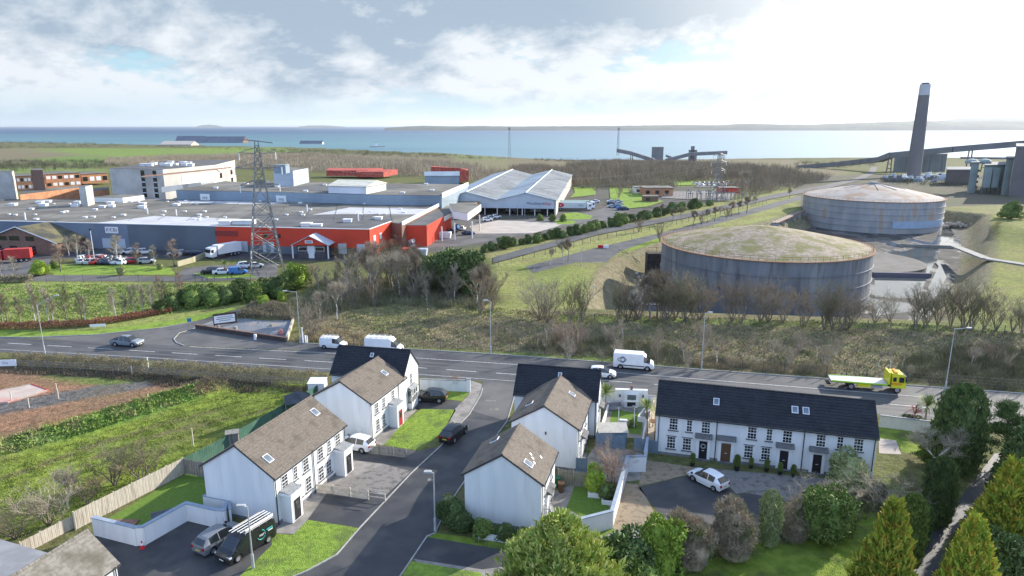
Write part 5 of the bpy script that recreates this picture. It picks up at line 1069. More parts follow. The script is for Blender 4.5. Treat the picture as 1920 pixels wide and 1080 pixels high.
for px, py, s_, lb in ((698, 455, .9, 'pile of scrap and pallets at the corner of the red wall'), (742, 462, 1.1, 'pile of machine parts before the brown recess of the factory')):
    x, y = G(px, py); b = MB(); q_ = random.Random(px)
    for i in range(26): b.at((x + q_.uniform(-6, 6), y + q_.uniform(-3, 3), q_.uniform(0, 1.6)), q_.uniform(0, 3), q_.uniform(-.4, .4)).cbox(0, 0, 0, q_.uniform(.6, 2.6), q_.uniform(.5, 1.6), q_.uniform(.3, 1.2), q_.choice([0, 0, 1, 2]))
    b.at(); b.build('scrap_heap', [M('scrap_grey', (.28, .25, .26), (.4, .36, .35), 1, rough=.8), m_bricko, m_clad_r], label=lb, cat='scrap heap', kind='stuff')
for px, py, c, lb in ((770, 478, 'red', 'red skip at the foot of the plain red block'), (786, 479, 'grey', 'grey green skip right of the red skip'), (825, 446, 'white', 'white stacked cages by the loading canopy')):
    x, y = G(px, py); b = MB().at((x, y, 0), R(-5)); w = 7 if c == 'white' else 4.2
    b.add([(-w / 2, -1, 0), (w / 2, -1, 0), (w / 2, 1, 0), (-w / 2, 1, 0), (-w / 2 - .3, -1.1, 2), (w / 2 + .3, -1.1, 2), (w / 2 + .3, 1.1, 2), (-w / 2 - .3, 1.1, 2)], [(0, 3, 2, 1), (4, 5, 6, 7), (0, 1, 5, 4), (1, 2, 6, 5), (2, 3, 7, 6), (3, 0, 4, 7)])
    for i in range(6): b.box(-w / 2 + w * i / 5 - .05, -1.16, .1, -w / 2 + w * i / 5 + .05, -1.06, 1.9)
    b.build('skip' if c != 'white' else 'storage_cage', {'red': m_clad_r, 'grey': m_clad_l, 'white': m_trimw}[c], label=lb, cat='skip' if c != 'white' else 'cage')
# substation huts and kiosks
for px0, px1, yb, yt, d, mt, nm, lb in ((1190, 1217, 363, 352, 8, m_clad_w, 'white_hut', 'white hut with pitched look left of the brick substation'), (1207, 1262, 368, 353, 12, m_bricko, 'brick_substation', 'low brick substation building with flat roof'), (1207, 1234, 379, 369, 5, m_brick, 'brick_kiosk', 'small dark brick kiosk before the substation'), (1352, 1386, 362, 353, 8, m_clad_r, 'red_hut', 'low red hut behind the far pylon')):
    x0, y0 = G(px0, yb); x1, _ = G(px1, yb); Hk = empty(nm, (x0, y0, gz(x0, y0) - .3), 0, lb, 'building'); w = (x1 - x0); zt = zat(y0, yt) - gz(x0, y0) + .3
    MB().box(0, 0, 0, w, d, zt).build('wall', mt, Hk); MB().box(-.3, -.3, zt + .003, w + .3, d + .3, zt + .35).build('roof', m_felt, Hk)
    for i in range(max(1, int(w / 5))): MB().box(i * 5 + 1, -.1, zt * .35, i * 5 + 3, -.003, zt * .75).build('window', m_cg, Hk)
# --- storage tanks
m_tank = M('tank_blue_steel', (.15, .165, .19), (.22, .235, .255), .3, (.11, .115, .125), .8, rough=.55, stretch=(1, 1, .12), metal=.15)
m_tank2 = M('tank_grey_steel', (.27, .27, .27), (.36, .35, .34), .25, (.36, .28, .22), .25, rough=.6, stretch=(1, 1, .25), lo3=.58, hi3=.66)
m_top1 = M('tank_roof_moss', (.21, .165, .11), (.33, .275, .21), 1.3, (.16, .15, .055), .28, rough=.9, bump=.1, bsc=1.2, lo3=.44, hi3=.60)
m_top2 = M('tank_roof_pale', (.34, .29, .25), (.42, .37, .32), .3, (.34, .235, .16), .12, rough=.85, lo3=.54, hi3=.62)
m_rust = M('rust', (.20, .10, .06), (.28, .15, .09), 3, rough=.9)
def tank(label, c, Rr, z0, zr, za, mw, mr_, bands, blue=False):
    Hk = empty('storage_tank', (c[0], c[1], z0), 0, label, 'storage tank'); h_ = zr - z0; K = 96
    pf = [(Rr, 0)]
    for i in range(bands):
        z = h_ * (i + 1) / bands; pf += [(Rr, z - .14), (Rr + .22, z - .12), (Rr + .22, z), (Rr, z + .01)]
    MB().lathe(pf, K).build('shell', mw, Hk)
    MB().lathe([(Rr - .1, h_ + .03)] + [(Rr * (1 - t), h_ + .03 + (za - zr) * (1 - (1 - t) ** 1.25)) for t in (.15, .35, .55, .75, .95)], K).build('roof', mr_, Hk)
    MB().lathe([(Rr + .35, h_ - .05), (Rr + .35, h_ + .1), (Rr - .3, h_ + .1), (Rr - .3, h_ + .06)], K).build('rim', m_rust, Hk)
    b = MB(); n = 90
    for i in range(n):
        a0, a1 = 2 * math.pi * i / n, 2 * math.pi * (i + 1) / n; p0 = (Rr * .992 * math.cos(a0), Rr * .992 * math.sin(a0)); p1 = (Rr * .992 * math.cos(a1), Rr * .992 * math.sin(a1))
        b.tube((*p0, h_), (*p0, h_ + 1.1), .035, k=3); b.tube((*p0, h_ + 1.1), (*p1, h_ + 1.1), .03, k=3); b.tube((*p0, h_ + .6), (*p1, h_ + .6), .025, k=3)
    b.build('railing', m_rust, Hk); return Hk
def fit_tank(xl, xr_, ynear, z0):
    tl, tr = (xl - 960) / FPX, (xr_ - 960) / FPX; yn = flat(0, ynear, z0)[1]
    k = CP - (0) ; al, ar = math.atan(tl / .985), math.atan(tr / .985); mid = (al + ar) / 2; hw = (ar - al) / 2; dn = yn / math.cos(mid); dist = dn / (1 - math.sin(hw)); return (dist * math.sin(mid), dist * math.cos(mid)), dist * math.sin(hw)
cT, rT = fit_tank(1240, 1640, 598, -6); H = tank('nearer blue grey oil tank with mossy domed roof, trees before it', cT, rT, -6, 7.1, 11.6, m_tank, m_top1, 4)
cT2, rT2 = fit_tank(1496, 1760, 437, -6); H2t = tank('further pale grey oil tank with rust streaks and pale domed roof', cT2, rT2, -6, 6.5, 11.8, m_tank2, m_top2, 5)
for k in range(10):
    a = 2 * math.pi * k / 10; b = MB(); b.tube((1.5 * math.cos(a), 1.5 * math.sin(a), 17.9), (rT2 * .45 * math.cos(a), rT2 * .45 * math.sin(a), 16.0), .09, k=4); b.build('roof_rib', m_lead, H2t)
MB().lathe([(1.6, 17.6), (1.6, 18.4), (.3, 18.6)], 16).build('roof_vent', m_lead, H2t)
MB().box(-1, -rT - 1.2, 0, 1, -rT - .3, .1)
# blue patch of fresh paint low on the further tank
pp = MB(); n = 24
for i in range(n):
    a0, a1 = R(-100 + 58 * i / n), R(-100 + 58 * (i + 1) / n); q = [((rT2 + .24) * math.cos(a), (rT2 + .24) * math.sin(a), z) for a, z in ((a0, 2.2), (a1, 2.2), (a1, 5.0), (a0, 5.0))]; pp.add(q, [(0, 1, 2, 3)])
pp.build('painted_band', M('tank_blue_paint', (.30, .38, .48), (.34, .42, .52), .5, rough=.6), H2t)
# pump tower by the near tank
px_, py_ = flat(1227, 505, -3.5); Hp = empty('tank_access_tower', (px_, py_, -6), 0, 'dark square access tower with cage rail against the left side of the near tank', 'tower')
MB().box(-2.3, -1.2, 0, 1.8, 2.2, 7.2).build('wall', M('sooty_brown', (.035, .03, .028), (.06, .05, .045), 1, rough=.9), Hp); b = MB()
for x in (-2.3, 0, 1.8): b.tube((x, -1.2, 7.2), (x, -1.2, 9), .06, k=4)
b.bar((-2.3, -1.2, 9), (1.8, -1.2, 9), .06).bar((-2.3, -1.2, 8), (1.8, -1.2, 8), .06); b.build('cage_rail', m_rust, Hp)
# bund floor: wet concrete, standing water, old tank pad, dividing walls
def wet():
    m = M('wet_floor', (.055, .055, .055), (.10, .095, .085), .25, rough=.8); nt = m.node_tree; N = nt.nodes; L = nt.links; b = N['Principled BSDF']; tc = N.new('ShaderNodeTexCoord')
    mp = N.new('ShaderNodeMapping'); mp.inputs['Scale'].default_value = (1, .55, 1); L.new(tc.outputs['Object'], mp.inputs[0])
    t = N.new('ShaderNodeTexNoise'); t.inputs['Scale'].default_value = .13; t.inputs['Detail'].default_value = 7; L.new(mp.outputs[0], t.inputs[0])
    r = N.new('ShaderNodeMapRange'); r.inputs[1].default_value = .50; r.inputs[2].default_value = .57; r.inputs[3].default_value = .9; r.inputs[4].default_value = .05; L.new(t.outputs[0], r.inputs[0]); L.new(r.outputs[0], b.inputs['Roughness']); r2 = N.new('ShaderNodeMapRange'); r2.inputs[1].default_value = .50; r2.inputs[2].default_value = .57; r2.inputs[3].default_value = .1; r2.inputs[4].default_value = .9; L.new(t.outputs[0], r2.inputs[0]); L.new(r2.outputs[0], b.inputs['Specular IOR Level'])
    return m
m_wet = wet(); m_pool = M('standing_water', (.05, .06, .06), (.08, .09, .09), .2, rough=.04, spec=1., bump=.004, bsc=1.5)
zf = -5.95
def fsheet(name, P, mat, lv): return sheet(name, P, mat, lv, z=zf)
fsheet('bund_floor', [(1130, 560), (1240, 575), (1500, 600), (1650, 612), (1760, 590), (1815, 520), (1800, 450), (1770, 424), (1500, 424), (1440, 450), (1260, 485), (1180, 520)], m_wet, 1)
fsheet('standing_water', [(1640, 480), (1700, 470), (1745, 455), (1762, 470), (1748, 500), (1730, 540), (1725, 560), (1640, 556)], m_pool, 3); fsheet('standing_water', [(1640, 592), (1638, 562), (1690, 566), (1700, 585)], m_pool, 3)
fsheet('standing_water', [(1752, 470), (1790, 440), (1782, 428), (1762, 430), (1755, 450), (1735, 462), (1760, 500), (1740, 540), (1752, 562), (1775, 520)], m_pool, 4)
fsheet('standing_water', [(1165, 545), (1238, 540), (1240, 572), (1180, 570)], m_pool, 3)
MB().lathe([(19, 0), (19, 1.2), (18.4, 1.25)], 64).build('tank_pad', M('pad_dark', (.10, .095, .085), (.14, .13, .12), .3, rough=.9), loc=(*flat(1606, 487, -4.8), -6), label='round concrete pad of a removed tank between the two tanks', cat='tank base')
def wallline(name, pts, z0, hgt, w, mat, label, cat, world=False, lv=None):
    P = [Vector(p if world else flat(p[0], p[1], z0)) for p in pts]; b = MB()
    for i, (p, q) in enumerate(zip(P[:-1], P[1:])):
        d = (q - p).normalized(); n = Vector((-d.y, d.x)) * w / 2
        b.prism([tuple(p + n), tuple(q + n), tuple(q - n), tuple(p - n)], z0, z0 + hgt + .003 * i)
    return b.build(name, mat, label=label, cat=cat)
wallline('bund_wall', [(1636, 518), (1745, 520)], -6, 1.2, .8, M('wall_purple_shade', (.12, .11, .14), rough=.8), 'straight dark dividing wall crossing the standing water', 'wall')
wallline('bund_wall', [(1680, 462), (1790, 466)], -6, 1.0, .6, m_conc, 'low pale dividing wall beside the round pad', 'wall')
wallline('bund_wall', [(1768, 398), (1857, 405)], -6, 5.9, .8, m_feltd, 'tall dark retaining wall at the far end of the bund', 'wall')
wk = [flat(1790, 461, -1.5), flat(1850, 487, -.2), flat(1930, 498, .1)]
for i, (a, b_) in enumerate(zip(wk[:-1], wk[1:])):
    sh = MB(); d = (Vector(b_) - Vector(a)).normalized(); n = Vector((-d.y, d.x)) * 1.4; za, zb = ((-1.4, .25), (.25, .35))[i]
    sh.prism([tuple(Vector(a) + n), tuple(Vector(b_) + n), tuple(Vector(b_) - n), tuple(Vector(a) - n)], [za - .4, zb - .4, zb - .4, za - .4], [za, zb, zb, za]).build('walkway', m_conc, kind='structure')
# rubble heaps
def heap(px, py, z, n, s, lb, mat, sp=(6, 2.5)):
    x, y = flat(px, py, z); b = MB(); q_ = random.Random(int(px + py))
    for i in range(n): b.at((x + q_.gauss(0, sp[0] / 2), y + q_.gauss(0, sp[1] / 2), z + q_.uniform(-.1, .7) * s), q_.uniform(0, 3), q_.uniform(-.6, .6), q_.uniform(-.6, .6)).cbox(0, 0, 0, *[q_.uniform(.3, 1.3) * s for _ in range(3)])
    b.at(); b.build('rubble_heap', mat, label=lb, cat='rubble', kind='stuff')
m_rub = M('rubble', (.42, .36, .30), (.5, .45, .4), 1, rough=.9)
heap(1160, 525, -5.5, 60, .9, 'row of pale rubble at the foot of the left bund slope', m_rub, (10, 6)); heap(1800, 425, -5.5, 60, 1.2, 'rubble at the foot of the far retaining wall', m_rub, (14, 3))
# --- chimney, conveyors, power station
cx0, cy0 = G(1712, 331); zb = gz(cx0, cy0); zt = zat(cy0, 158)
Hc = empty('power_station_chimney', (cx0, cy0, zb), 0, 'very tall tapering grey chimney with white top band', 'chimney'); h_ = zt - zb
MB().lathe([(5.6, -1), (5.4, h_ * .1), (4.0, h_ * .885)], 40).build('shaft', M('chimney_concrete', (.15, .14, .145), (.18, .17, .17), .05, rough=.9, stretch=(1, 1, .3)), Hc)
MB().lathe([(4.05, h_ * .885 + .02), (3.85, h_), (3.0, h_), (3.0, h_ - .2)], 40).build('top_band', M('chimney_white', (.42, .44, .46), (.48, .49, .50), .3, rough=.8), Hc)
MB().lathe([(2.9, h_ - 1), (2.7, h_ + 1.2), (2.3, h_ + 1.2)], 24).build('flue_liner', m_feltd, Hc)
m_pg = W_('power_green_grey', (.135, .15, .145)); m_pl = W_('power_pale_green', (.28, .33, .31)); m_pb = W_('power_brown', (.13, .115, .115)); m_cv = W_('conveyor_grey', (.15, .16, .17))
def fb(name, label, cat, x0, x1, yb, y0, d, mat, y1=None, slant=0, extra=None):
    a = G(x0, yb); k = a[1] / (CP - (yb - 540) / FPX * SP); xa = a[0]; xb = (x1 - 960) / FPX * (xa / ((x0 - 960) / FPX)); z0 = gz(xa, a[1]) - 1; zt0 = zat(a[1], y0); zt1 = zat(a[1], y1 or y0)
    Hh = empty(name, (xa, a[1], z0), 0, label, cat); w = xb - xa
    kk = 1 + d / a[1]; bx = xa * (kk - 1); bw = w * kk
    MB().prism([(0, 0), (w, slant), (bx + bw, slant + d), (bx, d)], 0, [zt0 - z0, zt1 - z0, zt1 - z0, zt0 - z0]).build('wall', mat, Hh)
    q_ = .15; MB().prism([(-.3, -.3), (w + .3, slant - .3), (bx + bw + .3, slant + d + .3), (bx - .3, d + .3)], [zt0 - z0 + .01, zt1 - z0 + .01, zt1 - z0 + .01, zt0 - z0 + .01], [zt0 - z0 + .8, zt1 - z0 + .8, zt1 - z0 + .8, zt0 - z0 + .8]).build('roof', m_cv, Hh)
    if extra: extra(Hh, w, zt0 - z0, d)
    return Hh
def ribs(Hh, w, h_, d):
    for i in range(1, 5): MB().box(w * i / 5 - .3, -.4, .5, w * i / 5 + .3, -.01, h_ - .5).build('panel_joint', m_feltd, Hh)
fb('turbine_hall', 'long green grey turbine hall behind the tall chimney', 'building', 1674, 1786, 323, 290, 30, m_pg, 291, 12, ribs)
def dock(Hh, w, h_, d):
    for i in range(3): MB().box(w * (.15 + i * .28), -.5, .5, w * (.35 + i * .28), -.01, h_ * .3).build('door', m_feltd, Hh)
fb('brick_annexe', 'low brown brick annexe between chimney and pale silos', 'building', 1771, 1817, 347, 320, 30, m_pb, None, 0, dock)
def wins(Hh, w, h_, d):
    for i in range(4): MB().box(w + .01, 1 + 0, h_ * (.2 + .18 * i), w + .3, 3, h_ * (.27 + .18 * i)).build('window', m_feltd, Hh)
fb('pale_stair_tower', 'pale green slab tower left of the pale silo block', 'building', 1813, 1832, 362, 307, 10, m_pl, None, 2, wins)
def silo(Hh, w, h_, d):
    for i in (.0, .33): MB().box(w * i + .3, -1.2, h_ * .28, w * (i + .28), -.02, h_ * .95).build('precipitator_box', m_pl, Hh)
    for i in (.2, .75): o = MB(); o.at((w * i, d * .5, h_ + .8)); o.lathe([(3.2, 0), (3.2, 1.2), (2.2, 2.2), (.6, 2.6)], 20); o.build('roof_dome', m_pl, Hh)
    for i in range(6): MB().box(w * (.02 + i * .18), -1.0, 0, w * (.02 + i * .18) + .8, -.2, h_ * .26).build('leg', m_feltd, Hh)
fb('precipitator_block', 'pale green block with rounded tops standing on dark legs', 'building', 1838, 1884, 363, 312, 30, m_pl, None, 3, silo)
fb('boiler_house', 'big brown boiler house cut by the right edge', 'building', 1890, 2080, 368, 277, 60, m_pb, None, 0, ribs)
fb('boiler_annexe', 'pale narrow tower joined to the left of the boiler house', 'building', 1876, 1890, 366, 299, 20, m_pl)
def conveyor(name, label, pts, w, hh, legs=()):
    Hh = empty(name, (0, 0, 0), 0, label, 'conveyor'); P = [Vector((*flat_at(px, D), zat(D, py))) for px, py, D in pts]
    for a, b in zip(P[:-1], P[1:]):
        m = MB(); d = (b - a); n = Vector((d.y, -d.x, 0)).normalized() * w / 2; u = Vector((0, 0, hh / 2))
        m.add([tuple(q) for q in (a + n - u, b + n - u, b - n - u, a - n - u, a + n + u, b + n + u, b - n + u, a - n + u)], [(0, 3, 2, 1), (4, 5, 6, 7), (0, 1, 5, 4), (1, 2, 6, 5), (2, 3, 7, 6), (3, 0, 4, 7)]); m.build('gallery', m_cv, Hh)
    for px, py, D in legs:
        x, y = flat_at(px, D); zt_ = zat(D, py); z0 = gz(x, y); m = MB()
        for s in (-2.2, 2.2): m.bar((x + s, y, z0), (x + s * .6, y, zt_), .9)
        for t_ in (.3, .6): m.bar((x - 2, y, z0 + (zt_ - z0) * t_), (x + 2, y, z0 + (zt_ - z0) * t_), .5)
        m.build('trestle', m_pb, Hh)
    return Hh
def flat_at(px, D): return ((px - 960) / FPX * D / (CP) * 1.0 * (1 - 0) * .975, D)
conveyor('coal_conveyor', 'long enclosed conveyor rising across the right side behind the chimney', [(1488, 314, 900), (1560, 308, 800), (1638, 299, 690), (1658, 291, 645), (1770, 280, 600), (1990, 261, 550)], 5, 5.0, [(1656, 296, 642), (1802, 282, 590)])
fb('transfer_tower', 'dark square transfer tower on the shore between conveyor arms', 'tower', 1221, 1243, 303, 276.5, 16, m_cv)
conveyor('jetty_conveyor', 'conveyor arm sloping down right of the left mast', [(1153, 282, 1150), (1178, 287, 1140), (1222, 301, 1120)], 6, 6, [(1180, 290, 1140)])
conveyor('jetty_conveyor', 'angled conveyor arms right of the dark transfer tower', [(1243, 301, 1110), (1288, 289, 1110), (1354, 286, 1120)], 6, 5.5, [(1290, 291, 1110), (1348, 289, 1120)])
conveyor('jetty_conveyor', 'short conveyor descending right from the angled arms', [(1243, 292, 1180), (1262, 299, 1180)], 5, 4)
fb('hopper_house', 'small hopper house with funnel above the angled conveyor', 'hopper', 1290, 1306, 303, 282, 8, m_cv)
fb('hopper_funnel', 'small dark funnel on top of the hopper house by the sea', 'hopper', 1294, 1301, 303, 275, 5, m_cv)
conveyor('pipe_bridge', 'level pipe bridge between the chimney and boiler house', [(1786, 296, 700), (1890, 297, 690)], 3, 2.0, [(1830, 297, 695)])
r_ = random.Random(4)
for i in range(26):     # plant and yard clutter around the chimney foot
    px = 1655 + 135 * (i + .5) / 26; py = r_.uniform(332, 342); x, y = G(px, py); s = r_.uniform(1, 3)
    MB().at((x, y, gz(x, y)), r_.uniform(-.3, .3)).cbox(0, 0, 0, s * 2.2, s * 1.5, s * 1.1).cbox(.2 * s, 0, s * 1.1 + .01, s * .9, s * .8, s * .6).tube((s * .8, 0, s), (s * .8, 0, s * 2.2), .2, k=6).build('plant_cabin', [m_clad_l, m_trimw, m_cv][i % 3], label=f'{["pale","white","grey"][i % 3]} plant cabin at the chimney foot, {nth(i + 1)} from the left', cat='plant cabin', group='cabins and plant round the chimney foot')
# --- far shore sheds
def fshed(name, label, x0, x1, yb, ye, yr, dep, wm, rm):
    x, y = G(x0, yb); x1_ = (x1 - 960) / ((x0 - 960)) * x; z0 = gz(x, y) - 1
    Hh = empty(name, (x, y, z0), 0, label, 'shed'); w = x1_ - x; e_ = zat(y, ye) - z0; r2 = zat(y + dep / 2, yr) - z0
    MB().add([(0, 0, 0), (w, 0, 0), (w, dep, 0), (0, dep, 0), (0, 0, e_), (w, 0, e_), (w, dep, e_), (0, dep, e_), (0, dep / 2, r2), (w, dep / 2, r2)], [(0, 1, 5, 4), (1, 2, 6, 9, 5), (2, 3, 7, 6), (3, 0, 4, 8, 7)]).build('wall', wm, Hh)
    MB().add([(-1, -1, e_), (w + 1, -1, e_), (w + 1, dep / 2, r2 + .5), (-1, dep / 2, r2 + .5), (w + 1, dep + 1, e_), (-1, dep + 1, e_)], [(0, 1, 2, 3), (3, 2, 4, 5)]).build('roof', rm, Hh)
fshed('salt_store', 'long dark roofed store by the sea, left one', 328, 380, 270, 267.5, 255, 60, m_brick, M('store_roof', (.10, .12, .16), (.13, .15, .19), .05, rough=.8))
fshed('salt_store', 'long dark roofed store by the sea, right one with pale gable', 372, 455, 271.5, 268, 256, 70, m_brick, MATS['store_roof'])
fshed('seaside_house', 'white gabled house with dark roof standing on the shore', 562, 604, 274, 269.5, 264, 30, m_trimw, MATS['store_roof'])
fshed('salt_heap_cover', 'low pale heap cover left of the dark stores', 300, 358, 273, 271, 264.5, 60, m_rub, m_rub)
conveyor('loading_conveyor', 'thin conveyor arm sloping from the dark stores to the shore', [(455, 260, 2000), (522, 268, 2000)], 3, 3)
fb('wrecked_jetty', 'rusty pale jetty works at the water edge', 'jetty', 694, 722, 280, 275, 20, m_rub); fb('jetty_hut', 'little white hut on top of the rusty jetty works', 'hut', 702, 709, 280, 268, 6, m_trimw)
# --- masts, pylons, wires
m_galv = M('galvanised_steel', (.20, .20, .19), (.30, .29, .27), 2, rough=.5, metal=.4)
def mast(px, label):
    x, y = G(px, 297); z0 = gz(x, y); h_ = zat(y, 243) - z0; b = MB(); n = 9
    for sx in (-1, 1):
        for sy in (-1, 1): b.bar((sx * 2.6, sy * 2.6, 0), (sx * 1.1, sy * 1.1, h_), .5)
    for i in range(n):
        t0, t1 = i / n, (i + 1) / n; w0, w1 = 2.6 - 1.5 * t0, 2.6 - 1.5 * t1
        b.bar((-w0, -w0, h_ * t0), (w1, -w1, h_ * t1), .28); b.bar((w0, -w0, h_ * t0), (-w1, -w1, h_ * t1), .28)
    H_ = b.build('lattice_mast', m_lead, loc=(x, y, z0), label=label, cat='mast'); MB().cbox(0, 0, h_, 5, 5, 1.4).cbox(0, 0, h_ + 1.41, 3.6, 3.6, 3).build('floodlight_platform', m_lead, H_)
mast(955, 'distant lattice mast left of centre on the shoreline'); mast(1158, 'distant lattice mast above the left conveyor arm')
def pylon(c, half, h_, rot, label, arms, top=1.0, th=.16, split=.62):
    Hh = empty('electricity_pylon', (*c, gz(*c)), rot, label, 'pylon'); waist = h_ * split; ww = half * .30
    def wd(z): return half + (ww - half) * z / waist if z < waist else ww + (top * .35 - ww) * (z - waist) / (h_ - waist)
    for sx in (-1, 1):
        for sy in (-1, 1): b = MB(); b.bar((sx * half, sy * half, 0), (sx * ww, sy * ww, waist), th); b.bar((sx * ww, sy * ww, waist), (sx * wd(h_), sy * wd(h_), h_), th * .8); b.build('leg', m_galv, Hh)
    lv = [0, .16, .30, .43, .53, split, .68, .75, .82, .89, .96]; b = MB()
    for a0, a1 in zip(lv[:-1], lv[1:]):
        z0, z1 = a0 * h_, a1 * h_; w0, w1 = wd(z0), wd(z1)
        for k in range(4):
            c_, s_ = [(1, 0), (0, 1), (-1, 0), (0, -1)][k]
            def q(u, w, z): return (c_ * u - s_ * w, s_ * u + c_ * w, z)
            b.bar(q(-w0, -w0, z0), q(w1, -w1, z1), th * .5); b.bar(q(w0, -w0, z0), q(-w1, -w1, z1), th * .5); b.bar(q(-w1, -w1, z1), q(w1, -w1, z1), th * .5)
            if a0 < .4: zm = (z0 + z1) / 2; wm_ = wd(zm); b.bar(q(-wm_, -wm_, zm), q(0, -w0 * .5 - w1 * .5, zm), th * .4); b.bar(q(wm_, -wm_, zm), q(0, -w0 * .5 - w1 * .5, zm), th * .4)
    b.build('bracing', m_galv, Hh)
    for t_, aw in arms:
        z = t_ * h_; w = wd(z)
        for s in (-1, 1):
            b = MB()
            for sy in (-1, 1): b.bar((s * w, sy * w, z), (s * aw, 0, z + .3), th * .5); b.bar((s * w, sy * w, z + 1.4), (s * aw, 0, z + .3), th * .45)
            b.build('cross_arm', m_galv, Hh); MB().tube((s * aw, 0, z + .2), (s * aw, 0, z - 1.5), .12, k=6).build('insulator', m_wh, Hh)
    return Hh
PY1 = (-62.2, 169.8); pylon(PY1, 3.9, 32.6, R(24), 'tall lattice pylon standing before the red factory wall', [(.66, 4.6), (.79, 5.4), (.90, 4.2)], th=.24, split=.7)
PY2 = G(1343, 376); pylon(PY2, 3.2, zat(PY2[1], 285), R(30), 'lattice pylon at the substation beyond the far road', [(.62, 4.5), (.78, 5.2), (.92, 4.0)], th=.22)
def wire(a, b, sag, lb, r_=.03):
    m = MB(); P = [Vector(a).lerp(Vector(b), i / 16) - Vector((0, 0, sag * 4 * (i / 16) * (1 - i / 16))) for i in range(17)]
    for p, q in zip(P[:-1], P[1:]): m.tube(p, q, r_, k=3, cap=False)
    m.build('power_line', m_galv, label=lb, cat='power line', group='wires between the two pylons')
for t_, aw in ((.66, 4.6), (.79, 5.4), (.90, 4.2)):
    for s in (-1, 1):
        a = (PY1[0] + s * aw * math.cos(R(24)), PY1[1] + s * aw * math.sin(R(24)), 32.6 * t_ - 1.5); hh = zat(PY2[1], 285); b = (PY2[0] + s * aw * math.cos(R(30)), PY2[1] + s * aw * math.sin(R(30)), hh * t_ - 1.5); wire(a, b, 7, f'sagging wire between the pylons, {dict([(.66, "lowest"), (.79, "middle"), (.90, "top")])[t_]} arm, {"left" if s < 0 else "right"} side')
# far shore and islands as low land masses rising from the sea
def hills(name, pts, D, dep, mat, ybase=None):
    b = MB(); V1 = []; 
    rr = random.Random(len(pts)); xs = np.arange(pts[0][0], pts[-1][0], 6.0)
    ys = np.interp(xs, [p[0] for p in pts], [p[1] for p in pts])
    rows = []
    for j, f in enumerate((0, .25, .55, 1.0)):
        rw = []
        for x, y in zip(xs, ys):
            Y = D + dep * f; zt_ = zat(D + dep, y); z = SEA - 3 + (max(zt_, SEA - 2) - SEA + 3) * (0, .45, .8, 1)[j] + (rr.uniform(-1, 1) * D * .00025 if j else 0); rw.append(((x - 960) / FPX * (D + dep) / CP * .985 * (Y / (D + dep)), Y, z))
        rows.append(rw)
    n = len(xs); vs = [p for rw in rows for p in rw]; b.add(vs, [(j * n + i, j * n + i + 1, (j + 1) * n + i + 1, (j + 1) * n + i) for j in range(3) for i in range(n - 1)])
    b.build(name, mat, kind='structure')
m_far = M('far_land', (.04, .055, .06), (.08, .09, .07), .0012, (.03, .04, .05), .004, rough=1)
hills('far_hills', [(730, 240), (760, 237.5), (800, 235.5), (850, 237), (900, 236), (960, 237), (1050, 236.5), (1130, 236), (1200, 235), (1260, 234), (1330, 234.5), (1380, 231.5), (1430, 233), (1500, 233.5), (1560, 231), (1620, 229), (1700, 226), (1760, 228), (1840, 226), (1950, 229), (2100, 226), (2500, 224)], 9500, 1500, m_far)
hills('far_hills', [(1640, 236), (1720, 228), (1760, 221), (1800, 220.5), (1850, 218), (1900, 222), (1960, 221), (2100, 216), (2500, 214)], 14000, 3000, m_far)
hills('far_island', [(390, 237.5), (400, 235), (412, 233.5), (425, 234.5), (440, 237)], 26000, 1500, m_far); hills('far_island', [(575, 237.5), (590, 235.5), (612, 235), (640, 236), (665, 237.5)], 24000, 1500, m_far)

# the air: haze that pales the far shore
hz = bpy.data.materials.new('haze'); hz.use_nodes = True; hn = hz.node_tree; hn.nodes.clear(); hv = hn.nodes.new('ShaderNodeVolumePrincipled'); ho = hn.nodes.new('ShaderNodeOutputMaterial'); hn.links.new(hv.outputs[0], ho.inputs['Volume'])
hv.inputs['Color'].default_value = (.86, .93, 1, 1); hv.inputs['Density'].default_value = 2.4e-5; hv.inputs['Anisotropy'].default_value = .35
MB().box(-62000, -600, -42, 62000, 62000, 420).build('haze', hz, kind='stuff')
# ---------------------------------------------------------------- vegetation
m_bark = M('bark_grey', (.17, .145, .12), (.26, .23, .20), 3, (.12, .13, .07), .8, rough=.95, rnd=.25)
m_birch = M('bark_birch', (.50, .47, .43), (.62, .59, .55), 2, (.16, .13, .11), 1.5, rough=.9, rnd=.15)
m_twig = M('twigs_brown', (.19, .15, .10), (.26, .205, .14), .5, rough=.95, rnd=.28)
m_tws = M('twigs_shrub', (.25, .20, .13), (.36, .29, .20), 7, (.17, .18, .07), 3, rough=.95)
m_twigr = M('twigs_reddish', (.25, .18, .135), (.33, .25, .19), .5, rough=.95, rnd=.2)
m_twigg = M('twigs_grey', (.27, .23, .165), (.36, .31, .23), .5, rough=.95, rnd=.22)
m_twigo = M('twigs_olive', (.16, .155, .08), (.23, .215, .125), .5, rough=.95, rnd=.22)
def FM(n, a, b, c=None, s=.9, rnd=.2): return M(n, a, b, s, c, s * 2.6, rough=.75, spec=.25, rnd=rnd)
m_ev = FM('leaf_dark', (.04, .075, .025), (.10, .155, .045), (.17, .20, .06), 9); m_ev2 = FM('leaf_mid', (.07, .12, .025), (.16, .24, .05), (.27, .30, .09), 9)
m_lime = FM('leaf_lime', (.16, .26, .03), (.28, .38, .045), (.36, .40, .08), 9); m_gold = FM('leaf_golden', (.20, .29, .03), (.40, .44, .05), (.62, .42, .06), 7)
m_big = FM('leaf_leylandii', (.17, .25, .04), (.40, .45, .09), (.55, .52, .18), 10, .05)
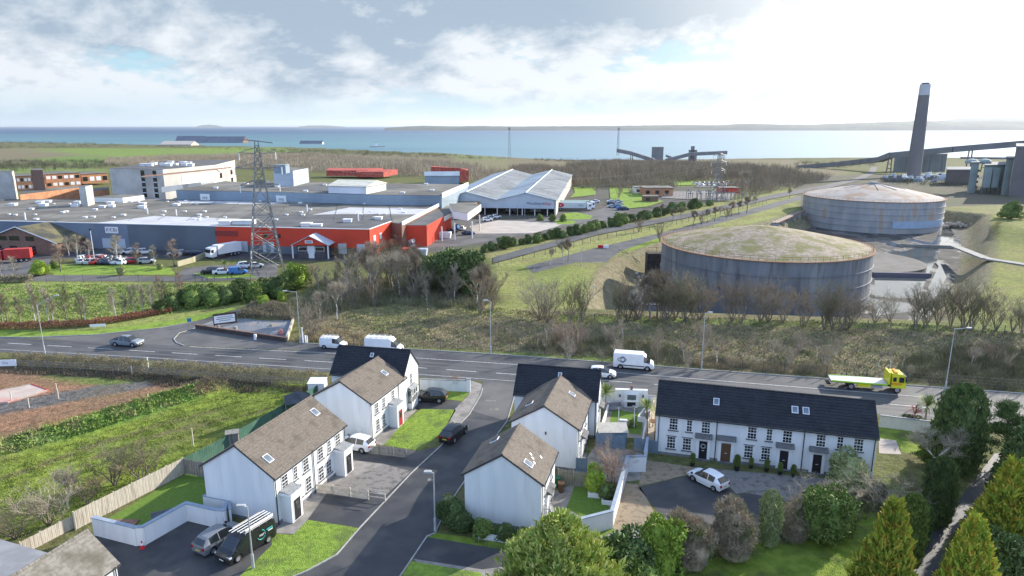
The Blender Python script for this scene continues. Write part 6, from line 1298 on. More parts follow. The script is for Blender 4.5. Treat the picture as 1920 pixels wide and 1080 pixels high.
m_pal = FM('leaf_pale', (.20, .24, .09), (.32, .34, .17), (.16, .18, .06), 9); m_beech = FM('leaf_beech_dead', (.26, .10, .06), (.34, .15, .09), (.16, .09, .05), 1.2)
m_hedge = FM('hedge_bare', (.24, .20, .13), (.33, .28, .185), (.15, .15, .07), 1.5, .05); m_palm = FM('leaf_palm', (.10, .16, .03), (.20, .26, .06), (.28, .27, .12)); m_rcord = M('leaf_red', (.22, .06, .05), (.30, .10, .08), 2, rough=.7)
def tubes(segs, k=3):
    """segs: (n,8) ax ay az bx by bz ra rb -> V,F"""
    S = np.array(segs, float); a = S[:, :3]; b = S[:, 3:6]; d = b - a; d /= (np.linalg.norm(d, axis=1, keepdims=True) + 1e-9)
    h_ = np.where(np.abs(d[:, 2:3]) < .9, np.array([[0, 0, 1.]]), np.array([[1., 0, 0]])); u = np.cross(d, h_); u /= (np.linalg.norm(u, axis=1, keepdims=True) + 1e-9); w = np.cross(d, u)
    n = len(S); V = np.zeros((n, 2 * k, 3))
    for i in range(k):
        t = 2 * math.pi * i / k; o = u * math.cos(t) + w * math.sin(t); V[:, i] = a + o * S[:, 6:7]; V[:, k + i] = b + o * S[:, 7:8]
    base = (np.arange(n) * 2 * k)[:, None]; F = np.concatenate([base + np.array([[i, (i + 1) % k, k + (i + 1) % k, k + i]]) for i in range(k)], 0)
    return V.reshape(-1, 3), F
def quads(P, Dr, Wd, l, w):
    """leaf quads at P along Dr with width direction Wd"""
    a = P - Wd * w[:, None] / 2; b = P + Wd * w[:, None] / 2; V = np.stack([a, b, b * .5 + a * .5 + Dr * l[:, None] + (b - a) * .3, b * .5 + a * .5 + Dr * l[:, None] - (b - a) * .3], 1)
    return V.reshape(-1, 3), (np.arange(len(P)) * 4)[:, None] + np.array([[0, 1, 2, 3]])
def rdirs(rs, n):
    v = rs.normal(size=(n, 3)); return v / np.linalg.norm(v, axis=1, keepdims=True)
def bare_proto(seed, style, h_=8.):
    rr = random.Random(seed); segs0, segs1, tips = [], [], []
    st = dict(birch=(.95, .50, 11, .30, 1), ash=(.55, .62, 6, .55, 1), vase=(.22, .70, 5, .42, 5), bush=(.12, .75, 6, .62, 7), leader=(.9, .42, 14, .6, 1))[style]
    def grow(p, d, L, r, lv, n):
        steps = 3 if lv < 2 else 2; q = p.copy(); dd = d.copy()
        for i in range(steps):
            e = q + dd * L / steps; r1 = r * (1 - .25 * (i + 1) / steps) if lv else r * (1 - .5 * (i + 1) / steps)
            (segs0 if lv < 2 else segs1).append((*q, *e, max(r * (1 - .25 * i / steps), .008), max(r1, .006)))
            dd = (dd + Vector((rr.gauss(0, .10), rr.gauss(0, .10), rr.gauss(.05, .06)))).normalized()
            if lv < 4:
                for _ in range(n if lv else 0):
                    if rr.random() < .75: t = rr.random(); branch(q.lerp(e, t), dd, L, r1, lv, n)
            q = e
        if lv < 4: branch(q, dd, L, r, lv, n); branch(q, dd, L, r, lv, n)
        if lv >= 3: tips.append((q, dd))
    def branch(p, dd, L, r, lv, n):
        a = rr.uniform(0, 2 * math.pi); sp = st[3] * rr.uniform(.7, 1.35); s = Vector((math.cos(a), math.sin(a), rr.uniform(-.1, .35))); nd = (dd * (1 - sp * .5) + s * sp + Vector((0, 0, .12))).normalized()
        grow(p, nd, L * rr.uniform(.48, .72), max(r * .55, .012), lv + 1, 1 if lv else 1)
    r0 = h_ * .018
    if style in ('birch', 'leader'):
        q = Vector((0, 0, 0)); d = Vector((rr.gauss(0, .04), rr.gauss(0, .04), 1)).normalized(); n = 9
        for i in range(n):
            e = q + d * h_ * .93 / n; f0, f1 = 1 - i / n, 1 - (i + 1) / n; segs0.append((*q, *e, r0 * f0 + .02, r0 * f1 + .02)); d = (d + Vector((rr.gauss(0, .04), rr.gauss(0, .04), .1))).normalized()
            if i >= 2:
                for _ in range(3):
                    a = rr.uniform(0, 6.28); up = .9 if style == 'birch' else .35; bd = Vector((math.cos(a), math.sin(a), up + rr.uniform(-.1, .4))).normalized(); grow(q.lerp(e, rr.random()), bd, h_ * (.16 if style == 'birch' else .13) * (f0 * .8 + .35), r0 * .3 * f0 + .012, 2, 1)
            q = e
    else:
        for k in range(st[4]):
            a = 2 * math.pi * k / st[4] + rr.uniform(-.4, .4); lean = .0 if st[4] == 1 else st[3] * rr.uniform(.3, .9)
            grow(Vector((math.cos(a) * .1 * (st[4] > 1), math.sin(a) * .1 * (st[4] > 1), 0)), Vector((math.cos(a) * lean, math.sin(a) * lean, 1)).normalized(), h_ * rr.uniform(.30, .42) if st[4] == 1 else h_ * rr.uniform(.34, .5), r0 * (1 if st[4] == 1 else .55), 1 if st[4] > 1 else 0, 1)
    rs = np.random.RandomState(seed); V0, F0 = tubes(segs0, 5); V1, F1 = tubes(segs1, 3) if segs1 else (np.zeros((0, 3)), np.zeros((0, 4), int))
    T = np.array([tuple(t[0]) for t in tips]); D = np.array([tuple(t[1]) for t in tips]); k = max(2, int((1500 if style == 'birch' else 700 if seed >= 60 else 1600) / len(T)))
    P = np.repeat(T, k, 0) - np.repeat(D, k, 0) * rs.uniform(0, .6, (len(T) * k, 1)); dr = np.repeat(D, k, 0) * .8 + rdirs(rs, len(P)) * .75 + np.array([[0, 0, .25]]); dr /= np.linalg.norm(dr, axis=1, keepdims=True)
    wd = np.cross(dr, rdirs(rs, len(P))); wd /= np.linalg.norm(wd, axis=1, keepdims=True) + 1e-9
    V2, F2 = quads(P, dr, wd, rs.uniform(.35, .95, len(P)) * h_ / 8, np.full(len(P), .020 * h_ / 8 + .006))
    V = np.concatenate([V1, V2]); F = np.concatenate([F1, F2 + len(V1)]); zmx = max(V[:, 2].max(), .1); V *= h_ / zmx; V0 *= h_ / zmx
    return V0, F0, V, F
def noise3(P, s, rs):
    ph = rs.uniform(0, 6, (4, 3)); o = 0
    for i, f in enumerate((1, 1.9, 3.1, 5.3)): o = o + np.sin(P[:, 0] * s * f + ph[i, 0] + 1.2 * np.sin(P[:, 1] * s * f * .8)) * np.cos(P[:, 1] * s * f * 1.1 + ph[i, 1]) * np.sin(P[:, 2] * s * f + ph[i, 2]) / (1 + i * .6)
    return o
def lobes_proto(seed, w, h_, n, leaf, lob=15, flat_=.0, kind='round', up=.25, asp=.55):
    rs = np.random.RandomState(seed); Ps = []; No = []
    if kind == 'round':
        L = [(np.array([0, 0, h_ * .48]), np.array([w * .38, w * .38, h_ * .44]))]
        for _ in range(lob):
            a = rs.uniform(0, 6.28); r = rs.uniform(.2, .40) * w; z = rs.uniform(.15, .88) * h_; L.append((np.array([math.cos(a) * r * (1.15 - .5 * z / h_), math.sin(a) * r * (1.15 - .5 * z / h_), z]), np.array([w, w, h_ * .8]) * rs.uniform(.13, .24)))
        for c, e in L:
            k = int(n * (e[0] * e[2]) / sum(q[1][0] * q[1][2] for q in L)); d = rdirs(rs, k); Ps.append(c + d * e * rs.uniform(.72, 1.04, (k, 1))); No.append(d)
    else:   # cone / column with ragged frond tiers
        z = h_ * (1 - np.sqrt(rs.uniform(0, 1, n) if kind == 'cone' else rs.uniform(0, 1, n) ** 1.6)) if kind == 'cone' else h_ * rs.uniform(0.0, 1, n)
        t = z / h_; a = rs.uniform(0, 6.283, n); pr = (1 - t) ** .8 * .5 * w if kind == 'cone' else np.where(t < .72, 1, np.sqrt(np.clip(1 - ((t - .72) / .29) ** 2, 0, 1))) * .5 * w * (.82 + .18 * np.sin(t * 3))
        bump = 1 + .26 * np.sin(a * 5 + t * 19 + seed) * np.cos(t * 27 + a * 2) + .15 * np.sin(a * 9 - t * 46) + .10 * np.sin(a * 17 + t * 70); r = pr * bump * rs.uniform(.72, 1.05, n) + .03
        Ps.append(np.stack([r * np.cos(a), r * np.sin(a), z + .05], 1)); No.append(np.stack([np.cos(a), np.sin(a), np.full(n, .9 if kind == 'cone' else 1.6)], 1))
    P = np.concatenate(Ps); N_ = np.concatenate(No); N_ /= np.linalg.norm(N_, axis=1, keepdims=True)
    keep = (P[:, 2] > .02) & (noise3(P, 3.5 / max(w, .8) * 1.6, rs) > -.6); P = P[keep]; N_ = N_[keep]; m = len(P)
    dr = N_ * .7 + rdirs(rs, m) * .75 + np.array([[0, 0, up]]); dr /= np.linalg.norm(dr, axis=1, keepdims=True); wd = np.cross(dr, rdirs(rs, m)); wd /= np.linalg.norm(wd, axis=1, keepdims=True) + 1e-9
    l = leaf * rs.uniform(.6, 1.5, m); V, F = quads(P - dr * l[:, None] * .4, dr, wd, l, l * asp); return V, F
PRO = {}
def proto(key, fn):
    if key not in PRO: PRO[key] = fn()
    return PRO[key]
def bare(style, seed, tw, bk):
    def f():
        V0, F0, V, F = bare_proto(seed, style); return npmesh('trunk', V0, F0, bk), npmesh('crown', V, F, tw), 8.
    return proto(('b', style, seed, tw.name, bk.name), f)
def leafy(kind, seed, mat, asp=1.0, n=5200, leaf=.055, w=1., up=.25, la=.55):
    """unit-height plant"""
    def f():
        V, F = lobes_proto(seed, w, 1., n, leaf, kind=kind, up=up, asp=la); b = MB()
        if kind == 'round': b.lathe([(.05, 0), (w * .30, .12), (w * .36, .45), (w * .22, .78), (.02, .88)], 12)
        elif kind == 'cone': b.lathe([(w * .30, .02), (w * .34, .15), (w * .17, .55), (.01, .92)], 12)
        else: b.lathe([(w * .34, .02), (w * .40, .4), (w * .30, .75), (.01, .93)], 12)
        V2 = np.array(b.v); 
        F2 = [q for q in b.f if len(q) == 4]; V = np.concatenate([V, V2]); F = np.concatenate([F, np.array(F2) + len(V) - len(V2)])
        t = MB().tube((0, 0, -.02), (0, 0, .2), .03, .02, 6); return t.mesh('trunk', m_bark), npmesh('crown', V, F, mat), 1.
    return proto((kind, seed, mat.name, n, leaf, w), f)
vrn = random.Random(77)
def plant(pr, name, loc, h_, label, cat='tree', group=None, sx=1., rz=None):
    tm, cm, H0 = pr; rz = vrn.uniform(0, 6.28) if rz is None else rz; s = h_ / H0
    e_ = empty(name, loc, rz, label, cat, group); e_.scale = (s * sx, s * sx, s)
    inst(tm, 'trunk', e_); inst(cm, 'crown' if 'shrub' not in name else 'foliage', e_); return e_
def at_px(px, py, top=None, h_=None):
    x, y = G(px, py); z = gz(x, y); return (x, y, z), (h_ if h_ else zat(y, top) - z)
BT = [bare('vase', 1, m_twig, m_bark), bare('vase', 2, m_twigo, m_bark), bare('ash', 3, m_twig, m_bark), bare('bush', 4, m_twigg, m_bark), bare('ash', 5, m_twigg, m_birch), bare('bush', 6, m_twig, m_bark)]
BI = [bare('birch', 11, m_twigg, m_birch), bare('birch', 12, m_twigg, m_birch), bare('birch', 13, m_twigo, m_bark), bare('leader', 14, m_twigr, m_bark)]
SA = [bare('bush', 61, m_twigg, m_birch), bare('vase', 62, m_twigg, m_bark), bare('ash', 63, m_twigg, m_birch), bare('vase', 64, m_twigr, m_bark)]
def series(pros, name, pts, where, group, cat='tree', adj='bare tree', sx=1.):
    pts = sorted(pts, key=lambda q: q[0])
    for i, q in enumerate(pts):
        px, py, top = q[:3]; l, h_ = at_px(px, py, top); pr = pros[q[3]] if len(q) > 3 else vrn.choice(pros)
        plant(pr, name, l, h_, f'{adj} {where}, {nth(i + 1)} from the left', cat, group, sx * vrn.uniform(.9, 1.15))
# row of bare trees before the near tank
series(BT[:4] + BT[5:], 'bare_tree', [(1012, 600, 495, 3), (1028, 604, 515, 3), (1068, 606, 507, 0), (1092, 605, 517, 1), (1162, 602, 517), (1176, 604, 514), (1190, 600, 507), (1198, 598, 509), (1218, 601, 502), (1232, 597, 499), (1243, 603, 507), (1252, 600, 499), (1266, 598, 505), (1284, 604, 503), (1300, 602, 502), (1312, 600, 509), (1372, 604, 497, 0), (1390, 607, 502), (1425, 604, 517), (1440, 606, 507), (1468, 604, 515, 3),
    (1508, 612, 523, 0), (1545, 618, 520, 1), (1560, 620, 517, 0), (1576, 622, 522), (1592, 615, 527), (1640, 606, 535, 3), (1668, 604, 532, 3), (1716, 612, 522, 0), (1733, 615, 527, 1), (1758, 610, 522, 0), (1782, 613, 517, 1), (1808, 620, 515, 0), (1820, 622, 517, 1), (1845, 618, 527, 0), (1868, 620, 532, 3), (1898, 622, 547), (1915, 625, 552)], 'in the row before the storage tank', 'bare trees in the row before the storage tank')
# thicket wood in the middle
wood = []
wr = random.Random(21)
for i in range(46):
    px = wr.uniform(575, 905); py = wr.uniform(530, 578) - (px - 560) * .012; wood.append((px, py, py - wr.uniform(62, 100) * (1 if px < 800 else .8) * (1 if px > 650 else .55)))
wood += [(585, 632, 545, 3), (570, 620, 550, 3), (600, 600, 540, 4), (632, 598, 520, 4), (700, 568, 470, 4), (775, 565, 480, 3), (750, 560, 462, 4), (690, 555, 455, 2), (905, 580, 490, 2), (922, 582, 488, 0), (900, 590, 500, 0)]
series(BT + [BI[1], BI[2]], 'bare_tree', wood, 'in the tangled wood between road and factory', 'bare trees in the tangled wood', sx=.95)
# birches behind the red hedge and in the car park
series(BI, 'birch_tree', [(5, 606, 540), (14, 604, 548), (38, 604, 552), (66, 602, 525, 0), (72, 606, 545), (92, 608, 535, 0), (100, 607, 552), (126, 608, 530, 2), (155, 606, 545, 2), (160, 605, 552), (219, 602, 532, 1), (234, 597, 545, 1), (253, 592, 530, 0), (270, 590, 528, 0), (285, 590, 530, 0), (309, 585, 520, 2), (340, 560, 505, 3), (300, 560, 512, 3)], 'behind the red beech hedge', 'slender trees behind the red hedge', adj='slender leafless tree', sx=.9)
series(BI, 'birch_tree', [(3, 520, 480, 1), (28, 521, 478, 0), (114, 509, 452, 3), (146, 493, 437, 0), (168, 488, 445, 1), (220, 494, 438, 0), (258, 496, 452, 3), (290, 496, 456, 1), (327, 499, 445, 3), (130, 480, 440, 1)], 'around the oval lawn of the car park', 'trees round the oval lawn', adj='leafless birch', sx=1.3)
# far road trees
series([BT[2], BT[0], BT[4]], 'bare_tree', [(1032, 497, 462), (1056, 494, 446), (1065, 492, 444), (1237, 453, 412), (1300, 425, 392), (1315, 421, 388), (1326, 418, 390), (1340, 415, 385), (1350, 412, 384), (1362, 410, 380), (1372, 405, 375), (1385, 402, 374), (1400, 400, 366), (1412, 397, 362), (1197, 436, 400), (1260, 420, 388), (1277, 415, 385), (1160, 372, 334), (1115, 368, 350), (1185, 378, 352), (1400, 368, 315, 2), (1392, 372, 330), (1480, 372, 352), (1240, 408, 380), (1170, 418, 395)], 'along the far dual road', 'leafless trees along the far road')
# scrub saplings by the near road
sap = []
for i in range(34):
    px = wr.uniform(1000, 1910); sap.append((px, 640 + (px - 1000) * .055 + wr.uniform(-12, 40) * (1 if i % 3 else .4), 0))
sap = [(x, min(y, 655 + (x - 1000) * .062 + 20), y - wr.uniform(22, 50)) for x, y, _ in sap] + [(1140, 650, 600), (1168, 640, 598), (1230, 660, 605), (1320, 655, 598), (1310, 640, 590), (1408, 655, 628), (1075, 668, 590), (930, 640, 600), (1025, 640, 600), (1046, 655, 605)]
sap = [(x, y, min(t, y - 14)) for x, y, t in sap]
series(SA, 'bare_shrub', sap, 'in the rough ground beside the main road', 'leafless saplings and shrubs in the rough ground', cat='shrub', adj='thin leafless shrub')
# leafless small things elsewhere
for px, py, top, pr, lb, sx in ((92, 985, 868, BT[3], 'pale leafless shrub at the left field edge, nearest the grey bungalow roof', 1.2), (128, 955, 880, BT[4], 'pale leafless bush just behind the long garden fence', 1.3), (215, 910, 822, BT[1], 'brown leafless bush in the field, left of a wider one', 1.6), (268, 905, 824, BT[0], 'wide brown leafless bush in the field beside the garden fence', 1.8), (30, 1010, 935, BT[5], 'low leafless bush at the left edge of the field', 1.6), (165, 945, 880, BT[5], 'small leafless bush halfway along the field side of the fence', 1.3),
    (1146, 918, 808, bare('vase', 21, m_twigr, m_bark), 'pinkish leafless tree leaning over the white garden wall', 1.35), (851, 729, 698, bare('bush', 22, m_twigr, m_bark), 'little leafless tree inside the roadside wall by the black car', 1.2), (1748, 905, 800, bare('ash', 23, m_twigg, m_birch), 'pale trunked leafless tree before the tall cypress', 1.5), (1660, 960, 868, BT[3], 'grey leafless shrub at the right end of the terrace', 1.8), (1715, 945, 880, BT[0], 'brown leafless shrub between terrace and columnar conifer', 1.6), (1560, 985, 905, BT[4], 'straw coloured leafless shrub behind the broad green one', 1.5), (1500, 960, 885, BT[3], 'tall pale grass like shrub before the terrace doors', 1.6), (905, 925, 885, BT[5], 'small bare shrub at the corner of the gable by the lane', 1.0),
    (375, 730, 716, BT[5], 'small bare shrub at the end of the overgrown bank', 1.2), (1180, 880, 835, bare('bush', 24, m_twigr, m_bark), 'small pink leafless tree in the corner of the white wall', 1.0)):
    l, h_ = at_px(px, py, top); plant(pr, 'leafless_shrub' if h_ < 5 else 'leafless_tree', l, h_, lb, 'shrub' if h_ < 5 else 'tree', None, sx)
# evergreen masses
E1 = [leafy('round', 31, m_ev, w=1.2), leafy('round', 32, m_ev2, w=1.1), leafy('round', 33, m_ev, w=1.0)]; E2 = leafy('round', 34, m_lime, w=1.2); E3 = leafy('round', 35, m_pal, w=1.2)
series(E1, 'evergreen_shrub', [(300, 588, 562), (322, 582, 548), (345, 572, 540), (362, 576, 538), (383, 570, 532), (402, 574, 540), (424, 570, 534), (442, 566, 526), (462, 560, 520), (480, 566, 528), (500, 556, 522), (520, 560, 516), (355, 556, 536), (395, 552, 530)], 'in the dark evergreen belt above the bright verge', 'evergreen shrubs of the dark belt', cat='shrub', adj='dark evergreen shrub')
series(E1, 'evergreen_shrub', [(908, 474, 458), (922, 470, 452), (946, 466, 440), (962, 462, 446), (978, 459, 446), (990, 456, 440), (1008, 455, 436), (1024, 450, 436), (1032, 447, 430), (1044, 446, 426), (1056, 447, 432), (1070, 442, 424), (1082, 441, 420), (1096, 437, 420), (1108, 434, 414), (1118, 430, 412), (1130, 428, 414), (1146, 425, 408), (1160, 424, 398), (1172, 420, 402), (1186, 416, 400), (1200, 414, 396), (1214, 411, 393), (1230, 407, 388), (1244, 404, 388), (1262, 398, 378), (1276, 396, 378), (1298, 392, 372), (1310, 390, 376), (1330, 386, 374), (1590, 402, 392), (1575, 400, 388)], 'in the shrub line beside the far dual road', 'evergreen shrubs along the far dual road', cat='shrub', adj='dark evergreen shrub', sx=1.1)
for px, py, top, pr, nm, lb, sx in ((848, 548, 458, E1[0], 'evergreen_tree', 'big dark evergreen tree, left one of the pair at the right of the wood', 1.0), (885, 555, 468, E1[2], 'evergreen_tree', 'big dark evergreen tree, right one of the pair at the right of the wood', .9), (800, 545, 478, E1[0], 'evergreen_tree', 'smaller dark evergreen left of the big pair in the wood', .8), (555, 540, 492, E2, 'evergreen_shrub', 'round yellow green shrub at the foot of the near pylon', .9), (540, 545, 505, E1[1], 'evergreen_shrub', 'dark ivy covered shrub below the near pylon', .9),
    (495, 572, 553, E2, 'evergreen_shrub', 'bright green round bush above the low mound', 1.1), (528, 566, 545, E2, 'evergreen_shrub', 'bright green small bush left of the tall street lamp', .7), (1013, 414, 401, E1[1], 'clipped_shrub', 'ball clipped shrub before the gabled warehouse, left of three', .95), (1036, 415, 401, E1[1], 'clipped_shrub', 'ball clipped shrub before the gabled warehouse, middle of three', .95), (1055, 415, 401, E1[1], 'clipped_shrub', 'ball clipped shrub before the gabled warehouse, right of three', .95), (1092, 353, 349, E1[0], 'evergreen_shrub', 'small dark bush on the lawn right of the gabled warehouse', 1.2), (75, 516, 487, E2, 'evergreen_shrub', 'yellow green round bush left of the oval lawn', 1.0), (104, 503, 486, E1[1], 'evergreen_shrub', 'small grey green bush at the left tip of the oval lawn', .9),
    (1893, 410, 376, E1[1], 'evergreen_shrub', 'round green bush on the grass right of the tanks', 1.1), (228, 516, 498, E3, 'pampas_shrub', 'pale pampas clump at the edge of the oval lawn', .8), (301, 505, 492, E3, 'pampas_shrub', 'small pale pampas clump right of the oval lawn', .9),
    (1115, 925, 872, leafy('round', 36, m_lime, w=.85), 'garden_shrub', 'lime green bush in the white planter', .9), (1135, 935, 905, E1[0], 'garden_shrub', 'dark bush in the second white planter', 1.0), (1183, 800, 786, E1[1], 'garden_shrub', 'small dark bush at the near edge of the walled lawn', 1.1),
    (850, 985, 935, E1[0], 'garden_shrub', 'dark shrub at the left foot of the broad gable', 1.0), (868, 995, 958, E1[0], 'garden_shrub', 'low dark shrub below the broad gable, second from the left', 1.1), (908, 1006, 972, E1[1], 'garden_shrub', 'green shrub at the middle of the broad gable foot', 1.1), (948, 1012, 980, E1[0], 'garden_shrub', 'dark shrub near the right foot of the broad gable', 1.1), (980, 1014, 992, E1[1], 'garden_shrub', 'small green shrub at the right foot of the broad gable', 1.2), (842, 955, 925, E3, 'garden_shrub', 'brownish low shrub beside the lane above the lamp', .9),
    (1545, 1010, 915, leafy('round', 37, m_ev2, w=1.3, n=7000), 'garden_shrub', 'broad green shrub with pale flowers behind the shaded lawn', .85), (1590, 915, 848, leafy('round', 38, m_pal, w=1.1), 'garden_shrub', 'variegated pale shrub before the last terrace window', 1.0), (1235, 1085, 968, leafy('round', 39, m_lime, w=.8), 'garden_shrub', 'tall light green shrub below the gravel bed', .85), (1295, 1065, 968, leafy('round', 40, m_tws, w=1.1, n=16000, leaf=.10, la=.10), 'garden_shrub', 'pinkish grey twiggy shrub, left of two below the court', .8), (1375, 1048, 946, leafy('round', 41, m_tws, w=1.1, n=16000, leaf=.10, la=.10), 'garden_shrub', 'pinkish grey twiggy shrub, right of two below the court', .8), (1495, 1000, 945, leafy('round', 43, m_tws, w=1.3, n=15000, leaf=.10, la=.10), 'garden_shrub', 'grey twiggy shrub between the narrow conifer and broad green shrub', 1.1),
    (1165, 1110, 1000, leafy('round', 42, m_ev, w=.85, n=7000), 'garden_shrub', 'dark rounded conifer right of the big yellow green tree', 1.0), (1200, 1130, 1050, E1[1], 'garden_shrub', 'green bush at the bottom edge beside the dark rounded conifer', 1.0), (1860, 1110, 995, leafy('round', 44, m_ev, w=.8, n=7000), 'garden_shrub', 'round dark green conifer, left of two below the golden cone', .95), (1895, 1100, 1005, leafy('round', 45, m_ev, w=.8, n=7000), 'garden_shrub', 'round dark green conifer, right of two below the golden cone', .9),
    (1905, 960, 800, leafy('round', 46, m_ev, w=.7, n=9000, leaf=.04), 'evergreen_tree', 'tall dark evergreen at the right edge beside the drive', .75), (1940, 930, 780, leafy('round', 47, m_ev, w=.7, n=9000, leaf=.04), 'evergreen_tree', 'dark evergreen cut by the right edge', .9), (1715, 800, 778, E1[0], 'garden_shrub', 'dark low shrub under the palms by the wall', 1.5), (1672, 792, 780, E1[1], 'garden_shrub', 'low green shrub against the roadside wall', 1.2),
    (1640, 930, 900, E1[0], 'garden_shrub', 'dark low shrub at the terrace corner', 1.0)):
    l, h_ = at_px(px, py, top); plant(pr, nm, l, h_, lb, 'shrub' if 'shrub' in nm else 'tree', None, sx)
CG = [leafy('cone', 51, m_gold, w=.62, n=15000, leaf=.055, up=.5, la=.3), leafy('cone', 52, m_gold, w=.6, n=15000, leaf=.055, up=.5, la=.3)]
CC = [leafy('col', 53, m_ev2, w=.36, n=11000, leaf=.04, up=.9, la=.3), leafy('col', 54, m_ev, w=.40, n=12000, leaf=.035, up=.9, la=.3)]
for px, py, top, pr, nm, lb, sx in ((1650, 1145, 942, CG[0], 'golden_conifer', 'golden green cone conifer on the shaded lawn, left of the dark column', .74), (1800, 1165, 974, CG[1], 'golden_conifer', 'golden cone conifer cut by the bottom edge beside the drive', .78), (1872, 1045, 866, CG[0], 'golden_conifer', 'tallest golden cone conifer right of the drive', .86), (1698, 1060, 936, CC[0], 'columnar_conifer', 'bright green narrow column conifer right of the golden cone', .8), (1440, 1022, 926, leafy('col', 55, m_pal, w=.34, n=8000, leaf=.04, up=.9, la=.3), 'columnar_conifer', 'small olive column conifer between the twiggy shrubs', .85), (1752, 985, 866, CC[1], 'columnar_conifer', 'dark column conifer beside the curving drive', .85), (1725, 1020, 950, CC[1], 'columnar_conifer', 'low dark column conifer left of the drive', .85),
    (1790, 885, 732, leafy('col', 56, m_ev, w=.52, n=22000, leaf=.028, up=.9, la=.35), 'tall_cypress', 'massive dark green cypress right of the palms', .8), (1768, 870, 745, leafy('cone', 57, m_ev2, w=.5, n=14000, leaf=.035, up=.5), 'tall_cypress', 'lighter green conifer tight against the left of the massive cypress', 1.0),
    (1046, 1190, 972, leafy('cone', 58, m_big, w=1.25, n=34000, leaf=.042, up=.55, la=.28), 'spreading_conifer', 'huge bright yellow green conifer at the bottom edge', 1.0)):
    l, h_ = at_px(px, py, top); plant(pr, nm, l, h_, lb, 'conifer', None, sx)
# pine with open flat limbs at the right
def pine():
    rs = np.random.RandomState(9); Vs, Fs = [], []; sg = [(0, 0, 0, .02, 0, .95, .022, .008)]; off = 0
    for i in range(26):
        z = .25 + .7 * i / 26; a = rs.uniform(0, 6.28); L = .30 * (1.1 - z * .8) * rs.uniform(.7, 1.2); e = np.array([math.cos(a) * L, math.sin(a) * L, z + .06]); sg.append((0, 0, z, *e, .008, .004)); k = 520
        P = e * np.array([1, 1, 1]) + rs.normal(size=(k, 3)) * np.array([.055, .055, .022]) - np.array([e[0], e[1], 0]) * rs.uniform(0, .45, (k, 1)); dr = rdirs(rs, k) * .7 + np.array([[0, 0, .7]]); dr /= np.linalg.norm(dr, axis=1, keepdims=True); wd = np.cross(dr, rdirs(rs, k)); V, F = quads(P, dr, wd, rs.uniform(.02, .045, k), np.full(k, .012)); Vs.append(V); Fs.append(F + off); off += len(V)
    V0, F0 = tubes(sg, 5); return npmesh('trunk', V0, F0, m_bark), npmesh('crown', np.concatenate(Vs), np.concatenate(Fs), m_ev), 1.
l, h_ = at_px(1880, 865, 757); plant(proto('pine', pine), 'pine_tree', l, h_, 'open limbed dark pine beside the main road at the right', 'tree')
# palms
def palm(loc, h_, label, mat, nm='palm_tree', fr=70):
    H_ = empty(nm, loc, 0, label, 'palm'); MB().tube((0, 0, 0), (0, 0, h_ * .55), .13, .09, 8).build('trunk', m_bark, H_); b = MB(); q = random.Random(int(h_ * 100))
    for i in range(fr):
        a = q.uniform(0, 6.28); el = q.uniform(-.2, 1.35); L = h_ * .42 * q.uniform(.8, 1.1); d = Vector((math.cos(a) * math.cos(el), math.sin(a) * math.cos(el), math.sin(el))); s = Vector((-math.sin(a), math.cos(a), 0)) * .05; o = Vector((0, 0, h_ * .56)); m_ = o + d * L * .6 + Vector((0, 0, .03)); e = o + d * L + Vector((0, 0, -.18 * L))
        b.add([tuple(o - s * .5), tuple(o + s * .5), tuple(m_ + s), tuple(m_ - s), tuple(e)], [(0, 1, 2, 3), (3, 2, 4)])
    b.build('crown', mat, H_); return H_
for px, py, top, lb, mt in ((1733, 800, 730, 'tall green headed palm beside the roadside wall', m_palm), (1712, 802, 752, 'small reddish cordyline left of the tall palm', m_rcord), (1135, 772, 710, 'palm against the gable in the walled garden', m_palm), (1212, 795, 738, 'palm in the raised white planter of the walled garden', m_palm), (422, 508, 484, 'small palm on the car park island', m_palm)):
    l, h_ = at_px(px, py, top); palm(l, h_, lb, mt, fr=110 if mt is m_palm else 50)
# hedges as one plant mass each
def hedge(name, pts, w, h_, mat, label, n, leaf=.12, z=None):
    P = [Vector(G(*q)) for q in pts]; L = total(P); rs = np.random.RandomState(len(pts) + n); Q = []
    for i in range(n):
        s = rs.uniform(0, L); acc = 0
        for a, b in zip(P[:-1], P[1:]):
            l = (b - a).length
            if s <= acc + l: c = a.lerp(b, (s - acc) / l); d = (b - a).normalized(); break
            acc += l
        o = rs.uniform(-.5, .5) * w; Q.append((c.x - d.y * o, c.y + d.x * o, abs(o)))
    Q = np.array(Q); zz = terr(Q[:, 0], Q[:, 1]); t = rs.uniform(0, 1, n) ** .6 * h_ * (1 - .25 * (Q[:, 2] / w * 2) ** 2) * (1 + .12 * np.sin(Q[:, 0] * 1.7) + .08 * np.sin(Q[:, 0] * 5.1)); pp = np.stack([Q[:, 0], Q[:, 1], zz + t], 1)
    dr = rdirs(rs, n) + np.array([[0, 0, .8]]); dr /= np.linalg.norm(dr, axis=1, keepdims=True); wd = np.cross(dr, rdirs(rs, n)); wd /= np.linalg.norm(wd, axis=1, keepdims=True) + 1e-9
    V, F = quads(pp, dr, wd, leaf * rs.uniform(.6, 1.6, n), leaf * .4 * rs.uniform(.6, 1.4, n)); o = bpy.data.objects.new(name, npmesh(name, V, F, mat)); COL.objects.link(o); return tag(o, label, 'hedge')
hedge('roadside_hedge', [(26, 684), (150, 689), (275, 698)], 1.3, 2.0, m_hedge, 'leafless clipped hedge between the building site and main road, left stretch', 22000)
hedge('roadside_hedge', [(288, 699), (450, 711), (618, 723)], 1.3, 2.1, m_hedge, 'leafless clipped hedge running right to the black roofed house', 24000)
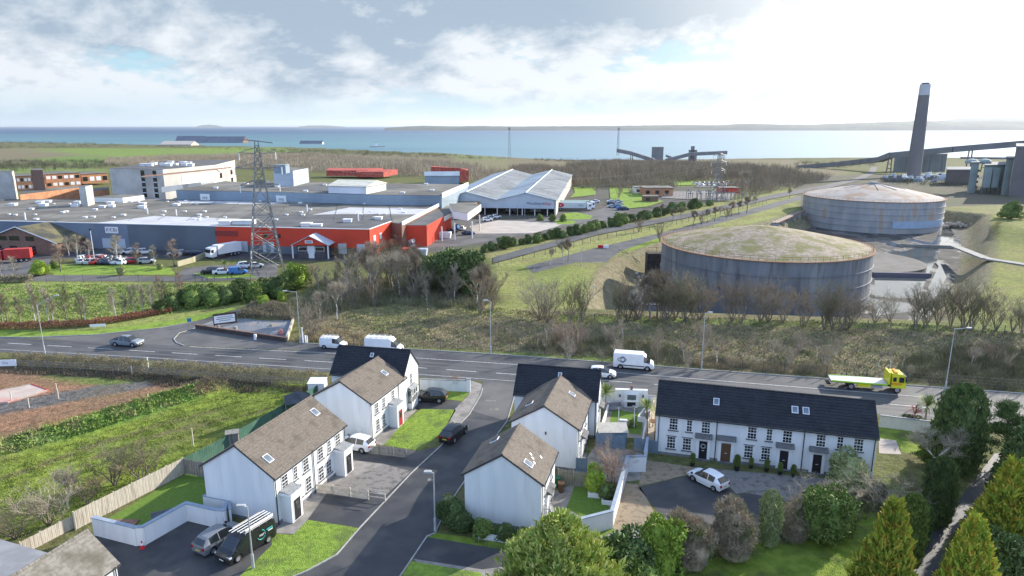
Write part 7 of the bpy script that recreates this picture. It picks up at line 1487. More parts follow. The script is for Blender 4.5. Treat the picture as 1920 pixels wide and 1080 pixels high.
hedge('beech_hedge', [(-20, 617), (60, 616), (120, 614), (180, 610), (240, 600), (320, 585)], 1.8, 1.2, m_beech, 'low rusty red beech hedge above the bright verge', 12000, .2)
hedge('yard_hedge', [(0, 530), (60, 528)], 2, 1.6, m_hedge, 'short brown hedge at the left edge of the meadow', 3000, .25)
# rough growth: uncountable
def blades(name, poly, n, hh, mat, seed, px=True, w=.06, lean=.5, clump=True):
    rs = np.random.RandomState(seed); P = [G(*q) for q in poly] if px else poly; A = np.array(P); lo, hi = A.min(0), A.max(0); Q = rs.uniform(lo, hi, (int(n * 2.2), 2)); d = poly_sd(P, Q[:, 0], Q[:, 1]); k = d > 0
    if clump: k &= (np.sin(Q[:, 0] * .9 + 2 * np.sin(Q[:, 1] * .5 + seed)) * np.cos(Q[:, 1] * 1.1 + seed) + rs.uniform(-.9, .9, len(Q))) > -.1
    Q = Q[k][:n]; m = len(Q); z = terr(Q[:, 0], Q[:, 1]); pp = np.stack([Q[:, 0], Q[:, 1], z - .03], 1); dr = rdirs(rs, m) * lean + np.array([[0, 0, 1.]]); dr /= np.linalg.norm(dr, axis=1, keepdims=True); wd = np.cross(dr, rdirs(rs, m)); wd /= np.linalg.norm(wd, axis=1, keepdims=True) + 1e-9
    V, F = quads(pp, dr, wd, hh * rs.uniform(.4, 1.5, m), w * rs.uniform(.6, 1.6, m)); o = bpy.data.objects.new(name, npmesh(name, V, F, mat)); COL.objects.link(o); return tag(o, kind='stuff')
SCR = [(560, 640), (900, 656), (1300, 686), (1560, 708), (1920, 730), (2050, 738), (2050, 640), (1800, 612), (1500, 602), (1300, 596), (1085, 588), (950, 580), (800, 570), (640, 590)]
m_sc1 = FM('scrub_straw', (.30, .24, .14), (.42, .34, .20), (.17, .15, .08), .12, .0); m_sc2 = FM('scrub_green', (.15, .23, .045), (.22, .30, .07), (.30, .30, .12), .15, .0); m_sc3 = FM('scrub_dark', (.12, .095, .065), (.19, .15, .105), None, .2, .0)
blades('rough_grass', SCR, 70000, .30, m_sc1, 1, w=.10, lean=1.1); blades('rough_weeds', SCR, 22000, .30, m_sc2, 2, w=.12, lean=1.1); blades('brambles', SCR, 14000, .34, m_sc3, 3, w=.08, lean=1.2)
blades('brambles', [(985, 655), (1180, 672), (1290, 684), (1280, 660), (1150, 636), (1000, 632)], 12000, .9, m_twigo, 4, w=.05, lean=.6); blades('brambles', [(1690, 715), (1920, 736), (2050, 740), (2050, 660), (1820, 650), (1700, 672)], 17000, 1.2, m_twigo, 5, w=.05, lean=.6)
blades('dead_grass', [(1290, 686), (1560, 707), (1560, 690), (1330, 672)], 12000, .6, m_sc1, 6, w=.06); blades('dead_grass', [(560, 640), (700, 650), (690, 630), (590, 615)], 9000, .6, m_sc1, 7, w=.06)
blades('brambles', [(440, 597), (548, 602), (545, 580), (480, 572)], 22000, .8, m_hedge, 8, w=.07); blades('undergrowth', [(580, 600), (700, 575), (900, 580), (930, 560), (800, 520), (600, 530), (540, 570)], 34000, 1.1, m_twigo, 9, w=.07, lean=.7)
blades('bank_weeds', [(-60, 872), (150, 815), (290, 772), (380, 742), (412, 726), (380, 718), (290, 740), (150, 782), (0, 824), (-60, 845)], 26000, .32, m_sc2, 10, w=.13, lean=1.1)
blades('field_grass', [(-60, 880), (150, 825), (300, 775), (400, 735), (600, 730), (545, 760), (430, 815), (340, 862), (140, 965), (0, 1030), (-60, 1040)], 60000, .16, FM('field_grass_leaf', (.16, .20, .035), (.24, .29, .05), (.12, .17, .03), .5, 0), 11, w=.05, lean=1.1)
blades('ditch_grass', [(0, 690), (270, 700), (600, 728), (600, 735), (380, 728), (200, 708), (0, 700)], 16000, .35, m_sc3, 12, w=.07); blades('meadow_grass', [(-60, 535), (430, 532), (420, 575), (250, 598), (-60, 608)], 26000, .3, m_sc2, 13, w=.12, lean=1.)
blades('shrub_undergrowth', [(1140, 1080), (1260, 1010), (1420, 985), (1560, 960), (1640, 925), (1700, 935), (1560, 1005), (1420, 1030), (1300, 1060), (1250, 1110)], 16000, .8, m_twigo, 14, w=.04, lean=.8)
blades('garden_grass', [(1290, 1110), (1330, 1040), (1500, 1000), (1640, 945), (1700, 990), (1640, 1120)], 30000, .07, m_lawn2, 15, w=.03, lean=1.1, clump=False)
# far woods read as one mass
def farwood(name, poly, n, hh, mat, seed, w=3.5):
    rs = np.random.RandomState(seed); P = [G(*q) for q in poly]; A = np.array(P); lo, hi = A.min(0), A.max(0); Q = rs.uniform(lo, hi, (n * 3, 2)); Q = Q[poly_sd(P, Q[:, 0], Q[:, 1]) > 0][:n]; k = 26; m = len(Q)
    B = np.repeat(Q, k, 0) + rs.normal(size=(m * k, 2)) * w * .5; z = np.repeat(terr(Q[:, 0], Q[:, 1]), k); ht = np.repeat(rs.uniform(.6, 1.15, m), k) * hh
    pp = np.stack([B[:, 0], B[:, 1], z + rs.uniform(0, .35, m * k) * ht], 1); dr = rs.normal(size=(m * k, 3)) * .32 + np.array([[0, 0, 1.]]); dr /= np.linalg.norm(dr, axis=1, keepdims=True); wd = np.cross(dr, rdirs(rs, m * k)); wd /= np.linalg.norm(wd, axis=1, keepdims=True) + 1e-9
    V, F = quads(pp, dr, wd, ht * rs.uniform(.4, .75, m * k), np.full(m * k, .16 * hh / 8) * rs.uniform(.5, 1.5, m * k)); o = bpy.data.objects.new(name, npmesh(name, V, F, mat)); COL.objects.link(o); return tag(o, kind='stuff')
m_fw = M('far_wood_brown', (.23, .18, .12), (.30, .24, .165), .02, (.15, .125, .08), .06, rough=1); m_fwp = M('far_wood_pale', (.33, .27, .19), (.41, .34, .245), .02, (.24, .20, .13), .06, rough=1); m_fe = M('far_scrub_dark', (.055, .065, .035), (.09, .095, .055), .03, rough=1)
farwood('far_wood', [(440, 318), (560, 322), (740, 330), (940, 345), (960, 335), (830, 308), (640, 294), (460, 290)], 3200, 10, m_fwp, 1); farwood('far_wood', [(960, 345), (1085, 352), (1080, 330), (1010, 320), (960, 322)], 800, 9, m_fw, 2)
farwood('far_wood', [(1085, 355), (1250, 345), (1340, 340), (1480, 340), (1500, 330), (1420, 320), (1300, 312), (1150, 306), (1060, 316), (1080, 335)], 2600, 10, m_fw, 3); farwood('far_wood', [(1100, 352), (1240, 362), (1270, 350), (1240, 345), (1100, 348)], 180, 5, m_fw, 4, 2.5)
farwood('far_scrub', [(0, 325), (200, 318), (240, 312), (200, 302), (80, 303), (-60, 300), (-200, 320)], 520, 7, m_fe, 5); farwood('far_wood', [(200, 312), (445, 300), (470, 290), (300, 294), (200, 300)], 1200, 8, m_fwp, 6)
farwood('far_scrub', [(-200, 280), (0, 280), (140, 278), (290, 276), (180, 269), (60, 267), (-200, 266)], 330, 9, m_fe, 7, 8); farwood('far_scrub', [(480, 290), (640, 292), (900, 300), (960, 300), (820, 290), (640, 283), (480, 280)], 420, 7, m_fe, 8, 6)
farwood('far_wood', [(1420, 372), (1490, 355), (1560, 338), (1500, 330), (1400, 342), (1340, 358)], 260, 7, m_fw, 9); farwood('far_scrub', [(1490, 322), (1640, 312), (1640, 304), (1490, 306)], 140, 6, m_fe, 10); farwood('far_scrub', [(1640, 345), (1780, 352), (1890, 375), (1890, 366), (1780, 345), (1660, 338)], 90, 4, m_fe, 11)
farwood('far_scrub', [(1000, 302), (1150, 306), (1180, 303), (1000, 299)], 100, 6, m_fe, 12); farwood('far_scrub', [(290, 276), (480, 284), (470, 278), (300, 274)], 120, 6, m_fe, 13)

for i, P in enumerate(([(790, 767), (855, 768), (840, 795), (828, 812), (785, 845), (720, 834), (757, 792)], [(577, 975), (675, 991), (632, 1041), (575, 1072), (440, 1128), (440, 1090), (510, 1022), (508, 1001), (550, 1003)], [(788, 724), (850, 729), (879, 737), (866, 752), (790, 744)], [(768, 1052), (900, 1074), (940, 1120), (730, 1130)])): blades('lawn_grass', P, [14000, 20000, 6000, 7000][i], .07, m_lawn, 30 + i, w=.035, lean=1.2, clump=False)
# ---------------------------------------------------------------- street furniture, walls, fences and gardens
m_pole = M('pole_galv', (.40, .41, .41), (.50, .50, .50), 3, rough=.5, metal=.2)
def lamp(px, py, h_, arm, az, label, rise=.1):
    x, y = G(px, py); H_ = empty('street_lamp', (x, y, 0), az, label, 'street lamp')
    MB().tube((0, 0, 0), (0, 0, 1.3), .13, .12, 10).tube((0, 0, 1.3), (0, 0, h_), .07, .05, 10).build('pole', m_pole, H_)
    MB().tube((0, 0, h_ - .05), (arm, 0, h_ + rise), .045, .04, 8).build('arm', m_pole, H_)
    MB().box(arm - .1, -.14, h_ + rise - .06, arm + .6, .14, h_ + rise + .08).build('lamp_head', m_pole, H_)
    MB().box(arm, -.1, h_ + rise - .1, arm + .5, .1, h_ + rise - .062).build('lens', m_lamp, H_)
lamp(84, 662, 8.1, 2.6, R(20), 'tall street lamp with long raised arm at the left by the junction', 1.3)
lamp(563, 642, 8.9, 1.7, R(180), 'tall street lamp behind the white van, beside the monument bed', .15)
lamp(920, 664, 8.9, .5, R(180), 'tall street lamp at the far kerb above the estate entrance')
lamp(1315, 693, 8.9, .5, R(0), 'tall street lamp at the far kerb right of the tall white van')
lamp(1772, 732, 9.0, 1.7, R(0), 'tall street lamp at the far kerb right of the yellow truck', .1)
lamp(816, 995, 5.8, .25, R(180), 'short street lamp on the lane corner left of the broad gable')
lamp(475, 1065, 5.7, .25, R(180), 'short street lamp on the lawn edge by the ladder van')
for i, (px, py, h_) in enumerate([(568, 643, 2.6), (573, 643, 1.2), (576, 643.5, 1.2)]):
    x, y = G(px, py); MB().cbox(0, 0, 0, .18, .18, h_).cbox(0, 0, h_ + .003, .22, .22, .1).build('marker_post', m_wh, loc=(x, y, 0), label=['tall thin white post right of the lamp by the monument', 'short white post, left of two by the monument lamp', 'short white post, right of two by the monument lamp'][i], cat='post')
x, y = G(278, 692); MB().cbox(0, 0, 0, .2, .08, 1.9).cbox(0, -.05, 1.2, .16, .02, .2, 1).build('marker_post', [m_wh, m_trim], loc=(x, y, 0), label='black and white marker post in the hedge gap', cat='post')
def fence(name, pts, h_, mat, label, style='board', step=1.8, world=False, cat='fence', pm=None, gap=.0, z=None):
    P = [Vector(p) for p in (pts if world else [G(*q) for q in pts])]; H_ = empty(name, (P[0].x, P[0].y, 0), 0, label, cat); o = P[0]; pmh = None; np_ = 0
    b = MB()
    for a, c in zip(P[:-1], P[1:]):
        d = c - a; L = d.length; an = math.atan2(d.y, d.x); za, zb = gz(a.x, a.y), gz(c.x, c.y)
        b.at((a.x - o.x, a.y - o.y, za), an, ry=-math.atan2(zb - za, L))
        if style == 'board':
            n = int(L / .15)
            for i in range(n): b.box(i * L / n + .008, -.012 - (i % 2) * .01, .05, (i + 1) * L / n - .008, .012, h_ + (i % 3) * .012)
            b.box(0, .013, .3, L, .05, .4).box(0, .013, h_ - .4, L, .05, h_ - .3)
        elif style == 'picket':
            n = int(L / .13)
            for i in range(n): b.box(i * L / n + .02, -.012, .05, (i + 1) * L / n - .025, .012, h_)
            b.box(0, .013, .2, L, .045, .28).box(0, .013, h_ - .28, L, .045, h_ - .2)
        elif style == 'rail':
            for z_ in (.35, .75, 1.1): b.box(0, -.02, z_, L, .02, z_ + .09)
        else:
            for k in range(4): z_ = h_ * (k + .9) / 4; b.box(0, -.01, z_, L, .01, z_ + .02)
            if style == 'bars':
                n = int(L / .35)
                for i in range(n): b.box(i * L / n, -.012, .1, i * L / n + .025, .012, h_)
        n = max(1, round(L / step))
        for i in range(n + 1):
            if np_ > 95 or (i == n and c is not P[-1]): continue
            if pmh is None: pmh = MB().cbox(0, .06 if style in ('board', 'picket') else 0, -.1, .1, .1, h_ + .16).mesh('post', pm or mat)
            q = a.lerp(c, i / n); inst(pmh, 'post', H_, (q.x - o.x, q.y - o.y, za + (zb - za) * i / n), an); np_ += 1
    b.at(); b.build('panel' if style != 'wire' else 'wires', mat, H_); return H_
m_wire = M('fence_wire_dark', (.10, .10, .095), rough=.6); m_green = M('fence_green_net', (.06, .14, .10), (.09, .18, .13), 1, rough=.9)
fence('timber_fence', [(143, 994), (346, 889)], 1.85, m_wood, 'long pale timber fence from the field corner to the first house garden')
fence('timber_fence', [(346.5, 889), (384, 896)], 1.8, m_woodg, 'short grey timber fence joining the long fence to the house')
fence('timber_fence', [(42, 1042), (150, 985)], 1.3, m_wood, 'low pale timber fence behind the grey bungalow roof')
fence('green_fence', [(348, 886), (432, 842), (600, 742)], 1.7, m_green, 'green netted fence running behind the left houses', step=2.4)
fence('picket_fence', [(592, 922), (690, 937)], .95, m_cream, 'cream picket fence between the gravel drive and the lower drive', 'picket')
fence('wire_fence', [(691, 937), (722, 941)], .8, m_wood, 'low wire and timber fence at the end of the cream pickets', 'rail', 1.2)
fence('picket_fence', [(664, 846), (690, 849), (761, 858)], 1.0, m_woodg, 'grey picket fence below the bright lawn by the white car', 'picket')
fence('picket_fence', [(898, 1012), (985, 1024)], .7, m_wh, 'little white picket fence among shrubs before the broad gable', 'picket')
fence('roadside_fence', [(962, 664), (1190, 681), (1315, 691), (1549, 708), (1700, 720), (1920, 736), (2060, 748)], 1.8, m_wire, 'dark wire fence on posts along the far side of the main road', 'wire', 2.9)
fence('roadside_fence', [(600, 645), (762, 653), (958, 663.5)], 1.6, m_wire, 'dark wire fence behind the two white vans', 'wire', 3)
fence('meadow_fence', [(88, 530), (330, 531), (440, 530), (500, 526)], 2.0, m_wire, 'dark metal fence between meadow and car park', 'wire', 4.2)
fence('bund_fence', [(1030, 600), (1200, 606), (1500, 612), (1800, 622), (1925, 628)], 1.5, m_wire, 'dark wire fence behind the row of bare trees', 'wire', 4)
fence('median_fence', [(935, 499), (1042, 474), (1122, 451), (1232, 429), (1312, 412), (1437, 382)], 1.6, m_wire, 'dark fence between the two far carriageways', 'wire', 5)
fence('field_rail_fence', [(30, 689), (150, 695), (275, 703), (450, 716), (600, 727)], 1.1, m_woodg, 'post and rail fence inside the clipped hedge', 'rail', 2.6)
fence('substation_fence', [(1240, 372), (1300, 366), (1335, 368)], 2.4, m_clad_l, 'pale palisade fence of the substation', 'wire', 3)
def wall(name, pts, h_, label, w=.22, mat=None, cap=True, world=False, cat='wall', capm=None, pillars=()):
    P = [Vector(p) for p in (pts if world else [G(*q) for q in pts])]; o = P[0]; H_ = empty(name, (o.x, o.y, 0), 0, label, cat); b = MB(); c = MB()
    for i, (a, q) in enumerate(zip(P[:-1], P[1:])):
        d = (q - a).normalized(); n = Vector((-d.y, d.x)); a2 = a - o - d * (w / 2 if i else 0); q2 = q - o + d * (w / 2 - .004)
        hh = h_ + .003 * i
        b.prism([tuple(a2 + n * w / 2), tuple(q2 + n * w / 2), tuple(q2 - n * w / 2), tuple(a2 - n * w / 2)], 0, hh); w2 = w / 2 + .05
        c.prism([tuple(a2 + n * w2), tuple(q2 + n * w2), tuple(q2 - n * w2), tuple(a2 - n * w2)], hh + .002, hh + .08 + .003 * i)
    b.build('wall', mat or m_white, H_)
    if cap: c.build('coping', capm or m_lead, H_)
    for k in pillars: q = P[k] - o; MB().cbox(q.x, q.y, 0, .5, .5, h_ + .25).build('pillar', mat or m_white, H_); MB().cbox(q.x, q.y, h_ + .252, .6, .6, .1).build('pillar_cap', capm or m_lead, H_)
    return H_
m_cop = M('coping_blue_grey', (.25, .30, .36), (.30, .35, .41), 2, rough=.8)
wall('garden_wall', [(179, 1002), (257, 1022), (272, 1021), (352, 975), (407, 988), (423, 989), (426, 977)], 1.75, 'zigzag white rendered wall between the grass garden and the parking court', .3, capm=m_cop)
wall('bin_store_wall', [(434, 984), (431, 966), (386, 957)], 1.55, 'short white wall of a bin store against the first gable', .2, capm=m_cop)
wall('boundary_wall', [(788, 731), (830, 732.5), (879, 734)], 1.6, 'white roadside wall with pillar right of the bay windowed gable', .25, pillars=(2,))
wall('garden_wall', [(1055, 1014), (1146, 990), (1176, 884), (1208, 884)], 1.75, 'white wall wrapping the small lawned garden right of the broad gable', .25, capm=m_cop)
wall('garden_wall', [(1208, 881), (1213, 850)], 1.9, 'short white wall end near the blue fence panels', .2, capm=m_cop)
wall('boundary_wall', [(1122, 755), (1160, 758)], 1.8, 'white back wall left of the outdoor fireplace', .22); wall('boundary_wall', [(1207, 761), (1228, 763)], 1.5, 'low back wall right of the outdoor fireplace', .22)
wall('boundary_wall', [(1648, 800), (1740, 812), (1800, 822)], 1.5, 'cream roadside wall right of the terrace', .22, M('render_cream', (.55, .53, .45), (.62, .6, .52), 1, rough=.9), pillars=())
wall('planter_wall', [(1142, 762), (1128, 806), (1120, 828)], .7, 'white low planter wall on the left of the walled lawn', .2, cap=False); wall('planter_wall', [(1208, 775), (1197, 790), (1212, 793), (1204, 838)], .7, 'white low planter wall on the right of the walled lawn', .2, cap=False)
wall('planter_wall', [(1104, 925), (1104, 932), (1127, 934), (1128, 927)], .45, 'square white planter on the small artificial lawn', .2, cap=False); wall('planter_wall', [(1129, 938), (1130, 945), (1146, 947)], .4, 'second white planter against the long garden wall', .2, cap=False)
fence('blue_fence', [(1117, 838), (1171, 843)], 1.7, m_bluef, 'blue grey garden fence panels behind the pink bare tree', 'board'); fence('blue_fence', [(1080, 886), (1100, 887)], 1.7, m_bluef, 'short blue grey fence beside the middle house corner', 'board')
fence('blue_fence', [(1189, 845), (1232, 852)], 1.6, m_bluef, 'blue grey fence joining the walled garden to the terrace', 'board'); fence('side_fence', [(1226, 768), (1206, 842)], 1.7, m_cream, 'pale timber fence running beside the walled garden', 'board')
fence('trellis_fence', [(1046, 908), (1102, 915)], 1.7, m_woodg, 'dark trellis fence behind the small garden bins', 'picket')
# outdoor fireplace wall, seat, sofa
x, y = G(1183, 762); H_ = empty('outdoor_fireplace', (x, y, 0), R(-5), 'white stepped outdoor fireplace with mirror at the end of the walled lawn', 'fireplace'); m_cr = m_white
MB().box(-2.1, 0, 0, 2.1, .5, 2.3).build('back_wall', m_cr, H_); MB().box(-.95, -.4, .0, .95, -.003, 1.9).build('chimney_breast', m_cr, H_); MB().box(-.55, -.43, .15, .55, -.403, .75).build('firebox', m_dk, H_); MB().box(-1.1, -.5, .82, 1.1, -.404, .95).build('mantel', m_upvc, H_)
MB().box(-.55, -.44, 1.1, .55, -.404, 1.75).build('mirror_frame', m_dk, H_); MB().box(-.48, -.46, 1.17, .48, -.442, 1.68).build('mirror', m_skyg, H_); MB().cbox(0, .2, 2.303, .3, .3, .5).build('chimney_pot', m_brick, H_)
for s in (-1.5, 1.5): MB().box(s - .1, -.12, 1.3, s + .1, -.003, 1.65).build('wall_lantern', m_dk, H_)
x, y = G(1174, 798); H_ = empty('garden_day_bed', (x, y, 0), R(-8), 'grey cushioned day bed under a thin frame on the walled lawn', 'day bed'); m_cu = M('cushion_grey', (.20, .19, .21), (.27, .26, .28), 2, rough=.9)
MB().box(-.9, -.6, .15, .9, .6, .5).build('base', m_cu, H_); MB().box(-.8, .1, .503, .1, .5, .65).build('cushion', m_upvc, H_)
for sx in (-.95, .95):
    for sy in (-.65, .65): MB().cbox(sx, sy, 0, .06, .06, 2.1).build('frame_post', m_upvc, H_)
x, y = G(1152, 768); H_ = empty('garden_sofa', (x, y, 0), R(10), 'dark garden sofa beside the outdoor fireplace', 'sofa'); MB().box(-1, -.4, .1, 1, .4, .42).build('seat', m_cu, H_); MB().box(-1, .25, .423, 1, .42, .85).build('backrest', m_cu, H_)
for s in (-1, 1): MB().box(s * .95 - .08, -.4, .423, s * .95 + .08, .24, .65).build('armrest', m_cu, H_)
for px, py, lb in ((1190, 770, 'round patio heater drum right of the fireplace'),): x, y = G(px, py); MB().lathe([(.35, 0), (.4, .6), (.2, .65)], 16).build('fire_drum', m_lead, loc=(x, y, 0), label=lb, cat='fire drum')
x, y = G(1150, 835); MB().box(-1.6, -.7, 0, 1.6, .9, 1.5).add([(-1.75, -.85, 1.5), (1.75, -.85, 1.5), (1.75, 1.05, 1.95), (-1.75, 1.05, 1.95)], [(0, 1, 2, 3)], 1).build('garden_shed', [m_bluef, M('shed_roof_pale', (.42, .40, .35), (.5, .47, .4), 2, rough=.9)], loc=(x, y + 1, 0), label='low shed with pale roof behind the blue fence panels', cat='shed')
x, y = G(1224, 800); MB().lathe([(.06, 0), (.06, .7), (.55, .72), (.55, .78)], 20).build('round_table', m_brown, loc=(x, y, 0), label='round brown table between pale fence and terrace gable', cat='table')
# bins, pots
def bin_(px, py, mat, label, rz=0.):
    x, y = G(px, py); H_ = empty('wheelie_bin', (x, y, 0), rz, label, 'bin'); MB().add([(-.24, -.26, .08), (.24, -.26, .08), (.24, .26, .08), (-.24, .26, .08), (-.29, -.33, .95), (.29, -.33, .95), (.29, .36, .95), (-.29, .36, .95)], [(0, 3, 2, 1), (4, 5, 6, 7), (0, 1, 5, 4), (1, 2, 6, 5), (2, 3, 7, 6), (3, 0, 4, 7)]).build('body', mat, H_)
    MB().box(-.31, -.36, .953, .31, .4, 1.03).build('lid', mat, H_); [MB().tube((s * .3, .3, .1), (s * .22, .3, .1), .1, k=10).build('wheel', m_tyre, H_) for s in (-1, 1)]
bin_(1052, 922, m_brown, 'brown wheelie bin on the patio beside the broad gabled house'); bin_(1045, 912, M('bin_green', (.02, .10, .05), rough=.6), 'green wheelie bin behind the brown one')
def pot(px, py, label, s=1.):
    x, y = G(px, py); H_ = empty('potted_conifer', (x, y, 0), 0, label, 'potted plant'); MB().lathe([(.18 * s, 0), (.26 * s, .42 * s), (.22 * s, .42 * s)], 12).build('pot', m_dk, H_); cm = CC[0][1]; c = inst(cm, 'foliage', H_, (0, 0, .4 * s)); c.scale = (1.1 * s, 1.1 * s, .95 * s)
for px, py, lb, s in ((1381, 882, 'wide dark planter with conifer left of the middle windows', 1.3), (1408, 878, 'slim potted conifer under the first middle window', .9), (1437, 884, 'potted conifer between the two middle lower windows', 1), (1462, 890, 'potted conifer left of the third black door', 1), (1487, 894, 'potted conifer right of the third black door', 1), (1298, 874, 'dark potted shrub left of the wreathed door', 1.1)): pot(px, py, lb, s)
# traffic cone
x, y = G(267, 1028); H_ = empty('traffic_cone', (x, y, .02), 0, 'red and white traffic cone at the corner of the zigzag wall', 'traffic cone'); MB().box(-.2, -.2, 0, .2, .2, .05).build('base', m_redi, H_); MB().lathe([(.15, .053), (.10, .3)], 16).build('lower_cone', m_redi, H_); MB().lathe([(.098, .303), (.065, .5)], 16).build('sleeve', m_wh, H_); MB().lathe([(.063, .503), (.03, .72)], 16).build('tip', m_redi, H_)
# storage box, decking in the grass garden
x, y = G(322, 975); b = MB().at((0, 0, 0), R(28)); b.box(-1.7, -.5, 0, 1.7, .5, .75).add([(-1.8, -.6, .76), (1.8, -.6, .76), (1.8, 0, 1.0), (-1.8, 0, 1.0), (1.8, .6, .76), (-1.8, .6, .76)], [(0, 1, 2, 3), (3, 2, 4, 5)]).build('storage_box', M('storage_grey', (.07, .075, .085), (.1, .1, .11), 2, rough=.7), loc=(x, y + .3, 0), label='long dark lidded storage box behind the zigzag wall', cat='storage box')
x, y = G(228, 985); MB().box(-1.3, -.8, 0, 1.3, .8, .14).build('decking', m_brick, loc=(x, y, 0), label='reddish brown decking patch at the low end of the grass garden', cat='decking')
x, y = G(192, 962); MB().at((0, 0, 0), R(28)).box(-.4, -.03, .02, .4, .03, 1.0).build('leaning_board', m_wood, loc=(x, y, 0), label='small board leaning on the long timber fence', cat='board')
# bungalow at the lower left corner
RZ = 4.9; P0 = Vector(flat(167, 993, RZ)); P1 = Vector(flat(15, 1086, RZ)); d_ = (P1 - P0).normalized(); EC = Vector(flat(218, 1058, 2.7)); nn_ = Vector((-d_.y, d_.x)); hw_ = abs((EC - P0).dot(nn_)); ang_ = math.atan2(-d_.y, -d_.x); Lb = 11.
rt = P0 + d_ * Lb + Vector((math.sin(ang_), -math.cos(ang_))) * (hw_ - .25)
m_tileg = M('roof_tile_grey', (.17, .155, .13), (.24, .22, .185), 3, (.12, .11, .085), .5, rough=.95, bump=.01, bsc=12)
house('bungalow', 'grey tiled bungalow roof cut by the bottom left corner', (rt.x, rt.y), math.degrees(ang_), Lb - .2, 2 * hw_ - .5, 2.75, RZ, m_tileg, wins=[('front', Lb - 2, .9, 1.2, 1.2)], pipes=[('front', Lb - .4)])
MB().prism([flat(*q, 3.1) for q in [(-90, 1000), (-10, 1008), (88, 1036), (60, 1062), (-60, 1140), (-120, 1140)]], 0, 3.1).build('garage', [M('felt_grey_flat', (.22, .22, .225), (.28, .28, .285), .8, (.17, .17, .18), .4, rough=.85)], label='flat grey felted garage roof beside the bungalow at the left edge', cat='garage')
# tent and small shed behind the left houses
x, y = G(560, 775); H_ = empty('garden_canopy', (x, y, 0), R(20), 'dark pointed garden canopy behind the left houses', 'canopy'); q = [(-1.6, -1.6, 2.0), (1.6, -1.6, 2.0), (1.6, 1.6, 2.0), (-1.6, 1.6, 2.0), (0, 0, 3.1)]; m_cn = M('canvas_dark', (.05, .06, .07), (.08, .09, .10), 1, rough=.9)
MB().add(q, [(0, 1, 4), (1, 2, 4), (2, 3, 4), (3, 0, 4)]).build('canvas', m_cn, H_); [MB().cbox(sx, sy, 0, .08, .08, 2.0).build('pole', m_lead, H_) for sx in (-1.5, 1.5) for sy in (-1.5, 1.5)]
x, y = G(600, 745); MB().cbox(0, 0, 0, 2.2, 1.6, 1.9).add([(-1.2, -.9, 1.92), (1.2, -.9, 1.92), (1.2, .9, 2.2), (-1.2, .9, 2.2)], [(0, 1, 2, 3)]).build('garden_shed', m_upvc, loc=(x - .5, y + 1, 0), label='small white shed behind the black roofed left house', cat='shed')
x, y = G(428, 838); MB().at((0, 0, 0), R(20)).cbox(0, 0, 0, 1.3, 1.1, 1.8).cbox(0, 0, 1.81, 1.5, 1.3, .1).build('garden_shed', m_woodg, loc=(x + .6, y, 0), label='small grey timber store at the green fence corner', cat='shed')
# monument bed by the junction
sheet('gravel_bed', [(367, 614), (395, 602), (460, 597), (548, 599), (537, 639)], M('slate_chips', (.15, .16, .175), (.22, .23, .25), 4, (.28, .25, .22), .3, rough=.9), 5)
wall('monument_wall', [(368, 616), (536, 641)], .75, 'low dark brick wall in front of the monument bed', .35, M('brick_sooty', (.05, .04, .04), (.08, .065, .06), 2, rough=.9), capm=m_brick)
wall('monument_side_wall', [(538, 640), (550, 599)], .9, 'tan timber edged side wall of the monument bed', .3, m_wood, cap=False)
x, y = G(423, 611); H_ = empty('estate_sign', (x, y, 0), R(30), 'white notice board with dark timber frame on the monument bed', 'sign'); MB().box(-2.0, -.12, .6, 2.0, 0, 2.7).build('frame', M('timber_dark', (.07, .045, .035), (.1, .07, .05), 2, rough=.8), H_); MB().box(-1.85, -.16, .9, 1.7, -.123, 2.3).build('board', m_wh, H_)
for i, (z_, w_) in enumerate(((2.0, 1.3), (1.65, 1.5), (1.3, 1.0))): MB().box(-w_, -.175, z_ - .07, w_, -.163, z_ + .07).build('lettering', m_lead, H_)
for s in (-1.9, 1.9): MB().cbox(s, .1, 0, .16, .16, 2.6).build('post', MATS['timber_dark'], H_)
for px, py, s, mt, lb in ((527, 629, 1.2, M('stone_pink', (.42, .17, .14), (.5, .24, .2), 2, rough=.8), 'pink standing stone near the right end of the monument bed'), (441, 619, .9, m_conc, 'pale boulder right of the notice board'), (509, 614, .8, m_gravb, 'brown boulder at the back of the monument bed'), (410, 615, .7, m_conc, 'grey boulder left of the notice board'), (486, 608, .8, m_conc, 'grey boulder at the middle back of the monument bed')):
    x, y = G(px, py); rs_ = np.random.RandomState(px); b = MB().lathe([(.4, 0), (.5, .35), (.38, .8), (.15, 1.0)], 7); b.v = [tuple(np.array(v_) * s + rs_.normal(size=3) * .05) for v_ in b.v]; b.build('boulder', mt, loc=(x, y, 0), label=lb, cat='boulder')
x, y = G(479, 637); MB().cbox(0, 0, 0, .4, .3, 1.0).box(-.15, -.17, .6, .15, -.152, .85).build('marker_stone', m_wh, loc=(x, y, 0), label='small white block against the dark monument wall', cat='marker')
x, y = G(356, 612); H_ = empty('direction_sign', (x, y, 0), R(10), 'small blue sign on a post at the side road mouth', 'sign'); MB().cbox(0, 0, 0, .08, .08, 1.5).build('post', m_lead, H_); MB().box(-.35, -.06, .9, .35, -.042, 1.6).build('plate', M('sign_blue', (.03, .18, .35), rough=.5), H_)
x, y = G(184, 616); H_ = empty('verge_sign', (x, y, 0), R(12), 'low white sign board on two legs in the bright verge', 'sign'); MB().box(-1.3, -.04, .35, 1.3, 0, .85).build('plate', m_wh, H_); [MB().cbox(s, .03, 0, .08, .06, .8).build('leg', m_lead, H_) for s in (-1, 1)]
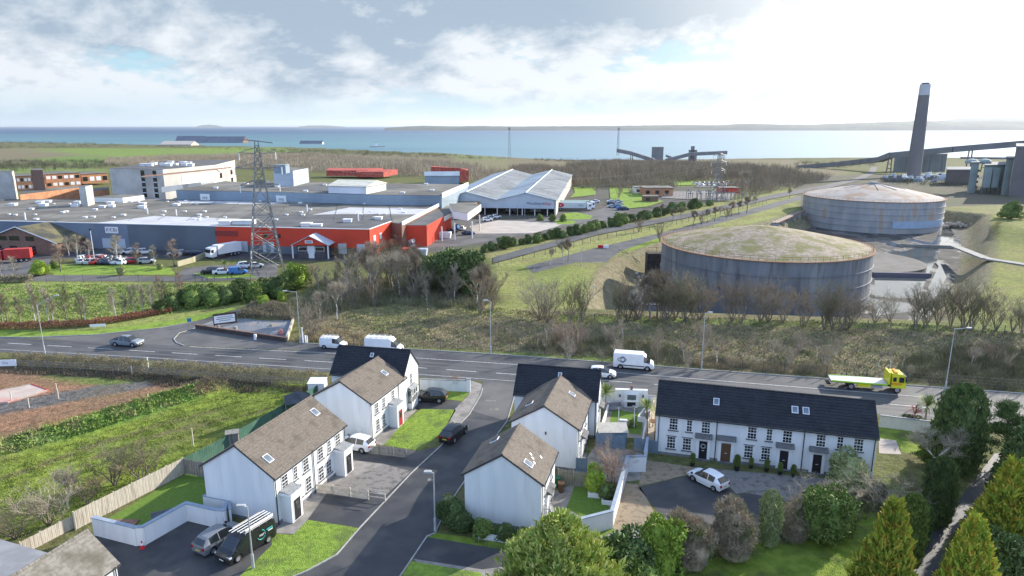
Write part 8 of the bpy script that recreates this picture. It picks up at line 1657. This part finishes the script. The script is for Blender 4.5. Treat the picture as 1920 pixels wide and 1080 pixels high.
x, y = G(178, 493); H_ = empty('flagpole', (x, y, 0), 0, 'white flagpole at the edge of the oval lawn before the sign', 'flagpole'); MB().tube((0, 0, 0), (0, 0, zat(y, 432)), .1, .06, 8).build('pole', m_wh, H_); MB().cbox(0, 0, zat(y, 432), .5, .3, .4).build('camera', m_dk, H_)
wall('retaining_wall', [(333, 500), (362, 492), (388, 481)], 1.4, 'tan retaining wall beside the loading yard', .3, M('wall_tan', (.36, .33, .22), (.42, .38, .26), 1, rough=.9), cap=False)
# white road sign at far left edge
x, y = G(12, 692); H_ = empty('site_sign', (x, y, 0), R(5), 'white site board cut by the left edge beside the hedge', 'sign'); MB().box(-1.6, -.05, .5, 1.6, 0, 1.5).build('board', m_wh, H_); [MB().cbox(s, .06, 0, .1, .1, 1.4).build('leg', m_wood, H_) for s in (-1.3, 1.3)]; txt('lettering', 'Site', .6, (0, -.055, 1.0), (R(90), 0, 0), m_lead, H_)
# building site: floor slab formwork, stakes
H_ = empty('floor_slab', (0, 0, 0), 0, 'pinkish floor slab under plastic on the bare earth of the building site', 'slab'); sl_ = [G(*q) for q in [(-20, 738), (60, 722), (92, 733), (15, 757), (-20, 760)]]; zz_ = max(gz(*p) for p in sl_) + .15
MB().prism(sl_, zz_ - .8, zz_).build('concrete', M('slab_pink', (.42, .34, .29), (.50, .42, .36), .6, (.50, .22, .18), .3, rough=.8), H_)
for k, (a, b_) in enumerate(zip(sl_, sl_[1:] + sl_[:1])): d = (Vector(b_) - Vector(a)).normalized(); n = Vector((-d.y, d.x)) * .03; MB().prism([tuple(Vector(a) - n * 2), tuple(Vector(b_) - n * 2), tuple(Vector(b_) - n * 4), tuple(Vector(a) - n * 4)], zz_ - .5, zz_ + .08 + k * .002).build('formwork', m_redi if k == 1 else m_wood, H_)
for i, (px, py) in enumerate([(22, 752), (107, 736), (110, 748), (248, 703), (222, 694), (55, 765), (170, 691), (363, 838)]):
    x, y = G(px, py); MB().cbox(0, 0, -.1, .1, .1, 1.4 if i < 7 else 2.4).cbox(0, .0, (1.4 if i < 7 else 2.4) - .1, .14, .14, .05).build('timber_stake', m_wood, loc=(x, y, gz(x, y)), label=f'upright timber stake on the building site, the one by the {["slab edge", "track, upper left", "track, upper right", "hedge gap", "hedge, middle", "slab corner", "hedge, left", "green fence"][i]}', cat='stake', group='timber stakes of the building site')
# far yard details
x, y = G(1131, 465); [MB().box(s, -.2, 0, s + 1.5, .2, .9).build('road_barrier', m_redi if s < 0 else m_wh, loc=(x, y, 0), label=['red plastic road barrier on the lower far road', 'white plastic road barrier beside the red one'][s > 0], cat='barrier') for s in (-1.6, .1)]
sb = empty('stair_rail', (0, 0, 0), 0, 'pair of dark stair rails descending the grassy bund bank', 'handrail'); a = Vector((*G(1160, 473), .9)); b_ = Vector((*flat(1193, 496, -3), -2.2))
for o_ in (0, .9): MB().bar(tuple(a + Vector((o_, 0, 0))), tuple(b_ + Vector((o_, 0, 0))), .12).build('rail', m_wire, sb)
for k in range(8):
    p = a.lerp(b_, k / 7); MB().bar((p.x, p.y, p.z - 1.2), (p.x, p.y, p.z), .07).build('baluster', m_wire, sb)
pr_ = empty('pipe_rack', (0, 0, 0), 0, 'bundle of dark pipes on trestles left of the further tank', 'pipes'); A_ = Vector((*flat(1448, 419, -1), -.8)); B_ = Vector((*flat(1500, 396, 0), .2))
for k in range(4): o_ = Vector((k * .7, 0, 0)); MB().tube(tuple(A_ + o_), tuple(B_ + o_), .25, k=8).build('pipe', m_rust if k % 2 else m_lead, pr_)
for k in range(6): p = A_.lerp(B_, k / 5); MB().box(p.x - .4, p.y - .15, p.z - 2.5, p.x + 2.6, p.y + .15, p.z - .28).build('support', m_conc, pr_)
ss2 = random.Random(8)
for i in range(14):   # switchgear round the far pylon
    x, y = PY2[0] - 14 + i * 2, PY2[1] + ss2.uniform(-8, 8); b = MB().bar((-1, 0, 0), (-1, 0, 4), .25).bar((1, 0, 0), (1, 0, 4), .25).bar((-1.4, 0, 4), (1.4, 0, 4), .25).tube((0, 0, 4), (0, 0, 5.2), .2, k=6)
    b.build('switchgear_frame', m_galv, loc=(x, y, gz(x, y)), label=f'grey switchgear frame under the substation pylon, {nth(i + 1)} from the left', cat='switchgear', group='switchgear under the substation pylon')
for px, py, top, lb in ((970, 405, 381, 'white flagpole left of the sign on the gabled warehouse'), (984, 405, 385, 'white flagpole below the sign on the gabled warehouse'), (1089, 500, 467, 'slim grey lamp post on the bank beside the lower far road'), (1184, 452, 437, 'slim grey lamp post left of the near tank by the green strip'), (1112, 560, 538, 'slim grey lamp post at the foot of the bund ramp')):
    x, y = G(px, py); MB().tube((0, 0, 0), (0, 0, max(2, zat(y, top) - gz(x, y))), .1, .07, 8).cbox(0, 0, max(2, zat(y, top) - gz(x, y)), .5, .25, .2).build('lamp_post', m_pole, loc=(x, y, gz(x, y)), label=lb, cat='post')
